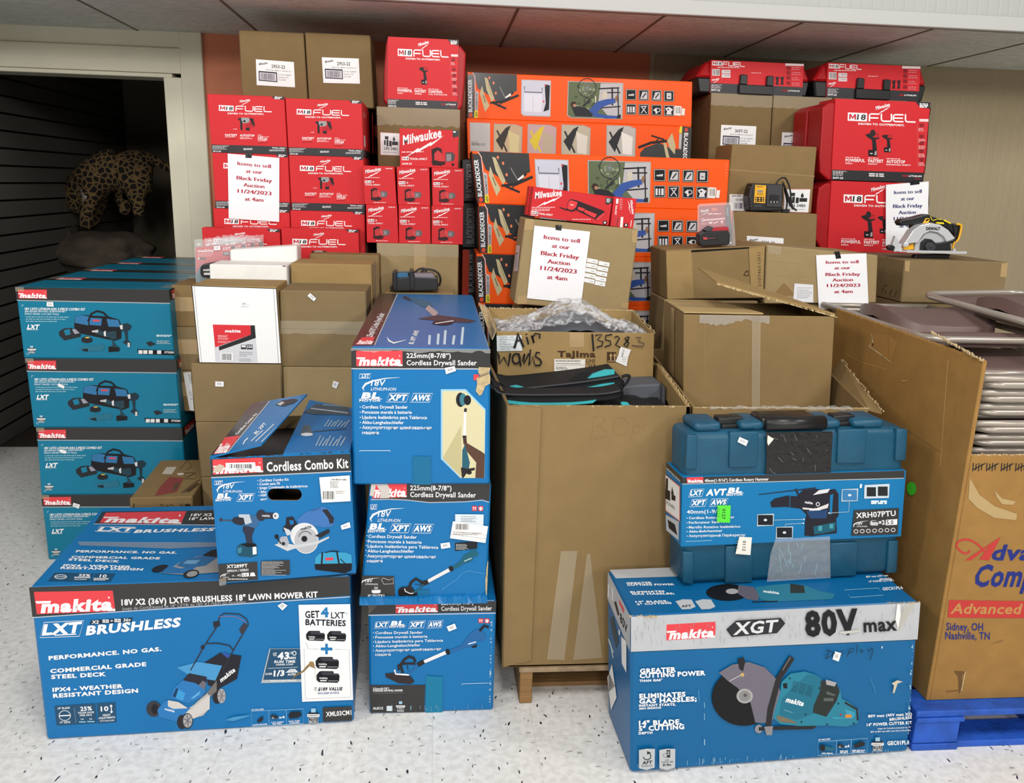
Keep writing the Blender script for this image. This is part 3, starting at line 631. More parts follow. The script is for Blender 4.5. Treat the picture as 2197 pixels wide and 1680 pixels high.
tph = L.part('clear_tape'); ft = L.fr(tph); rr = random.Random(8); xs = [1500+k*6 for k in range(26)]
ft.poly([(x, 668+rr.uniform(-3, 2)) for x in xs]+[(x, 688+rr.uniform(-2, 2)+4*math.sin(x*.05)) for x in xs[::-1]], 'clear_film')
tt = L.part('clear_tape'); q = [mid(c[0], c[4], .45)+up*2.5, mid(mid(c[0], c[1], .5), mid(c[4], c[5], .36), .45)+up*2.5, mid(mid(c[0], c[1], .5), mid(c[4], c[5], .36), .6)+up*2.5, mid(c[0], c[4], .6)+up*2.5]
tt.face(q, 'clear_tape')
ls = L.left(L.part('pack_tape')); ls.uv(); ls.z0 = .002; ls.rect(.42, 0, .58, .4, 'pack_tape')
L.front.line([(1512, 690), (1515, 860)], 1.2, '9A7E55')
under(L, 'board under the carton in the open tall carton', z0=ZP+.008, inset=.03)

# ---- the printed carton inside J, heaped with film wrapped goods
Mx = bx('M', 'printed_carton', 'open brown carton with black marker writing, heaped with film wrapped goods', 'carton', [(1065, 712), (1404, 714), (1398, 930), (1071, 930)], Y=2.80, depth=.34, m='kraft_tan', zb=.74, build=False)
c = Mx.c; c[4] = c[4]+Vector((-.008, 0, .03)); c[5] = c[5]+Vector((0, 0, .03))
openbox(Mx.body, c, .006, 'kraft_tan')
torn(Mx.part('torn_edge'), c[4], c[5], size=.008, n=60, seed=2); torn(Mx.part('torn_edge'), c[1]+Vector((.004, 0, 0)), c[5], size=.006, n=20, seed=6)
mf = Mx.part('flap'); sheet(mf, [c[0], c[4], c[4]+Vector((-.035, 0, .02)), c[0]+Vector((-.012, 0, -.03))], .004, 'kraft_torn')
under(Mx, 'packing under the marker written carton inside the bag carton', z0=ZP+.008, inset=.02)
f = Mx.front.zoom(1020, 640, 4.776)
f.rect(960, 345, 1110, 500, 'pack_tape')
mk0 = Mx.part('marker_writing'); fk = f; f = Mx.fr(mk0).zoom(1020, 640, 4.776); f.z0 = .0075
f.line([(195, 545), (240, 590), (245, 665), (290, 600), (335, 690), (355, 560)], 21, 'black'); f.ring(415, 615, 38, 50, 18, 'black'); f.line([(440, 560), (462, 690)], 18, 'black')
f.line([(480, 640), (500, 565), (490, 670), (545, 560)], 17, 'black'); f.line([(560, 520), (545, 680), (590, 590), (600, 670)], 15, 'black'); f.line([(655, 555), (620, 550), (610, 590), (655, 620), (672, 655), (655, 682), (605, 680)], 18, 'black')
f.line([(395, 510), (420, 430), (432, 345), (455, 420), (490, 500)], 23, 'black'); f.line([(405, 440), (475, 425)], 15, 'black')
f.line([(520, 395), (540, 470)], 18, 'black'); f.line([(510, 372), (525, 365)], 13, 'black'); f.line([(570, 380), (595, 455), (580, 395), (610, 360), (655, 365), (652, 410)], 17, 'black')
mk1 = Mx.part('marker_writing'); f = Mx.fr(mk1).zoom(1020, 640, 4.776); f.z0 = .0075
f.line([(1190, 360), (1205, 535)], 18, 'black'); f.line([(1220, 375), (1290, 365), (1245, 420), (1300, 440), (1290, 480), (1235, 495)], 15, 'black')
f.line([(1395, 365), (1330, 375), (1325, 420), (1375, 430), (1380, 470), (1320, 490)], 15, 'black'); f.line([(1420, 395), (1450, 380), (1470, 400), (1430, 470), (1480, 495)], 14, 'black'); f.line([(1560, 385), (1525, 400), (1565, 450), (1545, 490), (1515, 470), (1555, 420), (1570, 385)], 14, 'black')
f.line([(1640, 395), (1690, 390), (1665, 430), (1725, 455), (1710, 485), (1600, 475)], 12, '5A4A44')
f = fk
br = '4A3423'
f.text('TaJIma', (838, 603), (1228, 603), 66, br, bold=.045); f.text('-LINE', (1118, 656), (1226, 656), 38, br, bold=.01); f.rect(1118, 668, 1225, 715, br); f.text('BOX', (1128, 708), (1216, 708), 36, 'BC9C6C', bold=.03)
f.rect(1345, 545, 1440, 652, br)
for x in (1385, 1425): f.line([(x, 630), (x, 580)], 12, 'BC9C6C'); f.poly([(x-18, 588), (x, 556), (x+18, 588)], 'BC9C6C')
f.rect(1355, 634, 1440, 641, 'BC9C6C')
lb = Mx.part('shipping_label'); f2 = Mx.fr(lb).zoom(1020, 640, 4.776)
f2.poly([(203, 386), (470, 380), (478, 537), (206, 543)], 'DCE2E2')
for i, t in enumerate(('TAJIMA  USA', 'INV.NO.21/22', 'Y-LAX', 'PLT/NO.29', 'MADE IN JAPAN', 'C/NO.573')): f2.text(t, (247, 408+i*24.5), (247+13*len(t), 408+i*24.5), 15, '3A3A3C', bold=.0)
lb = Mx.part('shipping_label'); f2 = Mx.fr(lb).zoom(1020, 640, 4.776)
f2.rect(803, 618, 1120, 905, 'E6E2D8'); f2.lines(818, 1095, (632, 640, 662), 6, '77746E', seed=3); f2.line([(810, 678), (1115, 678)], 2, '77746E')
for y, t in ((706, 'AIR WORKS LTD'), (722, '1000 DOVER ROAD'), (754, 'APPLE CREEK OH 44606')): f2.text(t, (820, y), (820+8*len(t), y), 11, '2A2A2A', bold=.02)
rr = random.Random(12)
f2.bars(812, 784, 1060, 840, '2C2C2C', 70, 4)
for i in range(70): x, y = rr.uniform(812, 1050), rr.uniform(784, 836); f2.rect(x, y, x+rr.uniform(4, 14), y+4, 'E6E2D8')
f2.lines(818, 1100, (855, 866), 5, '77746E', seed=5)
lb = Mx.part('torn_sticker'); f2 = Mx.fr(lb).zoom(1020, 640, 4.776); f2.poly([(1480, 490), (1590, 520), (1560, 600), (1545, 690), (1430, 640), (1460, 580)], 'F2F0EE')
f2.text('273-8294', (1508, 515), (1488, 590), 18, 'ink', bold=.02); f2.lines(1500, 1545, (600, 620, 640), 5, '9A9A9A')

def heap(name, label, cat, x0, x1, y0, y1, fz, m, nx=60, ny=24, seed=1, parent=None, sub=None, smooth=True):
    """an uneven draped surface over a rectangle, its height from fz(u, v)"""
    org = ((x0+x1)/2, (y0+y1)/2, fz(.5, .5)); mb = MB(org); vs = []
    for j in range(ny+1):
        for i in range(nx+1): u, v = i/nx, j/ny; vs.append((x0+(x1-x0)*u, y0+(y1-y0)*v, fz(u, v)))
    mb.mesh(vs, [(j*(nx+1)+i, j*(nx+1)+i+1, (j+1)*(nx+1)+i+1, (j+1)*(nx+1)+i) for j in range(ny) for i in range(nx)], m, smooth)
    return mb
def crumple(seed, amp, n=26):
    rr = random.Random(seed); w = [(rr.uniform(4, 40), rr.uniform(4, 30), rr.uniform(0, 6.3), rr.uniform(-1, 1)) for _ in range(n)]
    def g(u, v): return amp*sum(abs(math.sin(a*u+b*v+c+1.5*math.sin(3*v+2*u)))*d for a, b, c, d in w)/n**.5
    return g
c = Mx.c; x0, x1, y0, y1 = c[0].x+.012, c[1].x-.012, c[0].y+.012, c[4].y-.01
g1, g2 = crumple(3, .016), crumple(8, .03)
dome = lambda u, v: math.sin(math.pi*min(1, max(0, u)))**.7*math.sin(math.pi*(.15+.7*v))
zt = Mx.c[0].z
gd = thing('wrapped_goods', 'dark goods wrapped in crumpled clear film, heaped in the marker written carton', 'goods', ((x0+x1)/2, (y0+y1)/2, zt-.05))
mb = heap('dark', '', '', x0, x1, y0, y1, lambda u, v: zt-.030+.075*dome(u, v)*math.exp(-((u-.55)/.28)**2)+g1(u, v)*.5, 'bag_grey'); mb.o = Vector(gd.location); mb.v = [tuple(Vector(p)+Vector(((x0+x1)/2, (y0+y1)/2, zt-.030+.075*dome(.5, .5)*math.exp(-((.5-.55)/.28)**2)+g1(.5, .5)*.5))-mb.o) for p in mb.v]
mb.build('goods', gd)
def film(u, v): return zt-.012+.085*dome(u, v)*math.exp(-((u-.52)/.26)**2)+.02*dome(u, v)+g2(u, v)
mb = heap('film', '', '', x0, x1, y0, y1, film, 'film_sheet', 90, 34); o0 = Vector(((x0+x1)/2, (y0+y1)/2, film(.5, .5))); mb.v = [tuple(Vector(p)+o0-Vector(gd.location)) for p in mb.v]
mat('film_sheet', 'F0F1F4', .1, spec=.9, bump=.5, bscale=40)
_nt = MATS['film_sheet'].node_tree; _g = _nt.nodes.new('ShaderNodeNewGeometry'); _n = _nt.nodes.new('ShaderNodeTexNoise'); _n.inputs['Scale'].default_value = 22; _n.inputs['Detail'].default_value = 6; _n.inputs['Distortion'].default_value = 2
_r = _nt.nodes.new('ShaderNodeValToRGB'); _r.color_ramp.elements[0].position = .42; _r.color_ramp.elements[1].position = .68; _r.color_ramp.elements[0].color = (.10, .10, .10, 1); _r.color_ramp.elements[1].color = (.72, .72, .72, 1)
_nt.links.new(_g.outputs['Position'], _n.inputs['Vector']); _nt.links.new(_n.outputs['Fac'], _r.inputs[0]); _nt.links.new(_r.outputs[0], _nt.nodes['Principled BSDF'].inputs['Alpha'])
mb.build('clear_film', gd)

# ---- bags heaped in J
def slab(mb, pts, Y, depth, m, bev=.006):
    q = [atY(x, y, Y) for x, y in pts]; mb.prism(q, (0, depth, 0), m, bev)
zz = lambda P: [(1020+x/4.776, 640+y/4.776) for x, y in P]
def smoothpath(P, n=6):
    P = [Vector((p[0], p[1], 0)) for p in P]; o = []
    for i in range(len(P)-1):
        p0, p1, p2, p3 = P[max(i-1, 0)], P[i], P[i+1], P[min(i+2, len(P)-1)]
        for k in range(n):
            t = k/n; o.append(.5*((2*p1)+(-p0+p2)*t+(2*p0-5*p1+4*p2-p3)*t*t+(-p0+3*p1-3*p2+p3)*t**3))
    o.append(P[-1]); return [(p.x, p.y) for p in o]
def bag(name, label, outer, Y, depth, m, group=None):
    mb0 = [atY(x, y, Y) for x, y in outer]; cen = sum(mb0, Vector())/len(mb0); t = thing(name, label, 'bag', cen+Vector((0, depth/2, 0)), group)
    mb = MB(t.location); slab(mb, outer, Y, depth, m); mb.build('bag_body', t); return t
def bagpart(t, name, pts, Y, depth, m, bev=.003): mb = MB(t.location); slab(mb, pts, Y, depth, m, bev); mb.build(name, t)
def bagtube(t, name, pts, Y, r, m): mb = MB(t.location); mb.tube([atY(x, y, Y) for x, y in pts], r, m, 8); mb.build(name, t)
gB = 'black and teal tool bags folded into the tall carton'
up1 = smoothpath(zz([(190, 872), (230, 915), (420, 930), (700, 905), (1000, 872), (1300, 832), (1480, 800)])); lo1 = smoothpath(zz([(1525, 860), (1500, 940), (1200, 985), (700, 990), (320, 960), (190, 915)]))
t = bag('tool_bag', 'upper folded black bag with teal lining, its zip edge curving across', up1+lo1, 2.56, .20, 'bag_black', gB)
bagtube(t, 'zip', up1, 2.556, .004, 'zip'); bagpart(t, 'lining', smoothpath(zz([(740, 975), (1000, 950), (1290, 885), (1425, 868)]))+zz([(1420, 945), (1330, 950), (1250, 905), (1100, 935), (900, 975)]), 2.552, .01, 'bag_teal', 0)
bagpart(t, 'lining', zz([(1100, 858), (1200, 780), (1330, 735), (1425, 735), (1425, 790), (1370, 800), (1250, 835)]), 2.60, .012, 'bag_teal', 0)
bagpart(t, 'flap', zz([(915, 873), (1080, 765), (1190, 742), (1170, 790), (1100, 855)]), 2.598, .012, 'bag_black', 0)
bagpart(t, 'lining', zz([(355, 905), (420, 893), (490, 912), (420, 916)]), 2.553, .01, 'bag_teal', 0)
bagtube(t, 'carry_loop', smoothpath(zz([(1500, 805), (1545, 790), (1578, 800), (1560, 850), (1525, 890), (1520, 870)])), 2.55, .005, 'bag_black')
up2 = smoothpath(zz([(195, 925), (260, 975), (500, 992), (900, 990), (1300, 982), (1500, 945)])); lo2 = smoothpath(zz([(1520, 985), (1460, 1040), (1250, 1062), (900, 1085), (500, 1085), (360, 1082), (320, 1010)]))
t = bag('tool_bag', 'lower folded black bag with thin teal seam at the tall carton rim', up2+lo2, 2.44, .10, 'bag_black', gB)
bagtube(t, 'zip', up2, 2.437, .004, 'zip'); bagpart(t, 'lining', smoothpath(zz([(330, 1050), (600, 1075), (1000, 1070), (1240, 1045)]))+zz([(1200, 1075), (900, 1100), (500, 1095), (340, 1080)]), 2.432, .01, 'bag_teal', 0)
bagpart(t, 'lining', zz([(1490, 1065), (1560, 1070), (1590, 1100), (1500, 1105)]), 2.43, .01, 'bag_teal', 0)
bagtube(t, 'cord', smoothpath(zz([(1498, 900), (1500, 1000), (1495, 1060)])), 2.43, .002, 'black')
t = bag('storage_bag', 'dark grey smooth bag standing in the corner of the tall carton', zz([(1500, 905), (1700, 885), (1905, 878), (1950, 915), (1950, 1120), (1500, 1120)]), 2.60, .12, 'bag_grey')
bagpart(t, 'piping', zz([(1895, 885), (1915, 885), (1915, 1115), (1895, 1115)]), 2.594, .008, '3A3C42', 0)
bagpart(t, 'strap', smoothpath(zz([(1500, 1000), (1640, 1005), (1730, 1045)]))+zz([(1735, 1115), (1500, 1115)]), 2.586, .02, 'bag_black')
x0, x1 = J.c[0].x+.02, J.c[1].x-.02
gh = crumple(21, .02)
tb = thing('tool_bag', 'crumpled black bags filling the tall carton below the folded ones', 'bag', ((x0+x1)/2, 2.5, .86), gB)
mb = MB(tb.location); vs = []
for j in range(13):
    for i in range(41): u, v = i/40, j/12; vs.append((x0+(x1-x0)*u, 2.32+.46*v, .88+gh(u, v)+.05*math.sin(3.1*v)))
mb.mesh(vs, [(j*41+i, j*41+i+1, (j+1)*41+i+1, (j+1)*41+i) for j in range(12) for i in range(40)], 'bag_black', True); mb.build('bag_body', tb)

# ---- wooden pallet and blue pallet
def pallet(name, label, x0, x1, y0, y1, z1, m, deck_t, blocks, m2=None, front_over=0.0):
    t = thing(name, label, 'pallet', ((x0+x1)/2, (y0+y1)/2, 0)); n = 7
    for i in range(n):
        a = y0+(y1-y0)*(i/n)+.006; mb = MB(t.location); mb.box((x0, a, z1-deck_t), (x1, a+(y1-y0)/n*.80, z1), m2 if (m2 and i == 0) else m, .003); mb.build('deck_board', t)
    if blocks:
        for bxx in (x0, (x0+x1)/2-.06, x1-.14):
            for by in (y0+.004, (y0+y1)/2-.05, y1-.12):
                mb = MB(t.location); mb.box((bxx, by, .022), (bxx+.14, by+.12, z1-deck_t-.014), m, .003); mb.build('block', t)
            mb = MB(t.location); mb.box((bxx, y0, z1-deck_t-.014), (bxx+.15, y1, z1-deck_t-.0005), m, .002); mb.build('stringer_board', t)
            mb = MB(t.location); mb.box((bxx-.002, y0, 0), (bxx+.142, y1, .0215), m, .002); mb.build('bottom_board', t)
        mb = MB(t.location); mb.box((x0+.143, y0+.01, 0), (x1-.143, y0+.11, .021), m, .002); mb.build('bottom_board', t)
    else:
        for bxx in (x0+.004, (x0+x1)/2-.02, x1-.045):
            mb = MB(t.location); mb.box((bxx, y0+.012, .0), (bxx+.04, y1, z1-deck_t-.0005), m, .003); mb.build('stringer', t)
        for by in (y0+.10, (y0+y1)/2, y1-.12):
            for a, b in ((x0+.046, (x0+x1)/2-.022), ((x0+x1)/2+.022, x1-.047)):
                mb = MB(t.location); mb.box((a, by, .0), (b, by+.09, .016), m, .002); mb.build('bottom_board', t)
    return t
xa = atZ(1112, 1515, 0)
pallet('wooden_pallet', 'worn bare wooden pallet under the tall open cartons', xa.x, K.c[1].x+.0, xa.y, J.c[4].y, ZP-.001, 'pallet_wood', .016, False, 'pallet_bare')
xb = atZ(1957, 1612, 0)
pallet('blue_pallet', 'blue painted wooden pallet under the big carton of folding chairs', xb.x, xb.x+1.0, xb.y, xb.y+1.0, ZP-.001, 'pallet_blue', .020, True)

# ---- big worn carton with folding chairs
AFp = atZ(1987, 1503, ZP); XF, YF = AFp.x, AFp.y
zf = atY(2062, 977, YF).z; zT = 1.19
xR, yBk = XF+.86, YF+.86
AFr = thing('chair_carton', 'big worn brown carton on the blue pallet, its tall side torn and front cut low', 'carton', ((XF+xR)/2, (YF+yBk)/2, ZP))
AF = MB(AFr.location)
kb = Vector((atX(1793, 672, XF-.003).x, atX(1793, 672, XF).y, 0)); yS = kb.y
T = .012
lw = [Vector((XF, yS, zT)), Vector((XF, YF+.002, atX(2078, 764, XF).z)), Vector((XF, YF, ZP)), Vector((XF, yS, ZP))]
AF.hexa([lw[0], lw[1], lw[2], lw[3]]+[p+Vector((T, 0, 0)) for p in lw], 'kraft_old', .002)
AF.hexa([Vector((XF+T, YF, zf)), Vector((xR, YF, zf)), Vector((xR, YF, ZP)), Vector((XF+T, YF, ZP)), Vector((XF+T, YF+T, zf)), Vector((xR, YF+T, zf)), Vector((xR, YF+T, ZP)), Vector((XF+T, YF+T, ZP))], 'kraft_old', .002)
AF.box((xR-T, YF+T, ZP), (xR, yBk, 1.0), 'kraft_old', .002); AF.box((XF+T, yBk-T, ZP), (xR-T, yBk, 1.0), 'kraft_old', .002)
AF.box((XF+T, YF+T, ZP), (xR-T, yBk-T, ZP+.008), 'kraft_old')
fL = Face(AF, lw, [proj(p) for p in lw]); fL.n = np.array((-1.0, 0, 0))
fF = Face(AF, [Vector((XF, YF, zf)), Vector((xR, YF, zf)), Vector((xR, YF, ZP)), Vector((XF, YF, ZP))], None, (0, -1.0, 0))
fF.zoom(1890, 960, 2.469)
nv, rd = '24307C', 'BE3C38'
for i, x in enumerate((490, 562, 640, 716)):
    for k in range(4): fF.line([(x+k*15, 82+4*(k % 2)), (x-4+k*15, 126-5*(k % 2))], 5, 'ink')
    fF.line([(x-2, 118), (x+62, 84)], 5, 'ink')
fF.poly([(470, 160), (520, 250), (600, 310), (720, 352), (716, 385), (600, 372), (510, 320), (462, 270)], 'kraft_pale'); fF.poly([(600, 225), (640, 270), (712, 285), (700, 304), (640, 300), (612, 262)], 'kraft_pale')
# red swash A, then blue script
fF.line(smoothpath([(470, 545), (455, 560), (425, 552), (400, 520), (420, 492), (470, 490), (520, 520), (555, 560)]), 10, rd)
fF.poly([(445, 598), (500, 560), (635, 472), (570, 598), (520, 592), (575, 520), (500, 580), (475, 598)], rd)
fF.text('dva', (578, 598), (792, 598), 84, nv, shear=.3, bold=.03); fF.text('Comp', (482, 738), (800, 738), 118, nv, shear=.3, bold=.03)
fF.poly([(360, 808), (900, 815), (900, 905), (352, 900)], rd); fF.text('Advanced', (366, 880), (735, 882), 55, 'B88A4E', shear=.28, bold=.02)
fF.text('Sidney, OH', (345, 968), (540, 970), 40, nv, bold=.012); fF.text('Nashville, TN', (340, 1015), (575, 1018), 40, nv, bold=.012)
fF.poly([(385, 1183), (446, 1186), (430, 1205), (428, 1262), (414, 1305), (408, 1212)], '6A4E2C'); fF.line([(446, 1186), (425, 1290)], 5, 'kraft_torn'); fF.poly([(575, 1040), (650, 1018), (640, 1030)], '8A6A40')
fF.line([(345, 1292), (420, 1285)], 5, '7A5A34')
fL.zoom(1740, 600, 4.199)
fL.poly([(550, 490), (700, 495), (790, 560), (725, 745), (640, 680), (530, 600), (560, 560)], 'A67C46'); fL.line([(550, 490), (560, 560), (525, 600), (640, 680), (725, 745)], [4, 12, 14, 10, 5], 'kraft_torn'); fL.line([(700, 495), (710, 720)], 4, '8A6434'); fL.poly([(548, 560), (572, 590), (560, 600)], '2A1E10')
fL.line([(310, 665), (460, 745), (690, 810)], 5, 'C79E62'); fL.line([(1240, 720), (1170, 1680)], 5, 'CDA468'); fL.line([(1325, 950), (1240, 1660)], 4, 'A67C46'); fL.poly([(810, 908), (900, 905), (840, 920)], 'kraft_pale')
fL.line([(270, 880), (470, 985)], 3, '96703C')
fL.line([(880, 1360), (1180, 1560)], 4, '96703C')
AF.build('box_body', AFr)
te = MB(AFr.location); torn(te, lw[0]+Vector((.006, 0, 0)), lw[1]+Vector((.006, 0, 0)), size=.006, n=130, seed=14, t=.004, m='kraft_old'); torn(te, lw[1]+Vector((.0, .25, .035)), lw[1], size=.010, n=40, seed=15, t=.006); te.build('torn_edge', AFr)
te = MB(AFr.location); torn(te, Vector((XF+.01, YF+.006, zf)), Vector((xR-.2, YF+.006, zf)), size=.007, n=80, seed=16, t=.005); te.build('torn_edge', AFr)
dm = MB(AFr.location); fd = Face(dm, lw); fd.n = np.array((-1.0, 0, 0)); fd.z0 = .003; fd.ell(1958.5, 1048.5, 10, 14.5, 'lime_dot', n=28); dm.build('round_sticker', AFr)

# ---- folding chairs lying flat in the carton
def make_chair():
    """a folded steel chair lying on its back: head at +y, feet at -y, about .86 long"""
    t = thing('folding_chair', 'x', 'chair', (0, 0, 0), 'grey and brown folding chairs lying in the big carton')
    w, l, r = .215, .385, .0115
    def arc(cx, cy, rad, a0, a1, n=6, z=0): return [(cx+rad*math.cos(math.radians(a0+(a1-a0)*i/n)), cy+rad*math.sin(math.radians(a0+(a1-a0)*i/n)), z) for i in range(n+1)]
    z1 = .030
    mb = MB(); mb.tube([(-w, -l, z1)]+arc(-w+.07, l-.07, .07, 180, 90, z=z1)+arc(w-.07, l-.07, .07, 90, 0, z=z1)+[(w, -l, z1)], r, 'chair_tube', 10); mb.build('front_frame', t)
    mb = MB(); mb.tube([(-w+.026, l-.30, .012), (-w+.026, -l+.07, .012)]+arc(-w+.026+.05, -l+.06, .05, 180, 270, z=.012)+arc(w-.026-.05, -l+.06, .05, 270, 360, z=.012)+[(w-.026, l-.30, .012)], r*.92, 'chair_tube', 10); mb.build('rear_frame', t)
    mb = MB(); mb.tube([(-w, -l+.012, z1), (w, -l+.012, z1)], r*.85, 'chair_tube', 8); mb.build('cross_bar', t)
    mb = MB(); mb.tube([(-w+.02, -l+.16, .012), (w-.02, -l+.16, .012)], r*.85, 'chair_tube', 8); mb.build('cross_bar', t)
    # moulded seat: rounded outline, dished
    def pan(nm, cx, cy, sx, sy, z, th, dish, m):
        mb = MB(); n, k = 32, 7; vs = []; fs = []
        def sq(a, rr): c, s = math.cos(a), math.sin(a); p = 2/3.2; return (cx+sx*rr*math.copysign(abs(c)**p, c), cy+sy*rr*math.copysign(abs(s)**p, s))
        for i in range(k+1):
            rr = i/k
            for j in range(n): x, y = sq(2*math.pi*j/n, rr); vs.append((x, y, z+dish*(rr**2)-.5*dish+.012*math.cos((y-cy)/sy*2.2)))
        for i in range(k):
            for j in range(n): fs.append((i*n+j, (i+1)*n+j, (i+1)*n+(j+1) % n, i*n+(j+1) % n))
        m0 = len(vs)
        for j in range(n): x, y, zz_ = vs[k*n+j]; vs.append((x, y, zz_-th))
        for j in range(n): fs.append((k*n+j, m0+j, m0+(j+1) % n, k*n+(j+1) % n))
        fs.append(tuple(m0+j for j in range(n)))
        mb.mesh(vs, fs, m, True); mb.build(nm, t)
    pan('seat', 0, -.02, .185, .19, .022, .016, .006, 'chair_brown')
    pan('backrest', 0, .285, .185, .08, .024, .012, -.004, 'chair_brown')
    return t
proto = make_chair()
def put_chair(loc, rz, label, tilt=(0, 0), first=[True]):
    if first[0]: r = proto; first[0] = False
    else:
        r = proto.copy(); SC.collection.objects.link(r)
        for ch in proto.children: c = ch.copy(); SC.collection.objects.link(c); c.parent = r
    r.location = loc; r.rotation_euler = (tilt[0], tilt[1], rz); r['label'] = label
    return r
cy = YF+.435
xl = XF+.245
lvl = ['topmost full view', 'second', 'third', 'fourth', 'fifth', 'sixth', 'seventh', 'eighth', 'ninth']
pile = ['folding chair topmost of the pile nearest the torn carton side', 'folding chair second down the pile, its foot bar showing first under the top seat', 'folding chair third down the pile behind the torn edge', 'folding chair fourth down the pile, feet toward the cut front', 'folding chair fifth down the pile, mid height of the showing bars', 'folding chair sixth down the pile, below the middle bars', 'folding chair seventh down the pile, just above the cut front', 'folding chair eighth down the pile, only its bar over the cut front', 'folding chair lowest in sight at the cut front edge of the carton']
for i in range(9):
    z = 1.085-.0435*i
    flip = 0 if i != 0 else 0
    put_chair((xl+(.004*(i % 3)), cy-.0+(.012*((i*7) % 3-1)), z), flip, pile[i])
b0 = bounds('chairbase', 'brown_carton', 'brown packing block hidden beneath the pile of chairs', 'carton', (XF+.05, YF+.1, ZP+.009), (xR-.05, yBk-.03, 1.085-.0435*8-.001), m='kraft_dull')
_j = put_chair((xl+.36, cy+.14, 1.205), .03, 'folding chair lying on top, wide brown seat cut by the picture edge', (.03, -.03))
_k = put_chair((xl+.03, 2.79, 1.142), math.pi-.03, 'folding chair lying crosswise on top, curved brown seat by the low notice', (.0, 0.0))
for r in (_k, _j):                                        # the two top chairs show their moulded seats standing proud of the tubes
    for ch in r.children:
        if ch.name.startswith('seat'): ch.location.z = -.012; ch.scale = (1.04, 1.1, 2.6)
# ---------------------------------------------------------------- printing on the boxes
def lerpq(P, u, v):
    P = [np.array(p, float) for p in P]; return tuple(P[0]*(1-u)*(1-v)+P[1]*u*(1-v)+P[2]*u*v+P[3]*(1-u)*v)
def makita(f, P, red='mk_red', wt='white', reg=True):
    """red block P = TL TR BR BL with the slanted white word"""
    if red: f.poly(P, red)
    g = lambda u, v: lerpq(P, u, v)
    d = np.array(g(0, 1))-np.array(g(0, 0)); e = np.array(g(1, 1))-np.array(g(0, 1))
    f.text('makita', g(.05, .965), g(.955, .965), 1, wt, bold=.05, up=tuple(-d*.58+e*.045))
    f.poly([g(0, .42), g(.20, .42), g(.19, .53), g(.02, .53)], wt); f.poly([g(.93, .88), g(1, .88), g(1, .985), g(.90, .985)], wt)
    if reg: f.ell(*g(.94, .33), math.hypot(*e)*.012, math.hypot(*e)*.012, 'white', n=8)
def milw(f, p0, p1, h, m='white', bolt=True):
    """slanted script word with the lightning stroke below"""
    f.text('Milwaukee', p0, p1, h, m, shear=.18, bold=.03)
    if bolt:
        p0 = np.array(p0, float); e = np.array(p1, float)-p0; l = math.hypot(*e); n = np.array([e[1], -e[0]])/l*h
        g = lambda u, v: tuple(p0+e*u-n*v-np.array([0, e[0]*.10*(u-.3)]))
        f.poly([g(-.03, 1.25), g(.38, .62), g(.36, .80), g(.72, .42), g(.70, .56), g(1.06, .18), g(.66, .86), g(.68, .72), g(.30, 1.08), g(.32, .92)], m)
def m18(f, P, h):
    """white plate P with red M and black 18"""
    f.poly(P, 'white'); g = lambda u, v: lerpq(P, u, v)
    f.poly([g(.07+.36*x, .84-.66*y) for x, y in ((0, 0), (0, 1), (.26, 1), (.5, .5), (.74, 1), (1, 1), (1, 0), (.77, 0), (.77, .6), (.57, .16), (.43, .16), (.23, .6), (.23, 0))], 'C02838'); f.text('18', g(.47, .84), g(.93, .84), h, 'ink', shear=.12, bold=.03)
def fuel(f, p0, p1, h, m='white'):
    p0 = np.array(p0, float); e = np.array(p1, float)-p0; l = math.hypot(*e); e /= l; d = np.array([-e[1], e[0]]); w = l/4.62; k = h*.17
    for i, ls in enumerate(([[(0, 1), (0, .3), (.06, .14), (.2, .085), (1, .085)], [(.0, .56), (.9, .56)]], [[(0, 0), (0, .7), (.06, .86), (.2, .915), (.8, .915), (.94, .86), (1, .7), (1, 0)]],
                            [[(1, .085), (.2, .085), (.05, .16), (0, .3), (0, .7), (.05, .86), (.2, .915), (1, .915)], [(0, .5), (.95, .5)]], [[(0, 0), (0, .7), (.06, .86), (.2, .915), (1, .915)]])):
        for P in ls: f.line([tuple(p0+e*(i*w*1.2+x*w)-d*(1-y)*h) for x, y in P], k, m)
def battery(f, x, y, w, h, m='17181C', wd='makita'):
    f.poly([(x, y+h*.35), (x+w*.12, y+h*.05), (x+w*.2, y), (x+w*.72, y), (x+w*.76, y+h*.2), (x+w*.94, y+h*.2), (x+w, y+h*.38), (x+w*.98, y+h*.85), (x+w*.9, y+h), (x+w*.1, y+h*.95), (x+w*.01, y+h*.75)], m)
    f.poly([(x+w*.18, y+h*.1), (x+w*.28, y+h*.32), (x+w*.98, y+h*.36), (x+w*.94, y+h*.22), (x+w*.74, y+h*.22), (x+w*.7, y+h*.06)], '3C3E46')
    f.text(wd, (x+w*.13, y+h*.66), (x+w*.48, y+h*.68), h*.17, 'white', bold=.02); f.rect(x+w*.16, y+h*.76, x+w*.44, y+h*.86, 'E8E8E8'); f.rect(x+w*.5, y+h*.8, x+w*.94, y+h*.86, '9A9AA0')
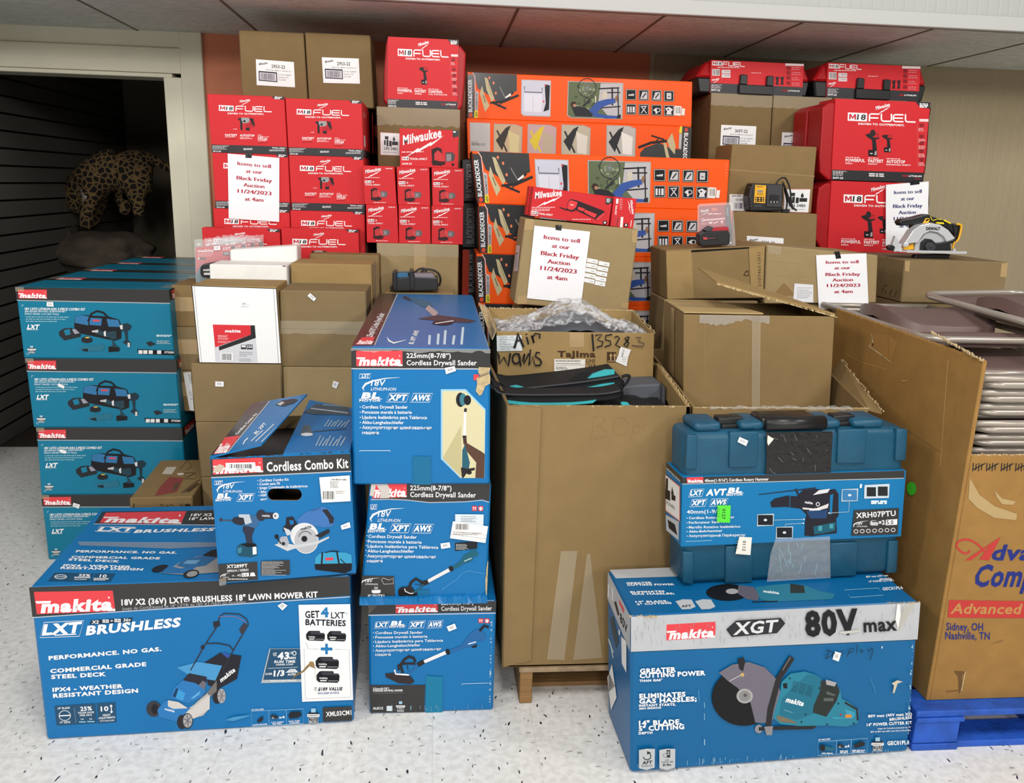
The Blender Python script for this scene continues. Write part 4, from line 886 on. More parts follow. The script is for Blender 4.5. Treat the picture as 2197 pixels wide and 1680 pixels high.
def badge(f, x, y, w, h):
    """warranty badge"""
    f.rect(x+w*.3, y, x+w*.7, y+h*.3, '9CC4D8'); f.rect(x+w*.05, y+h*.28, x+w*.95, y+h*.45, '20262E'); f.rect(x-w*.05, y+h*.4, x+w*1.05, y+h*.58, 'white'); f.rect(x+w*.1, y+h*.6, x+w*.9, y+h, '20262E'); f.frame(x+w*.1, y+h*.6, x+w*.9, y+h, w*.04, 'white')
    f.text('WARRANTY', (x, y+h*.55), (x+w, y+h*.55), h*.10, '20262E', bold=.03); f.text('TOOL &', (x+w*.2, y+h*.77), (x+w*.8, y+h*.77), h*.12, 'white', bold=.02); f.text('BATTERY', (x+w*.16, y+h*.95), (x+w*.84, y+h*.95), h*.12, 'white', bold=.02)
def xlogo(f, t, p0, p1, h, shear=.28):
    """slanted white initials with an outline plate"""
    p0 = np.array(p0, float); p1 = np.array(p1, float); e = (p1-p0)/math.hypot(*(p1-p0)); n = np.array([e[1], -e[0]]); s = e*shear*h
    a, b, c, d = p0-e*.28*h-n*.22*h, p1+e*.05*h-n*.22*h, p1+e*.35*h+s*.9+n*1.18*h, p0+s*1.0+n*1.18*h
    f.line([tuple(x) for x in (d, c, b, a)], h*.07, 'white', True); f.text(t, p0, p1, h, 'white', shear=shear, bold=.045)
def blmotor(f, p0, p1, h):
    p0 = np.array(p0, float); p1 = np.array(p1, float); e = (p1-p0); u = e/math.hypot(*e); n = np.array([u[1], -u[0]])
    f.text('BL', tuple(p0+n*h*.38+e*.08), tuple(p1+n*h*.38-e*.12), h*.72, 'white', shear=.35, bold=.05); f.line([tuple(p0+n*h*.31), tuple(p1+n*h*.31)], h*.06, 'white'); f.text('MOTOR', tuple(p0), tuple(p1-e*.06), h*.24, 'white', shear=.1, bold=.03)
def v18(f, x, y, w, h, t='18V', col='white', base='mk_blue'):
    """18 V sweep with the lithium line under it"""
    f.line([(x+w*.02, y+h), (x-w*.02, y+h*.78), (x+w*.06, y+h*.5), (x+w*.25, y+h*.28), (x+w*.6, y+h*.08), (x+w, y)], [h*.02, h*.12, h*.16, h*.11, h*.06, h*.01], col)
    f.text(t, (x+w*.2, y+h*.64), (x+w*.58, y+h*.62), h*.44, col, shear=.22, bold=.01); f.text('LITHIUM-ION', (x+w*.2, y+h*.98), (x+w*.88, y+h*.98), h*.22, col, shear=.22, bold=.0)
def icons(f, x, y, s, m1='D03A44'):
    f.rect(x, y, x+s, y+s, m1); f.rect(x+s*1.3, y, x+s*2.3, y+s, m1)
    for k in (.3, .7): f.line([(x+s*k, y+s*.85), (x+s*k, y+s*.4)], s*.12, 'white'); f.poly([(x+s*(k-.18), y+s*.45), (x+s*k, y+s*.15), (x+s*(k+.18), y+s*.45)], 'white')
    f.ell(x+s*1.8, y+s*.35, s*.2, s*.2, 'white', n=8); f.line([(x+s*1.45, y+s*.3), (x+s*1.55, y+s*.7), (x+s*2.05, y+s*.7), (x+s*2.15, y+s*.3)], s*.14, 'white'); f.rect(x+s*1.65, y+s*.55, x+s*1.95, y+s*.9, 'white')
def bulls(f, items, x, y, dy, cw, h, m='white', slope=0.0, dot=True, xs=18):
    for i, t in enumerate(items):
        yy = y+dy*i; w = cw*glyphs(t, .014)[2]*h
        if t == 'машина' or t == 'инструмент': f.text(t, (x+xs, yy), (x+xs+w, yy+slope*w), h, m, bold=.014); continue
        if dot: f.ell(x+h*.15, yy-h*.45, h*.17, h*.17, m, n=8)
        f.text(t, (x+xs, yy), (x+xs+w, yy+slope*w), h, m, bold=.014)

# ---- lawn mower box
f = G1.front.zoom(50, 1080, 5.109)
f.poly([(66, 945), (3577, 775), (3590, 985), (95, 1262)], 'mk_band'); f.line([(97, 1270), (1500, 1160), (3592, 1000)], 9, 'C9CCD0')
makita(f, [(118, 993), (962, 968), (992, 1190), (150, 1232)])
f.text('18V X2 (36V) LXT® BRUSHLESS 18" LAWN MOWER KIT', (1058, 1128), (3220, 1012), 66, 'white', bold=.035); f.text('Juego de Cortacésped de 18" LXT® de 18V X2 (36V) sin Escobillas', (1062, 1180), (2415, 1088), 34, '9EA0A4', bold=.012)
f.zoom(50, 1300, 5.3585)
f.line([(240, 205), (685, 180), (632, 358), (192, 378)], 6, 'white', True); f.text('LXT', (212, 356), (640, 318), 126, 'white', shear=.3, bold=.05); f.line([(355, 348), (600, 334)], 12, 'white')
f.poly([(765, 172), (1240, 140), (1222, 188), (748, 226)], 'mk_navy'); f.text('X2', (772, 216), (850, 212), 38, 'white', shear=.2, bold=.03); f.rect(895, 165, 965, 200, 'white'); f.rect(1030, 156, 1100, 192, 'white'); f.text('18v', (903, 194), (960, 190), 24, 'mk_navy', bold=.02); f.text('18v', (1040, 186), (1096, 182), 24, 'mk_navy', bold=.02); f.text('+', (985, 192), (1015, 190), 26, 'white', bold=.04); f.text('36v', (1130, 187), (1212, 180), 34, 'white', shear=.2, bold=.02)
f.text('BRUSHLESS', (706, 348), (1775, 240), 108, 'white', shear=.28, bold=.045)
for t, a, b in (('PERFORMANCE. NO GAS.', (292, 633), (1566, 518)), ('COMMERCIAL GRADE', (310, 780), (1392, 692)), ('STEEL DECK', (320, 846), (938, 808)), ('IPX4 - WEATHER', (335, 992), (1128, 945)), ('RESISTANT DESIGN', (342, 1060), (1300, 996))): f.text(t, a, b, 48, 'white', bold=.045)
f.poly([(358, 1152), (812, 1120), (834, 1348), (380, 1374)], 'mk_dark'); f.poly([(830, 1120), (1040, 1108), (1052, 1336), (848, 1350)], 'mk_dark')
f.text('18" BLADE', (395, 1190), (528, 1182), 22, 'white', bold=.02); f.ring(472, 1260, 64, 56, 6, 'white'); f.line([(408, 1264), (536, 1256)], 12, 'white'); f.text('19" DECK', (420, 1350), (538, 1344), 22, 'white', bold=.02); f.line([(578, 1168), (598, 1342)], 3, '9AB0C0')
f.text('25%', (648, 1208), (778, 1200), 48, 'white', bold=.03); f.text('THICKER GAUGE', (618, 1240), (800, 1230), 20, 'white', bold=.02); f.text('STEEL DECK', (640, 1268), (780, 1260), 20, 'white', bold=.02); f.text('14      16', (655, 1310), (778, 1306), 18, 'white', bold=.02); f.rect(632, 1326, 706, 1338, '8CC8E8'); f.rect(724, 1322, 806, 1334, '8CC8E8')
f.text('10', (878, 1212), (966, 1206), 56, 'white', bold=.03); f.line([(994, 1140), (998, 1224)], 10, 'white'); f.poly([(976, 1156), (992, 1130), (1012, 1154)], 'white'); f.poly([(980, 1212), (1000, 1234), (1016, 1208)], 'white'); f.text('HEIGHT', (900, 1266), (990, 1260), 22, 'white', bold=.02); f.text('ADJUSTMENTS', (854, 1300), (1040, 1288), 22, 'white', bold=.02); f.text('WITH SINGLE LEVER', (868, 1330), (1030, 1320), 16, 'white', bold=.01)
# the mower picture
DK, GR = '25262E', 'B9B7B4'
f.zoom(400, 1250, 4.8)
tb = [(20, 900), (165, 640), (290, 450), (318, 345), (365, 310), (520, 316), (595, 362), (618, 420), (545, 545), (455, 700), (350, 900)]
f.poly([(160, 820), (325, 715), (545, 745), (500, 985), (300, 1095), (200, 1050)], DK); f.poly([(340, 720), (380, 708), (440, 740), (400, 770)], '2E55A0')
f.text('makita', (335, 1025), (485, 905), 46, 'white', shear=.3, bold=.04)
f.poly([(-120, 870), (100, 812), (345, 850), (275, 1005), (20, 960)], '4C97CC'); f.line(tb, 12, '30333C'); f.line([(180, 622), (300, 618), (420, 640), (458, 688)], 13, '30333C'); f.line([(310, 345), (400, 338), (500, 345), (598, 405)], 4, 'B8707A')
f.poly([(522, 470), (572, 402), (612, 432), (560, 520), (535, 510)], '3A3A42'); f.poly([(250, 400), (318, 388), (324, 440), (262, 462)], '2A2A30'); f.ell(145, 660, 22, 22, '2A2A30', n=12)
f.ell(292, 1165, 46, 80, '2A292E'); f.ell(340, 1162, 42, 76, 'A8A6A6'); f.ell(340, 1162, 10, 16, 'DADADA', n=10)
for a in range(0, 360, 60): f.line([(340, 1162), (340+38*math.cos(math.radians(a)), 1162+68*math.sin(math.radians(a)))], 8, '6A686A')
f.poly([(-60, 1330), (60, 1250), (200, 1120), (215, 1290), (150, 1365), (40, 1398), (-40, 1380)], GR); f.poly([(60, 1245), (200, 1115), (290, 1000), (290, 1110), (215, 1180), (205, 1130)], '74706C')
f.zoom(50, 1300, 5.3585)
f.ell(1478, 1180, 84, 90, '3A3A40'); f.ell(1490, 1182, 40, 60, '222228')
f.poly([(1530, 1190), (1640, 1080), (1760, 1100), (1900, 1190), (2120, 1010), (2118, 1180), (1940, 1290), (1760, 1330), (1560, 1280)], 'CFCBC6'); f.poly([(1520, 1190), (1600, 1090), (1640, 1080), (1640, 1150), (1700, 1180), (1900, 1170), (1830, 1240), (1760, 1330), (1540, 1275)], '2F79BA'); f.text('makita', (1600, 1190), (1712, 1220), 26, 'white', shear=.2, bold=.03)
f.poly([(1668, 1050), (1710, 935), (1810, 850), (2000, 885), (2070, 960), (2030, 1040), (1870, 1115)], '2F79BA'); f.poly([(1700, 1040), (1745, 945), (1840, 1000), (1810, 1085)], '3F9AD4'); f.poly([(1690, 1035), (1735, 940), (1760, 950), (1728, 1050)], '163E62'); f.poly([(1900, 1060), (2010, 970), (2000, 1010), (1930, 1060)], '65AEDC')
f.poly([(1810, 850), (1880, 768), (2085, 808), (2080, 880), (1990, 905), (1950, 880)], '2C2B36'); f.poly([(1990, 905), (2040, 850), (2080, 880), (2060, 960)], '6E6C76')
f.ell(1800, 1330, 56, 84, '2C2B30'); f.ell(1862, 1318, 64, 92, '35343A'); f.ell(1866, 1316, 52, 78, 'A9A7A8'); f.ell(1866, 1316, 12, 18, 'DADADA', n=10)
for a in range(20, 380, 60): f.line([(1866, 1316), (1866+46*math.cos(math.radians(a)), 1316+70*math.sin(math.radians(a)))], 10, '5E5C60')
# run time plate and the white battery panel
f.zoom(400, 1250, 4.8)
f.poly([(838, 668), (1166, 662), (1182, 1012), (750, 1026)], 'AEB6BA'); f.poly([(848, 672), (1166, 666), (1176, 984), (772, 992)], 'mk_dark')
f.text('UP', (876, 726), (914, 724), 16, 'white', bold=.02); f.text('TO', (876, 746), (912, 744), 16, 'white', bold=.02); f.text('43', (920, 782), (1042, 776), 76, 'white', shear=.12, bold=.045); f.text('MIN', (1046, 776), (1112, 772), 24, 'white', bold=.03); f.ring(1098, 714, 18, 20, 7, 'white'); f.line([(1052, 704), (1080, 702)], 5, 'white'); f.line([(1056, 718), (1080, 716)], 5, 'white')
f.text('RUN TIME', (888, 818), (1106, 812), 28, 'white', shear=.12, bold=.03); f.text('UNDER LOAD', (906, 842), (1086, 836), 17, 'white', shear=.12, bold=.02); f.line([(822, 872), (1135, 858)], 4, 'D8DDE0')
f.text('OVER', (794, 942), (868, 938), 20, 'white', shear=.1, bold=.02); f.text('1/3', (880, 956), (992, 950), 62, 'white', shear=.12, bold=.045); f.text('ACRE', (1026, 946), (1112, 942), 22, 'white', shear=.1, bold=.03); f.poly([(1005, 916), (1050, 878), (1105, 876), (1140, 912)], 'D8DDE0'); f.line([(1050, 880), (1066, 914)], 3, 'mk_dark'); f.line([(1080, 878), (1104, 912)], 3, 'mk_dark'); f.text('WITH 4 BATTERIES', (845, 1012), (1115, 1002), 17, 'white', bold=.02)
f.poly([(1142, 210), (1686, 196), (1726, 1196), (1180, 1218)], 'F1F1F2')
nv2 = '17172A'
f.text('GET', (1212, 348), (1364, 342), 74, nv2, bold=.03); f.text('4', (1378, 340), (1462, 336), 104, '2279B4', bold=.05); f.text('LXT', (1484, 348), (1628, 346), 66, nv2, bold=.02); f.ring(1648, 294, 10, 10, 3, '557'+'799'); f.text('BATTERIES', (1214, 420), (1640, 428), 64, nv2, bold=.035)
battery(f, 1220, 478, 200, 105); battery(f, 1442, 478, 202, 108); battery(f, 1320, 748, 248, 126); battery(f, 1330, 896, 244, 122)
f.rect(1422, 610, 1450, 720, '2279B4'); f.rect(1376, 650, 1498, 680, '2279B4'); f.line([(1358, 668), (1200, 664), (1214, 1186), (1694, 1168), (1674, 670), (1520, 666)], 3, '8A8E96')
f.text('UP', (1308, 1080), (1334, 1079), 14, nv2, bold=.02); f.text('TO', (1308, 1102), (1332, 1101), 14, nv2, bold=.02); f.text('$189 VALUE', (1346, 1102), (1600, 1098), 36, nv2, shear=.2, bold=.035); f.text('INCLUDED IN PACK', (1342, 1138), (1570, 1132), 20, '2E5C98', shear=.15, bold=.02)
f.line([(1214, 596), (1232, 630), (1244, 660)], 3, '8A8680'); f.line([(1070, 990), (1110, 940), (1190, 900), (1240, 845), (1275, 815)], [5, 14, 18, 24, 10], '8A7448'); f.poly([(1240, 840), (1262, 795), (1300, 800), (1318, 870), (1290, 860)], '9A7E50'); f.line([(1318, 860), (1316, 940), (1338, 1010)], 3, 'B0A898')
f.poly([(1396, 1276), (1702, 1262), (1706, 1412), (1398, 1426)], 'mk_band'); f.text('XML03CM1', (1432, 1372), (1700, 1352), 50, 'white', bold=.025)
badge(f, 1240, 1285, 116, 152)
f.line([(652, 1316), (1196, 1290), (1194, 1442), (654, 1474)], 4, '9CC4DC', True); f.line([(832, 1308), (834, 1464)], 3, '9CC4DC'); f.line([(1014, 1298), (1016, 1452)], 3, '9CC4DC'); f.text('KIT INCLUDES', (654, 1310), (778, 1302), 15, 'white', bold=.02)
f.poly([(705, 1420), (740, 1380), (776, 1370), (770, 1412), (730, 1436)], '2A2A34'); battery(f, 850, 1352, 76, 46, '20222A'); f.text('x4', (936, 1392), (998, 1388), 26, 'white', bold=.03); f.poly([(1034, 1356), (1060, 1322), (1160, 1314), (1176, 1360), (1130, 1384), (1050, 1394)], '23262E')
f.text('LAWN MOWER', (664, 1466), (818, 1456), 15, 'white', bold=.02); f.text('LXT 4.0AH', (860, 1440), (984, 1432), 15, 'white', bold=.02); f.text('BATTERY', (874, 1456), (970, 1450), 15, 'white', bold=.02); f.text('DUAL PORT', (1040, 1428), (1160, 1420), 15, 'white', bold=.02); f.text('CHARGER', (1048, 1446), (1154, 1438), 15, 'white', bold=.02)
rr = random.Random(3)
for i in range(46): x = rr.uniform(10, 1640); y = 1560-x*.075+rr.uniform(-40, 0); f.rect(x, y, x+rr.uniform(2, 8), y+rr.uniform(3, 12), '8FC0DC')
f.poly([(380, 1405), (470, 1370), (610, 1355), (650, 1352), (560, 1385), (460, 1415)], '4A93C2')
mt = MB(G1.org); G1.mbs.append(('clear_tape', mt)); ft = G1.top(mt).zoom(50, 1080, 5.109); ft.z0 = .003
ft.poly([(600, 430), (2400, 440), (2400, 470), (1600, 505), (620, 470)], 'clear_tape')
f = G1.top().zoom(50, 1080, 5.109)
f.poly([(866, 92), (3460, 62), (3500, 248), (780, 222)], 'mk_band'); f.line([(776, 228), (3500, 252)], 7, 'C9CCD0')
makita(f, [(905, 104), (1788, 88), (1728, 228), (838, 214)])
f.text('18V X2 (36V) LXT® BRUSHLESS', (1832, 144), (2900, 130), 30, 'white', bold=.03, up=(14, -30)); f.text('18" LAWN MOWER KIT', (1812, 186), (2600, 176), 30, 'white', bold=.03, up=(14, -30))
f.text('LXT', (806, 306), (1190, 312), 1, 'white', bold=.05, up=(50, -44)); f.line([(835, 258), (1225, 262), (1160, 322), (785, 308)], 4, 'white', True); f.text('BRUSHLESS', (1205, 328), (2080, 306), 1, 'white', bold=.045, up=(36, -36))
for t, a, b in (('PERFORMANCE. NO GAS.', (572, 540), (1680, 556)), ('COMMERCIAL GRADE', (520, 602), (1490, 618)), ('STEEL DECK', (490, 630), (1050, 652)), ('IPX4 - WEATHER', (432, 694), (1175, 712)), ('RESISTANT DESIGN', (404, 722), (1305, 740))): f.text(t, a, b, 1, 'white', bold=.045, up=(14, -25))
f.poly([(345, 762), (775, 768), (725, 860), (268, 855)], 'mk_dark'); f.poly([(790, 768), (1010, 770), (955, 860), (735, 860)], 'mk_dark'); f.ring(410, 808, 66, 22, 6, 'white'); f.line([(350, 808), (470, 808)], 6, 'white'); f.text('25%', (604, 802), (730, 806), 1, 'white', bold=.03, up=(10, -26)); f.text('10', (832, 816), (908, 818), 1, 'white', bold=.03, up=(12, -34)); f.lines(560, 740, (812, 822, 840), 6, 'white'); f.lines(770, 940, (826, 838, 848), 6, 'white')
f.ell(1500, 720, 96, 36, '22242C', rot=-14); f.poly([(1490, 770), (1640, 700), (1740, 640), (1900, 590), (2300, 540), (2500, 700), (2200, 760), (1760, 790)], '9A9894'); f.poly([(1500, 770), (1600, 690), (1720, 720), (1900, 700), (1800, 780)], '2C6FA8'); f.poly([(1680, 690), (1760, 620), (1990, 580), (2130, 600), (2000, 690), (1800, 720)], '2F6898'); f.poly([(1750, 668), (1800, 630), (1940, 628), (1890, 672)], '6C9CC0'); f.poly([(1960, 580), (2060, 520), (2500, 440), (2500, 560), (2140, 600)], '22242C'); f.ell(1840, 780, 90, 44, '2A2A2E', rot=-12); f.ell(1850, 780, 62, 30, '9C9A98', rot=-12)
f.line([(80, 930), (400, 930)], 3, '6CA8CC')
sticker(G1, [(592, 1296), (603, 1289), (614, 1295), (603, 1306)])

# ---- combo kit carton on the mower box: open lid, hand hole, printed front
c = H1.c
f = H1.front
def wallq(mb, q, n, t, m):
    mb.hexa(list(q)+[p+n*t for p in q], m, .001)
bk = -H1.n
hx0, hx1, hy0, hy1 = 574, 647, 1047.5, 1073
Pm = lambda x, y: Vector(f.map([(x, y)], 0.0)[0])
# front panel with the hole left open: ring of quads round a rounded slot
slot = []
for k in range(24):
    t = 2*math.pi*k/24; cx = hx1-12.5 if math.cos(t) > 0 else hx0+12.5; slot.append((cx+12.5*math.cos(t), (hy0+hy1)/2+12.7*math.sin(t)))
rim = []
for x, y in slot:
    u = (x-(hx0+hx1)/2); v = (y-(hy0+hy1)/2); k = min(60/max(abs(u), 1e-6), 30/max(abs(v), 1e-6)); rim.append(((hx0+hx1)/2+u*k, (hy0+hy1)/2+v*k))
def ringface(off, m):
    n = 24; inner = [Vector(f.map([p], off)[0]) for p in slot]; outer = [Vector(f.map([p], off)[0]) for p in rim]
    H1.body.mesh(inner+outer, [(i, (i+1) % n, n+(i+1) % n, n+i) for i in range(n)], m)
for i in range(24):
    a, b = rim[i], rim[(i+1) % 24]; va, vb = abs(abs(a[0]-(hx0+hx1)/2)-60) < .01, abs(abs(b[0]-(hx0+hx1)/2)-60) < .01
    if va != vb:
        cr_ = (a[0], b[1]) if va else (b[0], a[1])
        for off, mm in ((0, 'mk_blue'), (-.005, 'kraft')): H1.body.face([Vector(f.map([p_], off)[0]) for p_ in (cr_, a, b)], mm)
ringface(0, 'mk_blue'); ringface(-.005, 'kraft')
ii = [Vector(f.map([p], 0)[0]) for p in slot]; io = [Vector(f.map([p], -.005)[0]) for p in slot]; H1.body.mesh(ii+io, [(i, (i+1) % 24, 24+(i+1) % 24, 24+i) for i in range(24)], 'kraft_brown')
x0, x1, y0, y1 = (hx0+hx1)/2-60, (hx0+hx1)/2+60, (hy0+hy1)/2-30, (hy0+hy1)/2+30
q = H1.q
def fullrow(ya, yb, xa, xb, m='mk_blue'):
    P = [Pm(xa, ya), Pm(xb, ya), Pm(xb, yb), Pm(xa, yb)]; H1.body.hexa(P+[p+bk*.005 for p in P], m)
TL, TR, BR, BL = [Vector((p[0], p[1], 0)) for p in q]
def edge(a, b, y): t = (y-a[1])/(b[1]-a[1]); return a[0]+(b[0]-a[0])*t
def band(pa, pb, pc, pd, m='mk_blue'):
    P = [Pm(*p) for p in (pa, pb, pc, pd)]; H1.body.hexa(P+[p+bk*.005 for p in P], m)
La, Lb, Ra, Rb = (edge(q[0], q[3], y0), y0), (edge(q[0], q[3], y1), y1), (edge(q[1], q[2], y0), y0), (edge(q[1], q[2], y1), y1)
band(q[0], q[1], Ra, La); band(La, (x0, y0), (x0, y1), Lb); band((x1, y0), Ra, Rb, (x1, y1)); band(Lb, Rb, q[2], q[3])
H1.body.hexa([c[1], c[5], c[6], c[2]]+[p+Vector((-.005, 0, 0)) for p in (c[1], c[5], c[6], c[2])], 'mk_blue', .001); H1.body.hexa([c[4], c[0], c[3], c[7]]+[p+Vector((.005, 0, 0)) for p in (c[4], c[0], c[3], c[7])], 'mk_blue', .001)
H1.body.hexa([c[5], c[4], c[7], c[6]]+[p-bk*.005 for p in (c[5], c[4], c[7], c[6])], 'kraft', .001); H1.body.hexa([c[3], c[2], c[6], c[7]]+[p+Vector((0, 0, .005)) for p in (c[3], c[2], c[6], c[7])], 'black')
iz = c[0].z-.02; inn = [Vector((p.x, p.y, iz)) for p in (c[0], c[1], c[5], c[4])]
f.zoom(430, 840, 4)
f.poly([(84, 585), (1292, 530), (1300, 672), (92, 735)], 'mk_band'); f.line([(92, 740), (1302, 678)], 9, 'B9BDC2')
makita(f, [(104, 588), (530, 568), (537, 692), (110, 714)])
f.text('Cordless Combo Kit', (568, 688), (1270, 650), 82, 'white', bold=.025)
f.poly([(105, 700), (120, 650), (165, 625), (205, 640), (180, 690)], 'C8B8A8')
f.line([(122, 770), (192, 766), (186, 798), (118, 800)], 4, 'white', True); f.text('LXT', (134, 796), (180, 792), 22, 'white', shear=.2, bold=.02)
v18(f, 148, 772, 232, 96); blmotor(f, (130, 942), (272, 934), 60); xlogo(f, 'XPT', (322, 930), (440, 926), 46)
bulls(f, ['Cordless Combo Kit', 'Combi sans Fil', 'Juego Combinado de Inalámbricos'], 488, 772, 31, .92, 22, slope=-.045, xs=18)
f.text('Akku-', (514, 868), (568, 865), 22, 'white'); f.text('Наб', (516, 898), (566, 894), 22, 'white'); f.text('инст', (516, 930), (572, 926), 18, 'white'); f.ell(500, 858, 4, 4, 'white', n=8); f.ell(500, 890, 4, 4, 'white', n=8)
# drill
f.line([(165, 1100), (290, 1105)], 10, '4A4C58'); f.ell(175, 1098, 14, 16, '3A3C48', n=10); f.poly([(265, 1100), (290, 1075), (345, 1070), (380, 1095), (395, 1130), (345, 1145), (290, 1130)], '2C2C38'); f.poly([(325, 1050), (420, 1050), (440, 1075), (445, 1120), (400, 1150), (380, 1130), (370, 1080), (330, 1075)], 'B8C0CC'); f.poly([(420, 1058), (500, 1060), (500, 1120), (470, 1165), (400, 1165), (380, 1140), (440, 1120)], '3C6690')
f.ell(520, 1058, 42, 48, '30313E'); f.poly([(500, 1030), (640, 1036), (650, 1086), (510, 1088)], '343542'); f.ell(645, 1062, 26, 28, 'D6D8DC'); f.ell(640, 1062, 8, 9, '3A3C48', n=10); f.text('makita', (528, 1068), (594, 1070), 18, 'white', bold=.02)
f.poly([(365, 1150), (410, 1150), (465, 1170), (440, 1240), (450, 1300), (395, 1300), (380, 1220), (360, 1190)], '2E3448'); f.poly([(330, 1310), (400, 1298), (480, 1310), (488, 1400), (440, 1418), (330, 1410), (310, 1380), (312, 1330)], '1D4F66'); f.poly([(340, 1305), (400, 1295), (470, 1300), (485, 1330), (400, 1330)], '14181E'); f.poly([(446, 1330), (478, 1326), (482, 1390), (448, 1396)], 'E8E8E8'); f.poly([(318, 1340), (355, 1330), (350, 1380), (320, 1385)], '3B7F98')
# circular saw
f.poly([(830, 1090), (900, 1030), (1040, 980), (1075, 985), (1110, 1010), (1150, 1100), (1130, 1150), (1060, 1160), (900, 1130), (840, 1130)], '4274B4'); f.poly([(1040, 1010), (1085, 1000), (1145, 1080), (1140, 1120), (1110, 1130), (1095, 1080), (1065, 1040)], '2A2C34'); f.line([(950, 1020), (1030, 995)], 5, '2A3C5C')
f.poly([(735, 1075), (790, 1065), (830, 1130), (820, 1170), (770, 1180), (710, 1200), (705, 1160), (730, 1140)], '26262E'); f.poly([(760, 1100), (795, 1098), (800, 1130), (770, 1140)], 'mk_blue')
f.ell(890, 1230, 120, 110, 'D9DBDE', n=28); f.ell(905, 1270, 105, 115, 'B4B6BC', n=28); f.ring(905, 1270, 104, 114, 5, 'E6E6E8'); f.ell(890, 1258, 26, 26, '1C1C22', n=14); f.text('makita', (862, 1188), (952, 1160), 26, '2A2A30', bold=.03)
f.poly([(632, 1310), (700, 1290), (810, 1310), (1000, 1280), (1100, 1236), (1104, 1250), (1010, 1300), (800, 1345), (745, 1364)], 'C6CAD0'); f.poly([(660, 1300), (690, 1240), (740, 1235), (760, 1290), (740, 1330)], 'A8ACB4'); f.ell(652, 1240, 18, 20, '1E1E24', n=10); f.line([(655, 1250), (690, 1300)], 10, '1E1E24'); f.ell(710, 1300, 16, 16, '2A2A30', n=10); f.poly([(710, 1160), (760, 1180), (790, 1220), (740, 1230)], 'C6CAD0'); f.poly([(980, 1230), (1100, 1170), (1110, 1200), (1030, 1250)], '2A2A30')
f.ring(900, 1250, 58, 56, 6, '3A3A42', 190, 330)
# tool bag
f.poly([(985, 1420), (1020, 1385), (1100, 1372), (1250, 1375), (1295, 1395), (1300, 1470), (980, 1480)], '3C9CC4'); f.poly([(978, 1475), (1300, 1468), (1296, 1530), (1240, 1556), (985, 1525)], '1E1C20'); f.line([(1045, 1375), (1035, 1530)], 14, '1E1C20'); f.line([(1170, 1372), (1200, 1540)], 14, '1E1C20'); f.line([(1070, 1378), (1130, 1362), (1185, 1368)], 8, '1E1C20'); f.poly([(1070, 1422), (1140, 1418), (1138, 1442), (1072, 1444)], 'mk_red'); f.line([(1200, 1430), (1250, 1480)], 8, '1E1C20')
f.poly([(152, 1478), (486, 1456), (492, 1612), (165, 1636)], 'mk_band'); f.text('XT289PT', (226, 1514), (404, 1504), 30, 'white', bold=.025); f.text('XPH14 / XSR01', (228, 1548), (410, 1536), 20, 'white', bold=.02); v18(f, 175, 1556, 76, 40); battery(f, 262, 1554, 60, 32, '3A3A3E'); f.text('×2', (318, 1584), (346, 1582), 20, 'white', bold=.03); f.poly([(352, 1554), (414, 1550), (416, 1582), (354, 1586)], 'white'); f.text('5.0', (358, 1580), (400, 1578), 20, 'ink', bold=.02); f.poly([(430, 1550), (460, 1548), (472, 1580), (424, 1582)], 'white'); f.lines(236, 410, (1606,), 6, 'white')
f.poly([(516, 1450), (764, 1440), (766, 1566), (518, 1576)], 'mk_band'); f.lines(524, 740, [1456+10*i for i in range(12)], 4, 'C8C8C8', .5, 7)
f.poly([(160, 1600), (222, 1590), (222, 1650), (165, 1662)], 'clear_tape')
ib = H1.part('barcode_label'); g = H1.fr(ib).zoom(430, 840, 4); g.poly([(216, 612), (468, 604), (478, 672), (222, 680)], 'white'); g.bars(248, 620, 440, 656, 'ink', 24, 3); g.text('4425797', (310, 673), (376, 671), 11, 'ink', bold=0)
ib = H1.part('barcode_label'); g = H1.fr(ib).zoom(430, 840, 4); g.poly([(1018, 728), (1280, 710), (1288, 930), (1040, 944)], 'F0EFEC'); g.bars(1048, 845, 1148, 915, '3A3A3A', 16, 8); g.bars(1122, 740, 1254, 752, '444444', 26, 9); g.lines(1110, 1190, (764, 776, 788, 800, 812), 5, '9A9A9A'); g.lines(1160, 1240, (845, 860), 5, '9A9A9A')
sticker(H1, [(730.5, 1125), (749.5, 1117), (752, 1129), (733, 1134)])
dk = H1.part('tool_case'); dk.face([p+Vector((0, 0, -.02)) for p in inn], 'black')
cb = H1.part('inner_carton'); zt = c[0].z-.006; cc = [c[0]*.42+c[1]*.58+bk*.10, c[0]*.1+c[1]*.9+bk*.10]; cb.hexa([Vector((p.x, p.y, zt)) for p in cc]+[Vector((p.x, p.y, zt-.012)) for p in cc[::-1]]+[Vector((p.x, p.y, zt))+bk*.06 for p in cc]+[Vector((p.x, p.y, zt-.012))+bk*.06 for p in cc[::-1]], 'kraft_tan')
def flap_on(b, name, P, ref, t=.004, m='mk_blue', under='kraft'):
    """a lid flap: 4 corners in place, its print read from photo quad ref (zoom frame)"""
    mb = b.part(name); n = (P[1]-P[0]).cross(P[3]-P[0]).normalized(); n = n if n.z > 0 else -n
    mb.hexa(list(P)+[p-n*t for p in P], m); fc = Face(mb, P, ref); fc.n = np.array(n); return fc
zt = c[0].z
hb = [c[0]+Vector((0, 0, .002)), c[4]+Vector((0, 0, .002))]
fr1, fr2 = atY(492, 971, c[0].y+.0), None
tip = [Vector((p.x, p.y, p.z)) for p in (atY(660, 846, c[4].y-.01),)]
P = [hb[1], tip[0], atY(598, 944, c[0].y+.13), hb[0]]
PL = [atY(541, 866, c[4].y), atY(659, 845, c[4].y-.02), None, c[0]+Vector((0, 0, .003))]
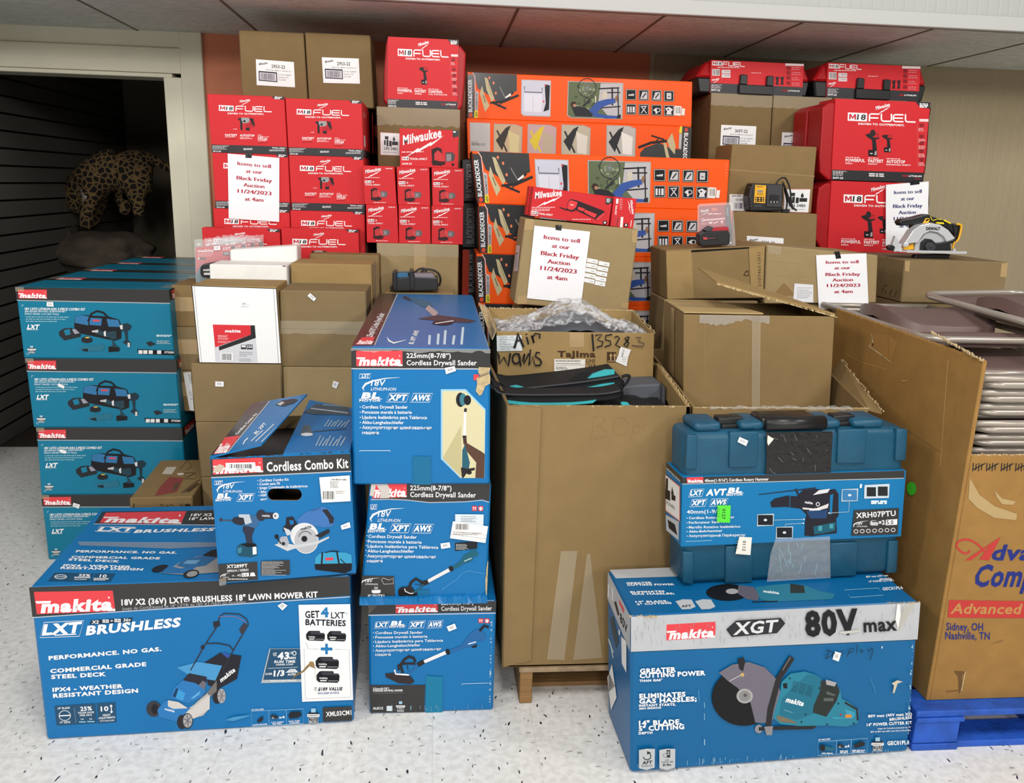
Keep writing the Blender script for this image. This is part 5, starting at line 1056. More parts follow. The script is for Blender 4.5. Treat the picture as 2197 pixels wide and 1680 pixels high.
nrm = (PL[1]-PL[0]).cross(PL[3]-PL[0]); PL[2] = atPlane(560, 954, PL[0], nrm.normalized())
fp = flap_on(H1, 'lid_flap', PL, [proj(p) for p in PL]); fp.set([proj(p) for p in PL]).zoom(430, 840, 4)
fp.poly([(85, 552), (440, 102), (600, 85), (230, 530)], 'mk_band'); fp.line([(235, 530), (602, 84)], 8, 'B9BDC2')
makita(fp, [(185, 425), (325, 405), (225, 530), (108, 545)]); fp.text('Cordless Combo Kit', (300, 400), (480, 215), 1, 'white', bold=.03, up=(-24, -2)); fp.text('BL XPT', (468, 392), (552, 306), 1, 'white', bold=.03, up=(-26, -8))
for i, (a, b) in enumerate((((430, 440), (520, 360)), ((470, 440), (610, 310)), ((520, 440), (640, 330)), ((560, 430), (740, 275)))): fp.line([a, b], 7, 'D8E0E4')
fp.line([(365, 465), (375, 440), (400, 420)], 8, 'white'); fp.poly([(640, 130), (700, 85), (800, 70), (830, 85), (790, 120), (700, 150)], '3A3238'); fp.poly([(655, 125), (700, 95), (720, 110), (680, 140)], 'C8C2BE')
PR = [Vector(Pm(618, 964))+Vector((0, 0, .004)), c[1]+Vector((-.002, 0, .004)), c[5]+Vector((-.002, 0, .012)), None]
f.zoom(0, 0, 1); w_ = atZ(664, 858, PR[2].z); PR = [w_, PR[2], PR[1], Vector((Pm(607, 968).x, Pm(607, 968).y, zt+.004))]
fp = flap_on(H1, 'lid_flap', PR, [proj(p) for p in PR]); fp.zoom(430, 840, 4)
fp.poly([(860, 180), (1010, 110), (1310, 90), (1310, 210), (1000, 205)], '4A5864'); fp.line([(960, 150), (1290, 190)], 10, 'A8B2B8'); fp.line([(1080, 120), (1290, 130)], 8, '98A4AC'); fp.poly([(870, 380), (900, 300), (960, 295), (1000, 370), (880, 385)], '5A646C'); fp.ell(940, 375, 60, 14, 'D8DCDE'); fp.line([(1000, 350), (1270, 325)], 8, '46525C')
for i in range(7): fp.line([(1100+26*i, 310), (1140+26*i, 250+8*(i % 3))], 9, '9CB2C0')
for i in range(8): fp.line([(1030+27*i, 470), (1070+27*i, 385+14*(i % 3))], 10, '9CB2C0')
tr = H1.part('torn_edge'); torn(tr, c[0]+Vector((0, .003, 0)), c[1]+Vector((0, .003, 0)), m='mk_band', size=.004, n=40, seed=31, t=.003)

# ---- drywall sander boxes
RU = ['Cordless Drywall Sander', 'Ponceuse murale à batterie', 'Lijadora Inalámbrica para Tablaroca', 'Akku-Langhalsschleifer', 'Аккумуляторная шлифовальная', 'машина']
f = I1.front.zoom(740, 620, 3.818)
f.poly([(52, 490), (1190, 492), (1190, 640), (54, 645)], 'mk_band'); f.line([(54, 649), (1190, 646)], 9, 'B9BDC2'); makita(f, [(92, 508), (472, 506), (473, 628), (94, 630)])
f.text('225mm(8-7/8”)', (504, 562), (868, 562), 38, 'white', bold=.02); f.text('Cordless Drywall Sander', (506, 620), (1080, 618), 40, 'white', bold=.015)
f.line([(122, 692), (212, 688), (204, 722), (118, 724)], 4, 'white', True); f.text('LXT', (138, 720), (196, 718), 26, 'white', shear=.2, bold=.02); v18(f, 152, 716, 300, 108)
blmotor(f, (118, 912), (306, 910), 68); xlogo(f, 'XPT', (352, 902), (500, 902), 50); xlogo(f, 'AWS', (548, 902), (690, 902), 50)
bulls(f, RU, 122, 966, 41.5, .97, 26, slope=-.0, xs=20)
f.line([(120, 1314), (124, 1308), (368, 1306), (374, 1312)], 4, 'E4ECF0')
f.poly([(786, 808), (990, 806), (1152, 966), (1144, 1526), (945, 1528), (786, 1372)], '8CC4E8'); f.poly([(800, 822), (984, 820), (1146, 976), (1142, 1526), (952, 1526), (800, 1366)], 'D3CBA4'); f.poly([(800, 1366), (950, 1100), (960, 1526)], 'BDB489')
f.poly([(1068, 1526), (1076, 1400), (1000, 1310), (975, 1250), (1000, 1240), (1120, 1310), (1146, 1330), (1142, 1526)], '5A4034'); f.ell(948, 892, 38, 58, '201E22'); f.ell(968, 890, 28, 50, '3D7888'); f.ell(1004, 895, 30, 40, '1E1C20'); f.line([(990, 960), (986, 990)], 22, '2A2A2E'); f.line([(985, 990), (980, 1180)], [18, 24], 'E8E4E4'); f.rect(964, 1180, 996, 1198, '1E1C20'); f.poly([(966, 1190), (996, 1198), (1000, 1240), (972, 1250)], '4A342C')
f.poly([(962, 1300), (984, 1250), (1024, 1400), (1016, 1450), (960, 1450)], '2C5E70'); f.poly([(950, 1440), (1010, 1450), (1066, 1440), (1062, 1464), (1010, 1470), (972, 1526), (960, 1526)], '2A2428'); f.ell(1018, 1480, 22, 18, '241E20')
tpm = I1.part('pack_tape'); g = I1.fr(tpm).zoom(740, 620, 3.818); g.z0 = .003; g.rect(556, 1350, 706, 1582, '1C6C96')
tn = I1.part('torn_patch'); g = I1.fr(tn).zoom(740, 620, 3.818); g.z0 = .003; g.rect(1054, 688, 1096, 734, 'mk_red'); g.poly([(1096, 630), (1190, 634), (1180, 680), (1192, 700), (1190, 760), (1150, 780), (1120, 850), (1100, 858), (1072, 820), (1084, 760), (1076, 720), (1110, 700), (1090, 670)], 'kraft_torn'); g.poly([(1110, 690), (1180, 670), (1170, 690), (1090, 720)], '8A7A60')
sticker(I1, [(954.5, 787), (975.5, 783), (978.5, 793), (957, 800)])
mt = MB(I1.org); I1.mbs.append(('clear_tape', mt)); ft = I1.front; fb = Face(mt, I1.c[:4], I1.q, I1.n).zoom(740, 620, 3.818); fb.z0 = .0045; rr = random.Random(2); xs = [52+i*38 for i in range(31)]
fb.poly([(x, 484) for x in xs]+[(x, 500+rr.uniform(0, 22)) for x in xs[::-1]], 'clear_film')
f = I1.top().zoom(740, 620, 3.818)
f.poly([(50, 466), (220, 160), (246, 38), (430, 38), (240, 462)], 'mk_band'); f.line([(242, 462), (432, 38)], 8, 'B9BDC2'); makita(f, [(142, 398), (245, 392), (218, 456), (84, 456)])
f.text('225mm(8-7/8”) Cordless Drywall Sander', (222, 398), (328, 204), 1, 'white', bold=.02, up=(-50, -8)); f.text('BL XPT AWS', (560, 455), (610, 345), 1, 'white', bold=.04, up=(-40, -4)); f.line([(345, 395), (360, 425), (400, 445), (500, 420)], [2, 14, 12, 3], 'white')
for i, x in enumerate((690, 760, 815, 885, 955)): f.line([(x, 458), (x+5+2*i, [380, 368, 340, 382, 315][i])], 20, 'C8DCE8')
f.line([(480, 66), (540, 90)], 22, '3A3A44'); f.poly([(520, 75), (620, 85), (700, 110), (720, 145), (640, 152), (560, 105)], '2E6C88'); f.line([(672, 150), (750, 215)], [44, 50], 'B8A8A8'); f.poly([(595, 245), (760, 215), (960, 240), (1075, 262), (1020, 280), (900, 275), (840, 300), (720, 292), (740, 262)], '4E4248'); f.ell(800, 280, 85, 20, '2A262C'); f.line([(740, 285), (890, 262)], 8, 'E0DCE0')
f = I2.front.zoom(750, 1030, 5.794)
f.poly([(252, 62), (1752, 30), (1735, 236), (1650, 215), (1450, 238), (1000, 255), (700, 228), (300, 225)], 'mk_band'); f.line([(262, 238), (500, 230), (720, 236), (1000, 262), (1450, 246), (1650, 224), (1736, 248)], 10, 'B4B8BC')
makita(f, [(292, 54), (716, 48), (714, 202), (284, 222)]); f.poly([(270, 60), (470, 50), (505, 110), (490, 215), (380, 220), (385, 140), (330, 60), (300, 200), (250, 190)], 'C8C2BC')
f.text('225mm(8-7/8”)', (758, 122), (1272, 120), 56, 'white', bold=.02); f.text('Cordless Drywall Sander', (758, 200), (1574, 196), 58, 'white', bold=.015)
f.line([(262, 296), (344, 292), (336, 350), (264, 350)], 5, 'white', True); f.text('LXT', (270, 346), (330, 344), 40, 'white', shear=.1, bold=.02); v18(f, 270, 330, 412, 170)
blmotor(f, (230, 630), (466, 620), 100); xlogo(f, 'XPT', (520, 608), (730, 606), 76); xlogo(f, 'AWS', (800, 608), (1010, 606), 76)
for i, (t, x0, x1, y, dy) in enumerate(zip(RU, (238, 232, 228, 226, 224, 220), (842, 902, 1108, 808, 1078, 416), (692, 754, 812, 872, 936, 998), (0, 0, 0, -6, -4, -6))): f.text(t, (x0, y), (x1, y+dy), 38, 'white', bold=.014); f.ell(x0-18, y-26, 6, 6, 'white', n=8) if i < 5 else None
icons(f, 1525, 290, 60); f.poly([(150, 1165), (560, 1165), (572, 1490), (118, 1490)], 'mk_band'); v18(f, 150, 1190, 230, 96); f.text('XLS01ZX1', (226, 1442), (436, 1438), 34, 'white', bold=.025); f.line([(180, 1470), (470, 1462)], 4, 'A0A0A0'); f.line([(400, 1210), (430, 1270), (550, 1262), (548, 1190), (500, 1215), (420, 1190)], 5, 'D8D8D8', True); f.poly([(280, 1350), (390, 1345), (388, 1380), (365, 1390), (300, 1392), (276, 1380)], 'E8E8E8'); f.rect(310, 1305, 358, 1340, '9A9A9A')
f.line([(980, 1222), (1260, 1062)], [40, 44], 'E6E0E0'); f.line([(920, 1250), (985, 1228)], 58, '2A2628'); f.ell(1268, 1056, 30, 36, '22262C', rot=-30); f.poly([(1285, 1030), (1390, 950), (1420, 890), (1520, 825), (1570, 820), (1606, 870), (1590, 895), (1540, 900), (1530, 950), (1480, 975), (1420, 990), (1320, 1060)], '236074'); f.line([(1430, 960), (1520, 918)], 10, 'C8D8DC'); f.poly([(1315, 735), (1540, 715), (1590, 710), (1590, 800), (1318, 835)], '24262A'); f.lines(1328, 1500, (752, 764, 776, 788, 800, 812), 5, 'C8C8C8', .4, 5)
f.ell(730, 1385, 128, 84, '2A2426', rot=20); f.ell(725, 1400, 122, 76, '151214', rot=20); f.line([(740, 1330), (770, 1240), (830, 1190), (900, 1230), (910, 1290)], 34, '2A2628'); f.poly([(690, 1320), (740, 1280), (800, 1310), (790, 1370), (720, 1360)], '2A2628'); f.line([(690, 1320), (700, 1355), (760, 1382), (800, 1378)], 12, 'E4E0DE'); f.line([(800, 1370), (880, 1320), (920, 1260)], 22, '2A5E70'); f.line([(820, 1260), (880, 1270)], 8, '22262C')
f.line([(1150, 1330), (1230, 1260), (1340, 1190), (1400, 1110), (1480, 1075), (1690, 1110)], 4, '6AAEDC')
tpm = I2.part('pack_tape'); g = I2.fr(tpm).zoom(750, 1030, 5.794); g.z0 = .0025; g.poly([(850, 1340), (1000, 1330), (995, 1500), (860, 1505)], '1C6C96')
tn = I2.part('torn_patch'); g = I2.fr(tn).zoom(750, 1030, 5.794); g.z0 = .003; g.poly([(1690, 1150), (1740, 1080), (1730, 1200), (1780, 1300), (1780, 1400), (1745, 1440), (1700, 1470), (1690, 1300)], 'kraft_torn'); g.poly([(1700, 1060), (1720, 940), (1740, 960), (1735, 1080), (1700, 1140)], 'kraft_torn')
lb = I2.part('shipping_label'); g = I2.fr(lb).zoom(750, 1030, 5.794); g.poly([(1318, 388), (1668, 386), (1664, 520), (1318, 500)], 'D8E2E8'); g.lines(1390, 1580, (412, 434, 452, 470), 6, '77808A')
lb = I2.part('shipping_label'); g = I2.fr(lb).zoom(750, 1030, 5.794); g.z0 = .006; g.poly([(1290, 468), (1722, 522), (1690, 722), (1254, 672)], 'F2F0EC'); g.bars(1322, 498, 1486, 566, '3A3A3C', 20, 6); g.line([(1280, 582), (1708, 628)], 3, '8A8A8A'); g.line([(1270, 622), (1700, 672)], 3, '8A8A8A'); g.lines(1290, 1660, (604, 622), 7, '8A8A8A'); g.line([(1412, 610), (1406, 655)], 3, '8A8A8A')
sticker(I2, [(946, 1158), (965.5, 1155), (967.5, 1166), (948, 1169.5)])
cr = I2.part('crushed_corner'); rr = random.Random(4); a, b = I2.c[3], I2.c[2]
for i in range(26): t = i/26; p = a+(b-a)*t; cr.hexa([p+Vector((0, -.012*rr.random()-.004, .022+.006*rr.random())), p+(b-a)/24+Vector((0, -.012*rr.random()-.004, .022)), p+(b-a)/24+Vector((0, -.014, .003)), p+Vector((0, -.014, .003)), p+Vector((0, .002, .026)), p+(b-a)/24+Vector((0, .002, .026)), p+(b-a)/24+Vector((0, .002, .002)), p+Vector((0, .002, .002))], 'mk_blue')
f = I3.front.zoom(760, 1270, 6)
f.poly([(182, 160), (1830, 96), (1822, 240), (178, 302)], 'mk_band'); f.line([(176, 314), (1822, 258)], 12, 'C4C8CC'); makita(f, [(530, 152), (1066, 120), (1068, 258), (528, 280)])
f.text('225mm(8-7/8”)', (1112, 164), (1530, 150), 54, 'white', bold=.02); f.text('Cordless Drywall Sander', (1114, 240), (1772, 222), 56, 'white', bold=.015)
f.poly([(182, 170), (300, 172), (230, 260), (184, 300)], '5A5652')
xlogo(f, 'LXT', (268, 466), (424, 456), 58); blmotor(f, (448, 470), (662, 462), 80); xlogo(f, 'XPT', (705, 458), (880, 448), 64); xlogo(f, 'AWS', (945, 452), (1110, 440), 64)
for i, (t, x1, y, dy) in enumerate(zip(RU, (874, 936, 1138, 846, 1110, 466), (552, 608, 666, 720, 778, 830), (-16, -22, -32, -22, -32, -6))): f.text(t, (272, y), (x1, y+dy), 34, 'white', bold=.014); f.ell(248, y-16, 6, 6, 'white', n=8) if i < 5 else None
icons(f, 1596, 326, 62)
f.poly([(190, 1200), (908, 1192), (895, 1540), (212, 1552)], 'mk_band'); f.text('225mm(8-7/8”)', (240, 1258), (446, 1252), 24, 'white', bold=.02); f.text('CORDLESS DRYWALL SANDER', (240, 1284), (620, 1276), 24, 'white', bold=.03); f.line([(240, 1304), (630, 1294)], 4, '808080'); f.text('XLS01Z', (240, 1512), (372, 1508), 30, 'white', bold=.03); f.rect(415, 1464, 488, 1528, 'D6E4EC'); badge(f, 540, 1404, 104, 130)
f.line([(890, 898), (1190, 765)], [40, 44], 'EEE9EA'); f.line([(810, 938), (892, 892)], 56, '2A2628'); f.ell(1200, 764, 32, 38, '1E2228', rot=-30); f.poly([(1220, 740), (1370, 680), (1480, 530), (1580, 460), (1640, 490), (1690, 540), (1690, 590), (1640, 620), (1590, 600), (1560, 680), (1410, 710), (1230, 780)], '2A66A0'); f.line([(1610, 490), (1670, 420), (1730, 440)], 34, '24222A'); f.line([(1462, 660), (1566, 630)], 14, 'D8E8F0'); f.poly([(1500, 690), (1580, 660), (1570, 700), (1520, 710)], '24222A')
f.poly([(396, 1050), (520, 1040), (720, 1080), (772, 1150), (720, 1182), (560, 1170), (402, 1095)], '342C2E'); f.line([(620, 1040), (590, 940), (640, 870), (700, 830), (760, 850), (780, 900)], 34, '2A2628'); f.line([(570, 1010), (560, 950), (640, 920), (780, 920)], 28, '2A2628'); f.line([(515, 1000), (530, 1055), (620, 1060), (700, 1065)], 20, 'F0ECEA'); f.line([(680, 1050), (760, 1000), (800, 930)], 26, '2A66A0'); f.line([(670, 940), (690, 1000)], 10, '22262C')
tpm = I3.part('pack_tape'); g = I3.fr(tpm).zoom(760, 1270, 6); g.z0 = .0025; g.poly([(920, 1070), (1134, 1086), (1130, 1540), (912, 1545)], '1C7AA0')
f.line([(1376, 1184), (1390, 1172), (1726, 1160)], 5, 'E0ECF2'); rr = random.Random(9)
for i in range(60): y = rr.uniform(350, 1500); f.rect(1770-y*.02+rr.uniform(-12, 12), y, 1776-y*.02+rr.uniform(0, 8), y+rr.uniform(3, 16), 'B0CCDA')
for i in range(30): x = rr.uniform(230, 1760); f.rect(x, 1500+rr.uniform(-70, 20), x+4, 1512+rr.uniform(-30, 20), '86A8BC')
sticker(I3, [(957, 1342.5), (974.5, 1335.5), (979, 1346), (962, 1353)])

# ---- power cutter box
def cutter_art(f, sx=1.0):
    f.ell(1045, 1040, 235, 210, '17181A', n=36)
    f.poly([(862, 858), (960, 800), (1080, 780), (1200, 820), (1285, 905), (1315, 1000), (1300, 1140), (1240, 1230), (1130, 1225), (1095, 1080), (1000, 970), (930, 920)], '706C78'); f.ell(1052, 1030, 60, 54, 'A8A6A6', n=24); f.ell(1052, 1030, 44, 40, '8A8888', n=20); f.ell(1056, 1024, 14, 13, '5A5858', n=12)
    f.poly([(1000, 760), (1045, 745), (1055, 780), (1040, 850), (1010, 830)], '26262A'); f.line([(1035, 870), (940, 920)], 5, 'C8C4C0'); f.ell(1035, 874, 14, 14, 'C8A860', n=10)
f = X1.front.zoom(1290, 1190, 3.429)
f.poly([(218, 456), (2350, 350), (2345, 620), (212, 712)], 'mk_grey'); f.line([(212, 714), (2345, 622)], 4, '1C3C50'); makita(f, [(480, 512), (842, 491), (840, 608), (478, 628)])
rr = random.Random(17)
for i in range(150): x = rr.uniform(240, 2300); y = 470-(x-218)*.05+rr.uniform(0, 180); f.line([(x, y), (x+2, y+rr.uniform(10, 50))], 2, 'A2A5AA')
f.poly([(918, 545), (990, 480), (1318, 460), (1350, 500), (1290, 570), (958, 598)], '24262A'); f.poly([(930, 545), (994, 488), (1312, 469), (1338, 502), (1285, 562), (962, 590)], '2E3034'); f.text('XGT', (966, 585), (1285, 562), 90, 'D6D8DA', shear=.25, bold=.03)
f.text('80V', (1500, 600), (1890, 580), 190, '1E1F22', bold=.045); f.text('max', (1928, 566), (2172, 552), 104, '1E1F22', bold=.025)
f.poly([(2172, 352), (2192, 360), (2196, 440), (2178, 540), (2158, 470)], 'F0EEEA'); f.poly([(1740, 560), (1900, 545), (1890, 562), (1780, 578)], 'C4C2BC')
W_ = 'white'
for t, a, b, h in (('GREATER', (282, 866), (548, 852), 36), ('CUTTING POWER', (280, 900), (764, 878), 36), ('THAN GAS*', (278, 928), (450, 920), 18), ('ELIMINATES', (278, 1050), (618, 1034), 36), ('GAS HASSLES;', (276, 1088), (700, 1068), 36), ('INSTANT STARTS,', (275, 1110), (545, 1100), 18), ('ZERO EMISSIONS', (274, 1130), (438, 1122), 14), ('14" BLADE,', (274, 1250), (588, 1238), 38), ('5" CUTTING', (273, 1290), (608, 1274), 38), ('DEPTH', (272, 1314), (374, 1308), 18)): f.text(t, a, b, h, W_, bold=.045)
cutter_art(f)
f.line([(1400, 745), (1300, 905), (1240, 1130), (1225, 1250)], [44, 40, 46, 40], '2C2A2C'); f.line([(1388, 745), (1330, 840)], 8, '6A686A'); f.ell(1155, 1272, 28, 32, '8E8C90'); f.line([(1155, 1272), (1240, 1268), (1560, 1260)], 26, '2A2A2C'); f.poly([(1195, 1255), (1260, 1250), (1252, 1318), (1212, 1318)], '8A888C')
f.zoom(1640, 1200, 3.653)
f.poly([(60, 1230), (120, 1030), (130, 950), (200, 885), (310, 868), (400, 895), (450, 935), (480, 960), (590, 1010), (600, 1080), (660, 1110), (735, 1170), (728, 1270), (640, 1300), (480, 1290), (300, 1300), (120, 1280)], '2C8098'); f.poly([(330, 890), (400, 897), (450, 940), (430, 1000), (380, 1200), (250, 1250), (110, 1210), (130, 1080)], '226F88')
for i in range(6):
    for k in range(3): f.line([(222+k*56-i*4, 945+i*14+k*16), (268+k*56-i*4, 958+i*14+k*16)], 6, '1A4E62')
f.poly([(440, 935), (560, 965), (585, 1020), (560, 1100), (480, 1222), (375, 1190), (380, 1140), (430, 1020)], '2C3230'); f.poly([(475, 930), (560, 955), (545, 985), (480, 970)], 'A8A4A8'); f.poly([(480, 1020), (555, 1050), (540, 1060), (482, 1045)], '5A605E'); f.rect(460, 1075, 535, 1100, '5A605E'); f.text('makita', (158, 1105), (296, 1140), 42, W_, shear=.25, bold=.045); f.line([(146, 1166), (216, 1190)], 3, '8CC0CC')
f.line([(625, 1110), (720, 1165), (725, 1250)], 16, '2A2C30'); f.poly([(520, 1222), (640, 1228), (625, 1160), (700, 1185), (705, 1210), (690, 1235), (540, 1240)], '3A98B4'); f.rect(628, 1204, 676, 1230, 'D88838'); f.ell(592, 1205, 8, 8, 'B03040', n=8); f.poly([(100, 1210), (180, 1235), (265, 1275), (120, 1262), (88, 1232)], '7A6E58'); f.poly([(140, 962), (172, 958), (176, 1000), (146, 998)], '1E2024')
f.line([(90, 1304), (400, 1300)], 14, '2A2A2C')
for x, y in ((195, 922), (425, 998), (318, 1204), (286, 1262), (574, 1118), (694, 1274), (486, 1282)): f.ell(x, y, 8, 8, '183E4C', n=8)
for t, x0, y, h in (('80V max (40V max X2)', 806, 1228, 22), ('BRUSHLESS', 974, 1254, 22), ('14" POWER CUTTER KIT', 796, 1297, 24)): f.text(t, (x0, y), (1148, y-18), h, W_, bold=.03)
f.text('Juego de Cortadora Industrial de 14"', (880, 1320), (1140, 1310), 12, W_, bold=.01); f.text('BET de 80V max (40V max X2) sin Escobillas', (826, 1346), (1138, 1332), 12, W_, bold=.01); f.text('GEC01PL4', (956, 1446), (1126, 1438), 32, W_, bold=.035); badge(f, 836, 1384, 88, 106)
f.line([(415, 1418), (802, 1390), (796, 1500), (412, 1526)], 3, '9CC8DC', True); f.line([(560, 1408), (556, 1516)], 3, '9CC8DC'); f.line([(674, 1400), (670, 1508)], 3, '9CC8DC'); f.text('KIT INCLUDES', (418, 1410), (510, 1402), 13, W_, bold=.02); f.ell(452, 1466, 24, 26, '1E2226'); f.poly([(470, 1450), (540, 1468), (530, 1490), (468, 1486)], '2A6478'); battery(f, 570, 1434, 46, 34, '20242A'); f.text('x4', (622, 1464), (660, 1460), 20, W_, bold=.03); f.poly([(690, 1440), (760, 1412), (784, 1430), (772, 1450), (704, 1468)], '24282E'); f.lines(445, 530, (1508,), 7, W_); f.lines(585, 650, (1490, 1502), 7, W_); f.lines(680, 784, (1484, 1496), 7, W_)
mk = '14202A'
for P in ([(474, 762), (500, 705), (478, 706)], [(470, 770), (520, 742), (530, 720), (505, 702), (480, 704)], [(540, 712), (544, 730)], [(618, 700), (590, 712), (612, 722), (590, 738)], [(640, 752), (662, 690), (690, 686), (684, 712), (650, 722)], [(712, 722), (722, 655)], [(762, 694), (742, 706), (744, 722), (764, 706), (768, 720)], [(800, 690), (806, 712), (836, 684), (842, 690), (832, 740), (816, 774)]): f.line(P, 5, mk)
f.poly([(988, 958), (1030, 934), (1075, 945), (1034, 960), (1010, 1032), (996, 1036), (1006, 975)], 'C9C0AC'); f.ell(913, 678, 5, 9, 'DCE6EA', n=8); f.line([(818, 920), (850, 990), (860, 1040)], 3, '4A94B4')
rr = random.Random(23)
for i in range(60): x = rr.uniform(-1050, 1100); f.rect(x, 1575-x*.045-rr.uniform(0, 60), x+3, 1582-x*.045-rr.uniform(0, 50), '8FBACC')
for i in range(40): y = rr.uniform(620, 1480); f.rect(1150-(y-600)*.05+rr.uniform(-10, 10), y, 1154-(y-600)*.05, y+rr.uniform(4, 20), '8FBACC')
f.zoom(1290, 1190, 3.429)
for x0 in (270, 420):
    f.poly([(x0, 1420), (x0+58, 1410), (x0+118, 1412), (x0+116, 1550), (x0+58, 1568), (x0+1, 1556)], 'BDC1C4')
f.ring(330, 1466, 28, 26, 7, 'ink', -90, 170); f.poly([(330, 1428), (360, 1440), (330, 1454)], 'ink'); f.text('AFT', (294, 1528), (366, 1524), 26, 'ink', shear=.2, bold=.04); f.text('TECHNOLOGY', (288, 1546), (372, 1542), 11, 'ink'); f.rect(474, 1420, 500, 1476, 'ink'); f.rect(480, 1430, 494, 1440, 'BDC1C4'); f.rect(480, 1446, 494, 1456, 'BDC1C4'); f.ring(464, 1460, 14, 14, 4, '777777'); f.text('FAST', (464, 1500), (494, 1499), 10, 'ink'); f.text('CHARGE TIME', (436, 1516), (522, 1512), 10, 'ink'); f.text('80 Min.', (446, 1540), (512, 1536), 18, 'ink', bold=.03)
f.line([(751, 1070), (752, 1110)], 4, '8FBACC'); f.line([(751, 1150), (752, 1200)], 4, '8FBACC'); f.line([(752, 1340), (752, 1384)], 7, '8FBACC'); f.line([(708, 980), (712, 1060)], 3, '6AA8C4')
f = X1.top().zoom(1290, 1190, 3.429)
f.poly([(50, 92), (2200, 30), (2230, 108), (108, 176)], 'mk_grey')
for t, a, b in (('GREATER', (186, 218), (374, 214)), ('CUTTING POWER', (192, 232), (540, 226)), ('ELIMINATES', (216, 284), (468, 278)), ('GAS HASSLES;', (226, 298), (540, 294)), ('14" BLADE,', (254, 356), (494, 350)), ('5" CUTTING', (266, 374), (518, 364))): f.text(t, a, b, 1, W_, bold=.045, up=(-5, -13))
for x0 in (545, 690): f.poly([(x0, 345), (x0+55, 330), (x0+118, 332), (x0+150, 385), (x0+110, 402), (x0+48, 405)], 'BDC1C4')
f.text('AFT', (592, 390), (664, 386), 1, 'ink', bold=.04, up=(-4, -16))
f.ell(930, 280, 160, 62, '17181A'); f.poly([(1010, 225), (1120, 240), (1170, 300), (1150, 340), (1070, 330), (1000, 285)], '605E6A'); f.ell(962, 272, 46, 20, 'A8A6A6'); f.poly([(1130, 240), (1380, 215), (1500, 230), (1600, 270), (1720, 290), (1700, 330), (1450, 340), (1250, 350), (1170, 330)], '2A7890'); f.poly([(1390, 215), (1490, 230), (1500, 285), (1390, 285)], '2C3230'); f.text('makita', (1195, 280), (1310, 294), 1, W_, bold=.04, up=(-6, -20)); f.line([(1110, 350), (1300, 345)], 8, '22262A')
for t, a, b, h in (('80V max (40V max X2)', (1950, 172), (2150, 158), 13), ('BRUSHLESS', (2050, 190), (2160, 182), 13), ('14" POWER CUTTER KIT', (1970, 208), (2180, 196), 14), ('GEC01PL4', (2070, 266), (2220, 256), 22)): f.text(t, a, b, 1, W_, bold=.03, up=(-4, -h))
f.line([(1790, 262), (2040, 248), (2075, 300), (1835, 318)], 3, '9CC8DC', True)
f = X1.left().zoom(1290, 1190, 3.429)
f.poly([(50, 92), (216, 456), (212, 712), (46, 320)], 'mk_grey'); f.poly([(130, 325), (168, 395), (170, 440), (134, 360)], 'mk_red'); f.text('80V', (138, 490), (192, 590), 1, '1E1F22', bold=.04, up=(2, -70)); f.poly([(96, 350), (110, 340), (136, 440), (124, 450)], '1E1F22'); f.line([(56, 215), (84, 255), (84, 340), (54, 300)], 8, 'F0F0F0', True); f.line([(54, 620), (90, 720)], 10, 'B8CCD4'); f.line([(66, 640), (90, 760)], 8, 'B8CCD4'); f.poly([(66, 470), (90, 450), (130, 640), (110, 690), (80, 560)], '344850')
lb = X1.part('warning_label'); g = X1.left(lb).zoom(1290, 1190, 3.429); g.z0 = .002; g.poly([(84, 805), (118, 1050), (76, 1145), (44, 890)], 'F0EEEC')
for k in range(5): g.poly([(58+k*9, 860+k*22), (64+k*9, 868+k*22), (68+k*9, 1010-k*8), (61+k*9, 1000-k*8)], 'ink')
lb = X1.part('shipping_label'); g = X1.left(lb).zoom(1290, 1190, 3.429); g.z0 = .002; g.poly([(152, 600), (190, 640), (190, 870), (156, 800)], 'EDEBE8'); lb = X1.part('price_sticker'); g = X1.left(lb).zoom(1290, 1190, 3.429); g.z0 = .002; g.poly([(132, 545), (143, 560), (144, 592), (134, 585)], 'EDEBE8')
sticker(X1, [(1790, 1395), (1804, 1399), (1798, 1417), (1785, 1412)])
tp = X1.part('clear_tape'); g = X1.fr(tp).zoom(1640, 1200, 3.653); g.z0 = .002; g.poly([(1000, 490), (1110, 350), (1190, 330), (1130, 440), (1060, 560)], 'clear_tape')
wc = X1.part('worn_corner'); torn(wc, X1.c[0]+Vector((-.004, .01, -.002)), X1.c[0]+Vector((.07, .0, -.002)), size=.008, n=14, seed=5, t=.006); torn(wc, X1.c[1]+Vector((-.10, .004, -.002)), X1.c[1]+Vector((.0, .004, -.002)), size=.007, n=14, seed=6, t=.005)
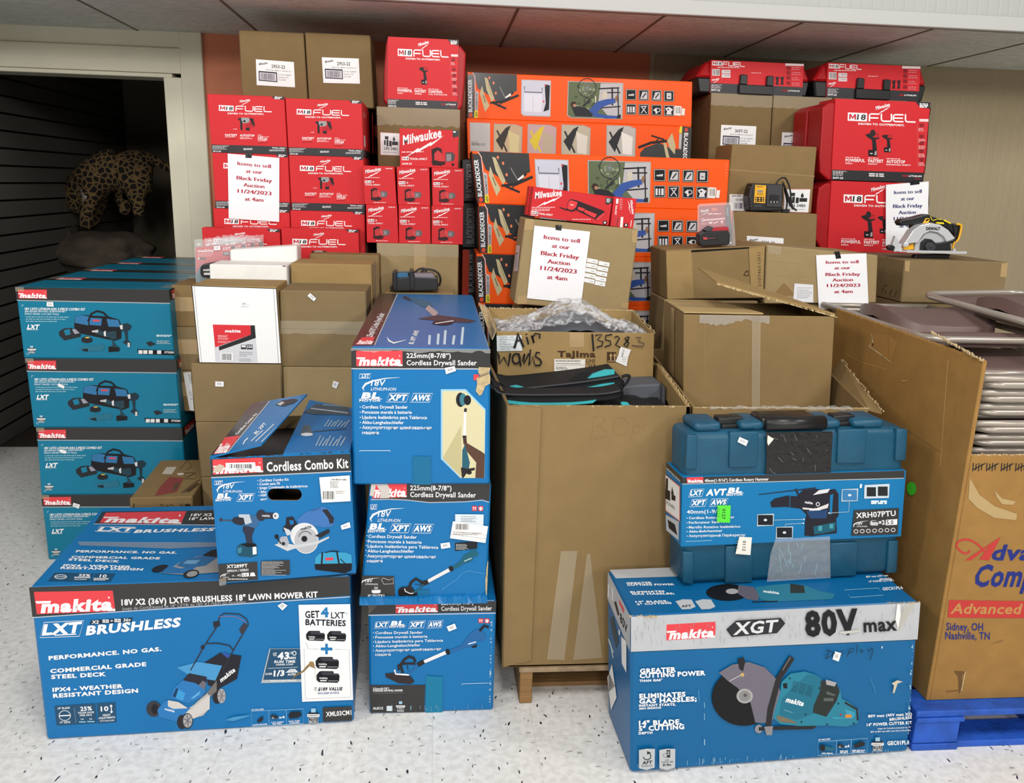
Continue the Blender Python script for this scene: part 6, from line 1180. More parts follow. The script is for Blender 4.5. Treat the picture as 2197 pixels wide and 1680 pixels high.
# ---------------------------------------------------------------- printing on the boxes further back
P = {k: B['P'+k] for k in ('11', '12', '21', '22', '31', '32')}
def art_A(f):
    f.poly([(115, 425), (1340, 432), (1350, 540), (125, 526)], 'mk_band'); f.line([(128, 530), (1352, 545)], 7, 'A9ADB0'); makita(f, [(140, 447), (366, 447), (368, 516), (145, 514)])
    f.text('18V LXT® LITHIUM-ION 3-PIECE COMBO KIT', (195, 606), (667, 606), 20, 'white', bold=.03); f.text('(BRUSHLESS DRYWALL SCREWDRIVER /', (195, 622), (518, 620), 12, 'E0ECF0', bold=.015); f.text('IMPACT DRIVER / CUT-OUT TOOL)', (195, 641), (462, 641), 12, 'E0ECF0', bold=.015)
    for y, x1 in ((658, 545), (675, 520), (692, 458)): f.lines(203, x1, (y,), 7, '8FB8C4', .05, y)
    f.text('LXT', (212, 754), (303, 752), 36, 'white', shear=.3, bold=.05); f.line([(212, 758), (300, 756)], 3, 'white'); badge(f, 218, 882, 62, 55)
    f.line([(175, 580), (173, 566), (188, 566)], 3, 'CFE4EA'); f.line([(212, 936), (214, 948), (228, 950)], 3, 'CFE4EA')
    f.poly([(583, 700), (590, 655), (640, 640), (850, 650), (930, 672), (952, 720), (950, 820), (900, 838), (640, 785), (582, 760)], '1E1C20'); f.poly([(586, 700), (592, 655), (640, 642), (700, 652), (690, 720)], '3574A4'); f.poly([(705, 660), (800, 665), (792, 722), (702, 716)], '3574A4'); f.poly([(835, 668), (925, 676), (945, 730), (850, 728)], '3574A4'); f.line([(690, 690), (715, 630), (760, 608), (810, 620), (850, 660)], 15, '1E1C20'); f.poly([(728, 674), (782, 676), (782, 688), (728, 687)], 'mk_red')
    f.poly([(462, 770), (500, 745), (560, 740), (636, 790), (632, 808), (505, 838), (465, 800)], '2A2C30'); f.poly([(500, 760), (545, 748), (555, 790), (515, 800)], '1B7A99'); f.poly([(565, 752), (590, 748), (625, 780), (585, 788)], '9A98A8')
    f.poly([(638, 820), (680, 800), (725, 825), (720, 850), (680, 858), (640, 850)], '26262A'); f.ell(684, 814, 18, 6, 'C8B060'); f.poly([(610, 905), (650, 880), (780, 870), (790, 856), (818, 878), (812, 912), (690, 926), (650, 915)], '2A7088'); f.poly([(640, 905), (690, 900), (690, 925), (650, 918)], '202428')
    f.poly([(718, 762), (770, 752), (815, 770), (910, 762), (915, 820), (880, 830), (915, 880), (938, 890), (936, 920), (850, 925), (848, 890), (885, 870), (870, 820), (770, 790)], '28424E'); f.poly([(718, 762), (770, 752), (768, 776), (722, 772)], 'C4C2C4'); f.poly([(812, 772), (828, 758), (830, 806), (816, 800)], 'E4E4E4'); f.poly([(848, 884), (936, 890), (936, 920), (852, 926)], '1B1A1E')
    f.poly([(935, 715), (955, 708), (1000, 700), (1032, 722), (1020, 752), (1000, 760), (1000, 830), (1025, 852), (1020, 884), (960, 850), (985, 830), (975, 765), (945, 760)], '223440'); f.poly([(938, 718), (960, 712), (962, 750), (944, 746)], 'D8D8D8'); f.rect(1000, 852, 1018, 886, 'C8C8C8')
    f.poly([(1144, 850), (1180, 840), (1222, 862), (1170, 880)], '2A2C30'); f.lines(1226, 1352, (792, 800), 6, 'D8E8EC'); f.lines(1228, 1336, (836, 846, 856), 5, 'A8C8D0')
    f.poly([(1074, 902), (1380, 912), (1388, 946), (1086, 940)], '14161A')
    for x in (1086, 1124, 1166, 1232): f.rect(x, 910, x+32, 938, 'E0E0E0')
    f.text('XT332M', (1288, 932), (1362, 934), 16, 'white', bold=.03)
def top_A(b):
    f = b.top().uv(); f.rect(0, 0, 1, .30, 'mk_band'); makita(f, [(.06, .02), (.24, .02), (.24, .24), (.06, .24)], reg=False); f.line([(0, .66), (1, .66)], .012, '125E78')
    t = b.top(b.part('clear_tape')).uv(); t.z0 = .002; t.rect(0, .0, .09, .2, 'clear_tape'); t = b.top(b.part('clear_tape')).uv(); t.z0 = .002; t.rect(.92, .62, 1, .9, 'clear_tape')
    r = b.right().uv(); r.rect(0, 0, 1, .16, 'mk_band'); r.poly([(.1, .05), (.4, .05), (.4, .15), (.1, .15)], 'mk_red')
for k in (A1, A2, A3, A4):
    k.front.set(A1.q).zoom(0, 500, 3.652); art_A(k.front); r = k.right().uv(); r.rect(0, 0, 1, .16, 'mk_band'); makita(r, [(.1, .03), (.5, .03), (.5, .15), (.1, .15)], reg=False)
    tp = k.part('clear_tape'); g = k.fr(tp).uv(); g.z0 = .002; g.rect(0, 0, .055, .06, 'clear_tape')
for k in [A1]+Arows: top_A(k)
sticker(A1, [(101, 648), (115, 648), (116, 658), (101, 657)]); sticker(A2, [(127, 822), (140, 829), (137, 834), (124, 828)], None); sticker(A3, [(129, 963), (143, 967), (140, 973), (127, 969)], None); sticker(A4, [(158, 1078), (172, 1082), (169, 1091), (156, 1085)])

def art_P(f):
    milw(f, (1440, 1034), (1560, 1014), 26); m18(f, [(1192, 1058), (1366, 1068), (1366, 1130), (1192, 1123)], 40); fuel(f, (1392, 1130), (1810, 1147), 64); f.text('DRIVEN TO OUTPERFORM.', (1295, 1163), (1716, 1175), 18, 'white', bold=.03)
    f.poly([(1450, 1202), (1545, 1205), (1548, 1240), (1530, 1268), (1462, 1264), (1440, 1240)], '9A9C9C'); f.poly([(1413, 1212), (1452, 1204), (1454, 1240), (1420, 1232)], '2A2628'); f.ell(1488, 1243, 14, 14, '222024', n=10); f.poly([(1438, 1235), (1464, 1242), (1464, 1347), (1440, 1340)], '222024'); f.poly([(1545, 1205), (1592, 1214), (1610, 1292), (1590, 1316), (1574, 1292), (1558, 1232)], '2A2224'); f.poly([(1498, 1264), (1562, 1262), (1600, 1300), (1590, 1316), (1552, 1300), (1550, 1322), (1500, 1334)], 'B0222C'); f.poly([(1498, 1320), (1550, 1316), (1546, 1350), (1504, 1346)], '222024')
    for t, a, b, h in (('FASTEST', (1258, 1410), (1400, 1413), 24), ('AUTOSTOP', (1432, 1415), (1602, 1419), 24), ('125', (1642, 1430), (1700, 1432), 20), ('HOLES', (1642, 1455), (1748, 1459), 24)): f.text(t, a, b, h, 'white', bold=.03)
    for x0, x1, y in ((1258, 1372, 1420), (1432, 1545, 1428), (1432, 1580, 1440), (1642, 1690, 1400), (1704, 1770, 1422), (1642, 1740, 1466), (1358, 1400, 1332)): f.lines(x0, x1, (y,), 7, 'F0C8C8', .05, x0)
    f.lines(1258, 1380, (1444,), 6, '9C2028'); f.lines(1642, 1750, (1486,), 6, '9C2028')
    f.poly([(1808, 955), (1953, 963), (1955, 1006), (1846, 1000)], 'mw_black'); f.lines(1845, 1930, (968, 982, 996), 9, 'white', .3, 2)
    f.poly([(1094, 1505), (1985, 1532), (1985, 1640), (1094, 1610)], 'mw_black'); f.text('TOOL-ONLY', (1800, 1553), (1958, 1558), 17, 'white', bold=.03); f.lines(1770, 1950, (1568, 1578), 6, 'D0D0D0'); f.lines(1105, 1330, (1520, 1532, 1545, 1558), 6, 'C8C8C8', .5, 3); f.text('2912-20', (1110, 1590), (1206, 1592), 17, 'white', bold=.03); f.lines(1470, 1590, (1552, 1564), 8, 'D8D8D8', .2, 5)
for k in ('11', '12', '21', '22', '31', '32'): P[k].front.set(P['12'].q).zoom(420, 40, 5.4925); art_P(P[k].front)
for b in (P41, P42): b.front.set(P['12'].q).zoom(420, 40, 5.4925); art_P(b.front)
for k in ('12', '22', '32'):
    for b in (P[k], B['rear'+k]): r = b.right().uv(); r.rect(0, .86, 1, 1, 'mw_black'); r.lines(.08, .5, (.2, .24), .03, 'E08080'); r.rect(.1, .6, .3, .8, 'E8D8D8'); r.rect(.75, 0, 1, .08, 'mw_black')
for k in ('12', '22', '32'): ff = B['rear'+k].front.uv(); ff.rect(0, .88, 1, 1, 'mw_black'); ff.rect(.88, 0, 1, .07, 'mw_black')

def art_U(f):
    milw(f, (64, 462), (214, 432), 34); f.text('2648-20', (260, 420), (325, 420), 10, 'white', bold=.02); f.lines(58, 200, (499,), 6, 'F4D0D0', .02); f.lines(60, 175, (514, 526), 4, 'A42028', .3); m18(f, [(58, 527), (122, 527), (122, 552), (58, 552)], 15); f.poly([(134, 530), (150, 530), (150, 544), (142, 552), (134, 544)], 'E0A8A8'); f.text('TOOL-ONLY', (62, 574), (210, 574), 14, 'white', bold=.02)
    f.poly([(114, 690), (180, 678), (220, 690), (217, 712), (180, 722), (120, 714)], '3A2024'); f.poly([(116, 612), (150, 596), (180, 602), (194, 690), (122, 700)], '2E1A1E'); f.poly([(130, 632), (165, 612), (186, 640), (190, 682), (135, 690)], 'C03A3E'); f.poly([(175, 610), (215, 640), (214, 690), (190, 670)], 'D0484A'); f.poly([(214, 625), (268, 628), (281, 652), (270, 682), (214, 686)], '6A6466'); f.poly([(222, 640), (250, 640), (250, 676), (222, 678)], '8E8688'); f.lines(145, 262, (736,), 6, 'F0D0D0', 0)
for k in U: U[k].front.set(uq['11']).zoom(770, 270, 4.54); art_U(U[k].front)
f = U0.front.zoom(770, 270, 4.54)
milw(f, (430, 182), (805, 112), 92); f.lines(418, 632, (248,), 8, 'F4D4D4', 0); f.lines(418, 560, (268, 285), 5, 'A42028'); m18(f, [(418, 293), (488, 293), (488, 327), (418, 325)], 21); f.text('TOOL-ONLY', (497, 325), (668, 328), 20, 'white', bold=.03); f.text('2648-20', (420, 368), (516, 370), 18, 'white', bold=.02)
f.poly([(708, 228), (760, 208), (806, 222), (815, 335), (715, 352)], '2E1C1E'); f.poly([(735, 270), (768, 236), (800, 260), (838, 330), (830, 350), (735, 330)], 'CC3A3E'); f.poly([(705, 342), (840, 345), (842, 372), (800, 385), (720, 380)], '32181C'); f.poly([(845, 258), (910, 258), (938, 290), (925, 340), (845, 348)], '4A4648'); f.poly([(852, 275), (900, 275), (900, 340), (852, 345)], '8A8486'); f.poly([(912, 45), (985, 50), (985, 108), (915, 118)], 'mw_black'); f.rect(918, 58, 945, 70, 'white'); f.poly([(904, 364), (928, 364), (928, 384), (916, 392), (904, 384)], '2A1618')

def bench(f):
    f.poly([(92, 64), (440, 78), (440, 205), (412, 216), (400, 240), (300, 300), (180, 215), (130, 190), (105, 100)], 'bd_black')
    f.line([(228, 300), (330, 290), (455, 238)], [16, 22, 18], '242426'); f.line([(250, 300), (355, 345)], 16, '242426'); f.line([(290, 330), (345, 275)], 8, '242426'); f.line([(360, 270), (412, 215)], 14, '242426'); f.poly([(345, 256), (390, 222), (396, 240), (352, 264)], 'E8E4E0'); f.line([(305, 175), (345, 255)], 6, '8A8A8A')
    f.poly([(163, 165), (186, 250), (222, 322), (188, 372), (166, 300), (146, 228)], 'C2B48C'); f.poly([(183, 100), (206, 108), (262, 268), (240, 292), (200, 200)], 'C2B48C'); f.line([(172, 240), (190, 300)], 6, '5A5038'); f.line([(212, 150), (245, 255)], 3, '7A7050')
    for x, y in ((222, 105), (255, 145), (273, 224)): f.ell(x, y, 8, 12, 'E8845A', n=8)
def bd_strip(f, x=45, d=1):
    f.poly([(45, 58), (92, 62), (92, 80), (45, 78)], 'bd_orange'); f.poly([(48, 80), (92, 82), (104, 110), (104, 418), (45, 416)], 'bd_black'); f.line([(88, 66), (108, 102), (108, 205), (136, 222)], 4, 'E8E8E8'); f.text('BLACK&DECKER', (86, 374), (83, 120), 31, 'F2F2F2', bold=.02); f.poly([(58, 395), (70, 378), (86, 386), (88, 402), (74, 414), (60, 408)], 'D8482A')
    f.poly([(108, 205), (136, 222), (130, 362), (106, 360)], 'B4B4B4'); f.text('WORKMATE 1000', (126, 355), (128, 228), 12, '1E1E20', shear=.1, bold=.02); f.poly([(104, 362), (132, 365), (130, 420), (101, 418)], 'E2D23C'); f.text('NEW', (127, 412), (128, 372), 17, '1E1E20', shear=.1, bold=.03)
def art_O(f):
    bench(f); bd_strip(f)
    f.poly([(476, 116), (710, 122), (706, 404), (492, 400), (472, 380)], 'B4B2B0'); f.poly([(482, 122), (704, 128), (700, 398), (496, 394), (479, 376)], 'C6C8D6'); f.line([(500, 168), (500, 212), (640, 216), (640, 178)], 8, '62626E'); f.poly([(498, 225), (640, 228), (636, 370), (496, 364)], 'D8DAE4'); f.line([(568, 235), (566, 362)], 3, 'B0B2C0'); f.poly([(660, 150), (702, 160), (694, 350), (650, 365), (668, 300)], '222026'); f.ell(665, 160, 6, 8, 'D84848', n=8); f.ell(652, 285, 7, 9, 'D84848', n=8)
    f.poly([(843, 124), (1278, 136), (1271, 417), (866, 412), (836, 392)], 'A8A8A4'); f.poly([(850, 130), (1270, 142), (1264, 410), (870, 406), (843, 388)], '5E6A4C'); f.poly([(1100, 140), (1270, 142), (1264, 410), (1170, 408), (1080, 300)], 'B8B6B8'); rr = random.Random(6)
    for i in range(26): f.ell(rr.uniform(855, 1060), rr.uniform(140, 400), rr.uniform(6, 16), rr.uniform(6, 14), rr.choice(('7C8A60', '46543A', '8E9A78')), n=7)
    f.ring(993, 176, 70, 72, 6, '24242A', n=26); f.ell(993, 176, 10, 10, '2A2A2E', n=8)
    for a in range(0, 360, 24): f.line([(993, 176), (993+68*math.cos(math.radians(a)), 176+70*math.sin(math.radians(a)))], 1.6, '9A9AA0')
    f.ring(995, 275, 24, 22, 6, '303036'); f.line([(995, 276), (1050, 240)], 6, '303036'); f.line([(1060, 240), (1060, 290)], 8, 'D8D4D0'); f.line([(1085, 182), (1245, 174)], 10, '222026'); f.line([(1190, 170), (1192, 310)], 12, '222026'); f.line([(1110, 212), (1252, 210)], 9, '222026'); f.line([(1235, 175), (1240, 390)], 9, '222026'); f.line([(1100, 330), (1255, 318)], 9, '222026'); f.rect(1112, 205, 1150, 265, 'C8C0B0')
    f.poly([(862, 300), (905, 318), (980, 330), (1040, 375), (1030, 400), (900, 396)], '26262C'); f.line([(1030, 372), (1090, 305), (1150, 285), (1215, 272)], [60, 56, 46, 34], '36559E'); f.line([(1040, 380), (1140, 400), (1250, 402)], [30, 26, 18], '36559E'); f.poly([(1208, 262), (1222, 230), (1236, 236), (1230, 285)], '8A6A50'); f.ell(888, 306, 24, 22, '3A2620'); f.ell(896, 314, 14, 12, 'B08468'); f.line([(960, 320), (1010, 276)], 14, '2A2A30'); f.poly([(1230, 385), (1258, 380), (1258, 412), (1225, 412)], '26262C')
    for i, x in enumerate((1338, 1436, 1536, 1632)):
        for j, y in enumerate((226, 338)):
            y = y+i*2.5; f.rect(x-40, y-42, x+40, y+42, '16161A'); f.frame(x-36, y-38, x+36, y+38, 4, 'D8D4D0')
            k = i+4*j
            if k == 0: f.poly([(x-24, y), (x+22, y-8), (x+22, y+8), (x-20, y+8)], 'C8C8C8')
            elif k in (1, 2): f.poly([(x-28, y+30), (x-10, y-26), (x+28, y-26), (x+28, y+30)], 'C4C2C4'); f.line([(x-10, y+20), (x+18, y-16)], 10, '3A3A3E')
            elif k == 3: f.rect(x-18, y-24, x+18, y+24, 'C4C2C4'); f.ell(x, y+4, 8, 5, '3A3A3E', n=8)
            elif k == 4: f.rect(x-28, y-20, x+28, y+26, 'D8D6D8'); [f.line([(x-10+18*q, y-20), (x-10+18*q, y+26)], 8, '2A2A2E') for q in range(2)]
            elif k == 5: f.line([(x-24, y-22), (x+22, y-26)], 6, 'D8D6D8'); f.line([(x-14, y-18), (x+22, y+28)], 6, 'D8D6D8'); f.line([(x+16, y-20), (x-20, y+28)], 6, 'D8D6D8')
            elif k == 6: f.poly([(x-26, y), (x, y-20), (x, y+20)], 'D8D6D8'); f.ring(x+12, y, 14, 14, 5, 'D8D6D8'); f.rect(x-8, y+10, x+6, y+28, 'D8D6D8')
            else: f.poly([(x-30, y-16), (x, y-28), (x+30, y-10), (x+16, y+12), (x+22, y+30), (x-22, y+30), (x-14, y+8)], 'D8D6D8'); f.ell(x-6, y-8, 8, 6, '2A2A2E', n=8)
    f.poly([(1675, 308), (1730, 312), (1723, 385), (1671, 381)], 'E8E4DE'); f.bars(1682, 318, 1722, 368, '4A4A4A', 9, 3); f.poly([(1733, 327), (1757, 330), (1752, 383), (1727, 380)], 'E4E0DA'); f.lines(1790, 1796, (150, 170, 190, 210, 230), 6, 'F0A080')
for k in ('O1', 'O3', 'O4', 'O5', 'O6'): O[k].front.set(oq['O1']).zoom(990, 140, 3.6617); art_O(O[k].front)
f = O['O2'].front.zoom(990, 140, 3.6617)
f.poly([(66, 460), (230, 464), (230, 690), (70, 688)], 'BDB9B6'); f.lines(80, 200, (630, 640), 8, '8A8682'); f.bars(80, 610, 130, 640, '77736F', 8, 2)
for x0, cols in ((266, ('C0A888', '3A342E', 'D0C090')), (536, ('C0A0A0', 'D8C038', 'B8A890')), (805, ('B8B09A', '2A2A2E', 'D8D2C4')), (1158, ('B8B4AC', '2A2A2E', 'E4E0D8'))):
    P4 = [(x0-5, 468), (x0+170, 472), (x0+224, 492), (x0+216, 735), (x0-8, 720)]; f.poly(P4, 'A8A4A0'); f.poly([(x0, 474), (x0+168, 478), (x0+216, 496), (x0+210, 730), (x0-2, 716)], cols[0]); f.poly([(x0+10, 600), (x0+90, 500), (x0+130, 480), (x0+60, 680)], cols[1]); f.poly([(x0+110, 520), (x0+200, 560), (x0+190, 700), (x0+120, 690)], cols[2]); f.line([(x0+20, 520), (x0+100, 690)], 14, cols[1])
f.poly([(1415, 680), (1450, 640), (1560, 600), (1640, 640), (1730, 650), (1730, 760), (1412, 745)], 'bd_black'); f.line([(1400, 640), (1500, 600), (1620, 585)], 20, '222024'); f.line([(1500, 545), (1600, 575)], 12, '222024'); f.line([(1520, 610), (1560, 560)], 8, '222024'); f.poly([(1660, 522), (1686, 620), (1680, 690), (1640, 640), (1622, 585)], 'C2B48C'); f.poly([(1592, 600), (1612, 600), (1645, 735), (1618, 735)], 'C2B48C'); f.poly([(1720, 470), (1738, 470), (1738, 525), (1712, 520)], 'E2D23C'); f.poly([(1738, 470), (1810, 478), (1800, 760), (1728, 755), (1728, 640)], 'bd_black'); f.text('BLACK&DECKER', (1752, 520), (1738, 790), 31, 'F2F2F2', bold=.02); f.ell(1768, 497, 15, 16, 'C84838', n=6); f.poly([(1714, 525), (1736, 530), (1728, 650), (1710, 640)], 'B4B4B4')
for k in O: l = O[k].left().uv(); l.rect(0, 0, 1, 1, 'bd_black'); l.line([(.5, .15), (.5, .9)], .3, '55504A'); l.rect(.8, .05, 1, .95, 'D0582A')
for b in OB: g = b.front.uv(); g.text('BLACK&DECKER', (.055, .9), (.055, .1), 1, '8E8E90', bold=.02, up=(-.035, 0))
g = OB[2].front.uv(); g.rect(.0, .02, .03, .98, 'B83A22')

def carton_label(b, P, code, name='shipping_label', logo='Milwaukee'):
    mb = b.part(name); f = b.fr(mb); f.z0 = .002; q = lambda u, v: lerpq(P, u, v); f.poly(P, 'label_white'); d = np.array(P[3])-np.array(P[0])
    f.text(logo, q(.08, .23), q(.30, .15), 1, '3A3840', bold=.03, up=tuple(-d*.10)); f.text(code, q(.40, .29), q(.76, .29), 1, '1E1E22', bold=.02, up=tuple(-d*.13)); f.text('M18 FUEL IMPACT DRIVER KIT', q(.27, .40), q(.92, .41), 1, '55555A', up=tuple(-d*.045), bold=.01)
    f.poly([q(.06, .44), q(.54, .45), q(.54, .84), (q(.06, .82))], '20203A'); f.poly([q(.085, .49), q(.515, .50), q(.515, .80), q(.085, .78)], 'D8D4D8'); rr = random.Random(3)
    u = .11
    while u < .48: w = rr.uniform(.004, .016); f.poly([q(u, .52), q(u+w, .52), q(u+w, .77), q(u, .77)], '4A4A5A'); u += w+rr.uniform(.006, .014)
    for i, t in enumerate(('P.O. No: 32000037', 'Quantity: 2 PCS', 'Carton No: 4884')): f.text(t, q(.57, .56+.1*i), q(.92-.08*i, .56+.1*i), 1, '6A6A6E', bold=0, up=tuple(-d*.055))
Zf = lambda ox, oy, s: (lambda L: [(ox+x/s, oy+y/s) for x, y in L])
z2, z8 = Zf(420, 40, 5.4925), Zf(1360, 100, 3.6525)
carton_label(Q1, z2([(703, 440), (1152, 460), (1165, 728), (712, 710)]), '2953-22'); carton_label(Q2, z2([(1482, 428), (1918, 430), (1932, 695), (1500, 695)]), '2953-22')
carton_label(W1, z8([(683, 612), (958, 622), (948, 810), (674, 800)]), '3697-22'); carton_label(W2, z8([(1160, 664), (1435, 672), (1426, 862), (1150, 852)]), '3697-22'); carton_label(Z2, z8([(882, 1485), (1170, 1500), (1165, 1690), (880, 1678)]), '2745-20')
def warn(b, P, code):
    mb = b.part('warning_label'); f = b.fr(mb); f.z0 = .002; q = lambda u, v: lerpq(P, u, v); f.poly(P, 'label_white'); d = np.array(P[3])-np.array(P[0])
    f.line([q(.01, .01), q(.99, .01), q(.99, .99), q(.01, .99)], math.hypot(*d)*.025, 'D87878', True)
    for a, b_, c_, e_ in ((.24, .16, .42, .30), (.2, .34, .28, .55), (.32, .32, .42, .6), (.46, .36, .58, .6)): f.poly([q(a, b_), q(c_, b_), q(c_, e_), q(a, e_)], 'ink')
    f.poly([q(.6, .38), q(.9, .38), q(.9, .54), q(.6, .54)], 'ink'); f.poly([q(.66, .36), q(.64, .27), q(.70, .15), q(.76, .28), q(.74, .36)], 'ink'); f.text(code, q(.2, .76), q(.86, .77), 1, '2A2A2E', bold=.02, up=tuple(-d*.13)); f.line([q(.15, .86), q(.85, .87)], math.hypot(*d)*.02, '9A9A9A')
warn(S1, [(770+x/5.6, 60+y/5.6) for x, y in ((255, 1253), (494, 1268), (494, 1540), (258, 1530))], 'UN 3481'); warn(Z1, z8([(1180, 1105), (1385, 1105), (1368, 1290), (1170, 1285)]), 'UN 3480')
lb = Z1.part('shipping_label'); g = Z1.fr(lb).zoom(1360, 100, 3.6525); g.z0 = .002; g.poly([(750, 1145), (952, 1150), (950, 1282), (745, 1272)], 'label_white'); g.bars(798, 1180, 900, 1198, 'ink', 20, 2); g.bars(790, 1212, 902, 1258, '2A2A5A', 16, 5); g.lines(765, 850, (1158,), 8, '8A8A8A')
tp = Z1.part('pack_tape'); g = Z1.left(tp).uv(); g.z0 = .002; g.rect(0, .02, 1, .3, 'kraft_brown'); g = Z1.front.uv(); g.line([(0, .38), (1, .44)], .02, '9A8058')
for b, v in ((W1, .08), (W2, .08), (D2, .47), (T1, .06), (S1, .04)):
    tp = b.part('clear_tape'); g = b.fr(tp).uv(); g.z0 = .0015; rr = random.Random(int(v*1000)); xs = [i/24 for i in range(25)]; g.poly([(x, max(0, v-.08)) for x in xs]+[(x, v+.08+rr.uniform(0, .015)) for x in xs[::-1]], 'clear_tape')
D2.front.line([(602, 706), (787, 703)], 1.3, '6A5A40'); g = T1.fr(T1.part('pack_tape')).uv(); g.z0 = .001; g.rect(.45, .0, .6, 1, 'pack_tape')
for b, P4 in ((E1, [(462, 820), (480, 820), (480, 831), (462, 831)]), (D3, [(716, 815), (728, 819), (722, 832), (713, 828)]), (D2, [(666, 629), (679, 640), (674, 646), (660, 635)])): sticker(b, P4)
tp = D1.part('clear_film'); g = D1.right(tp).uv(); g.z0 = .004; g.rect(0, 0, 1, .8, 'clear_film'); tp = C3.part('clear_film'); g = C3.right(tp).uv(); g.z0 = .004; g.rect(0, 0, 1, .5, 'clear_film')
for b in (B1, B2, B3): g = b.fr(b.part('pack_tape')).uv(); g.z0 = .001; g.rect(0, .28, 1, .62, 'pack_tape')
lb = B3.part('shipping_strip'); g = B3.fr(lb).zoom(360, 490, 4.098); g.z0 = .003; g.poly([(137, 1272), (205, 1265), (232, 1605), (195, 1600)], 'label_white'); g.text('LA23231', (178, 1285), (200, 1370), 22, '4A4A4A', bold=.0); g.text('QTY - 8', (190, 1440), (205, 1510), 16, '4A4A4A', bold=0)
# white fronted box
f = C1.front.zoom(360, 490, 4.098)
f.poly([(207, 516), (958, 512), (1002, 1166), (270, 1172)], '2A2420'); f.poly([(216, 522), (950, 518), (994, 1160), (280, 1166)], 'F2F2F0'); f.line([(232, 522), (296, 1168)], 3, '3A3430'); f.line([(928, 518), (974, 1164)], 3, '3A3430')
f.poly([(393, 843), (762, 840), (788, 1156), (416, 1158)], 'D4D4D8'); f.poly([(393, 844), (724, 841), (727, 922), (414, 1038)], 'D8343C'); f.poly([(724, 841), (762, 840), (771, 948), (449, 1064), (446, 1030), (727, 922)], '2A2A2C'); f.text('makita', (498, 908), (636, 906), 26, 'white', shear=.25, bold=.045)
for y, x1 in ((936, 525), (945, 515), (957, 530), (966, 528), (985, 550), (994, 510)): f.lines(438, x1, (y,), 4, 'F0C8C8', 0, y)
f.rect(640, 1010, 684, 1046, '2A2A2C'); f.rect(645, 1014, 680, 1030, 'F0F0F0'); f.rect(688, 1006, 742, 1046, '14142A'); f.text('320', (692, 1036), (738, 1035), 24, 'white', bold=.02); f.lines(625, 748, (1072, 1088, 1104, 1130, 1146), 4, '8A8A90', .5); f.rect(458, 1082, 572, 1150, 'F0F0F0'); f.bars(470, 1088, 560, 1142, '3A3A3E', 16, 4)
sticker(C1, [(516, 646), (531, 645), (531, 655), (516, 656)])
tn = C1.part('torn_edge'); torn(tn, C1.c[3]+Vector((-.004, .0, .02)), C1.c[0]+Vector((-.003, 0, -.02)), size=.01, n=4, m='kraft_tan'); f = C2.front; f.rect(606, 566, 613, 569, '3A3A50')
# flat printed carton behind the mower box
f = F1.top().zoom(360, 760, 4.667)
f.poly([(20, 1230), (160, 1240), (90, 1380), (-130, 1420), (-80, 1330)], '8E4038'); f.text('LS1221', (80, 1060), (160, 950), 1, '5A4630', bold=.03, up=(-20, -14)); f.poly([(-10, 1130), (90, 1130), (40, 1205), (-60, 1200)], 'C9BFAE'); f.poly([(90, 1195), (150, 1190), (165, 1205), (110, 1215)], 'E0D8CC'); f.frame(170, 1190, 280, 1248, 6, '4A3826'); f.line([(190, 1235), (260, 1200)], 8, '4A3826'); f.poly([(60, 1310), (120, 1280), (100, 1340), (40, 1380)], '5E4A34'); f.poly([(170, 1370), (300, 1290), (320, 1300), (210, 1385)], '4A3826')
for i in range(3): f.line([(130+18*i, 1390), (300+12*i, 1260)], 4, '5A4630')
f.line([(120, 1150), (200, 1060), (240, 1130), (180, 1160)], 5, '5A4630')
f = F1.front.zoom(360, 760, 4.667); f.ring(36, 1520, 20, 20, 5, '4A3826'); f.ring(-60, 1520, 16, 18, 5, '4A3826'); f.poly([(-25, 1535), (-8, 1500), (12, 1535)], '4A3826'); f.poly([(-16, 1530), (-8, 1512), (3, 1530)], 'kraft'); f.text('1', (-345, 1545), (-335, 1545), 40, '3A2C1C', bold=.04)
for x in (120, 135, 150): f.line([(x, 1490), (x+6, 1570)], 5, '3A2C1C')
f.poly([(170, 1490), (225, 1488), (232, 1570), (176, 1570)], '3A2C1C')
# details of the right hand cartons
f = AA.front.zoom(1370, 480, 4.145); f.poly([(246, 246), (458, 238), (480, 664), (258, 670)], 'kraft_tan'); f.poly([(456, 236), (975, 208), (975, 222), (456, 256)], '0E0A06'); f.line([(900, 260), (905, 640)], 3, '9A7E50'); f.poly([(920, 465), (940, 425), (968, 415), (972, 470)], '4A3420'); f.poly([(934, 458), (944, 436), (962, 432), (964, 460)], 'kraft')
fl = AA.part('printed_flap'); g = AA.fr(fl).zoom(1370, 480, 4.145); g.poly([(968, 222), (1120, 182), (1140, 600), (995, 645)], 'kraft_tan'); g.text('921074651(01)', (1087, 588), (1076, 256), 28, '3A2C22', bold=.0)
sl = AA.left(AA.part('shipping_label')).zoom(1370, 480, 4.145); sl.z0 = .002; sl.poly([(38, 385), (82, 400), (86, 508), (40, 495)], 'D8D0C4'); sl.rect(48, 425, 74, 490, '6A6258')
lb = AB.part('shipping_pouch'); g = AB.fr(lb).zoom(1370, 480, 4.145); g.z0 = .002; g.poly([(1425, 530), (1600, 542), (1602, 700), (1412, 690)], 'E4E4E8'); g.lines(1450, 1590, (570, 590, 606, 622, 640, 656), 6, 'A8A8AC', .3); f = AB.front.zoom(1370, 480, 4.145); f.poly([(1200, 640), (1320, 525), (1350, 545), (1440, 640)], '8C7048'); f.line([(1180, 330), (1500, 360)], 3, 'A58A5C'); f.line([(1200, 460), (1560, 470)], 3, 'A58A5C'); g = AB.fr(AB.part('clear_tape')).zoom(1370, 480, 4.145); g.z0 = .001; g.poly([(1150, 190), (1300, 210), (1280, 280), (1160, 260)], 'clear_tape')
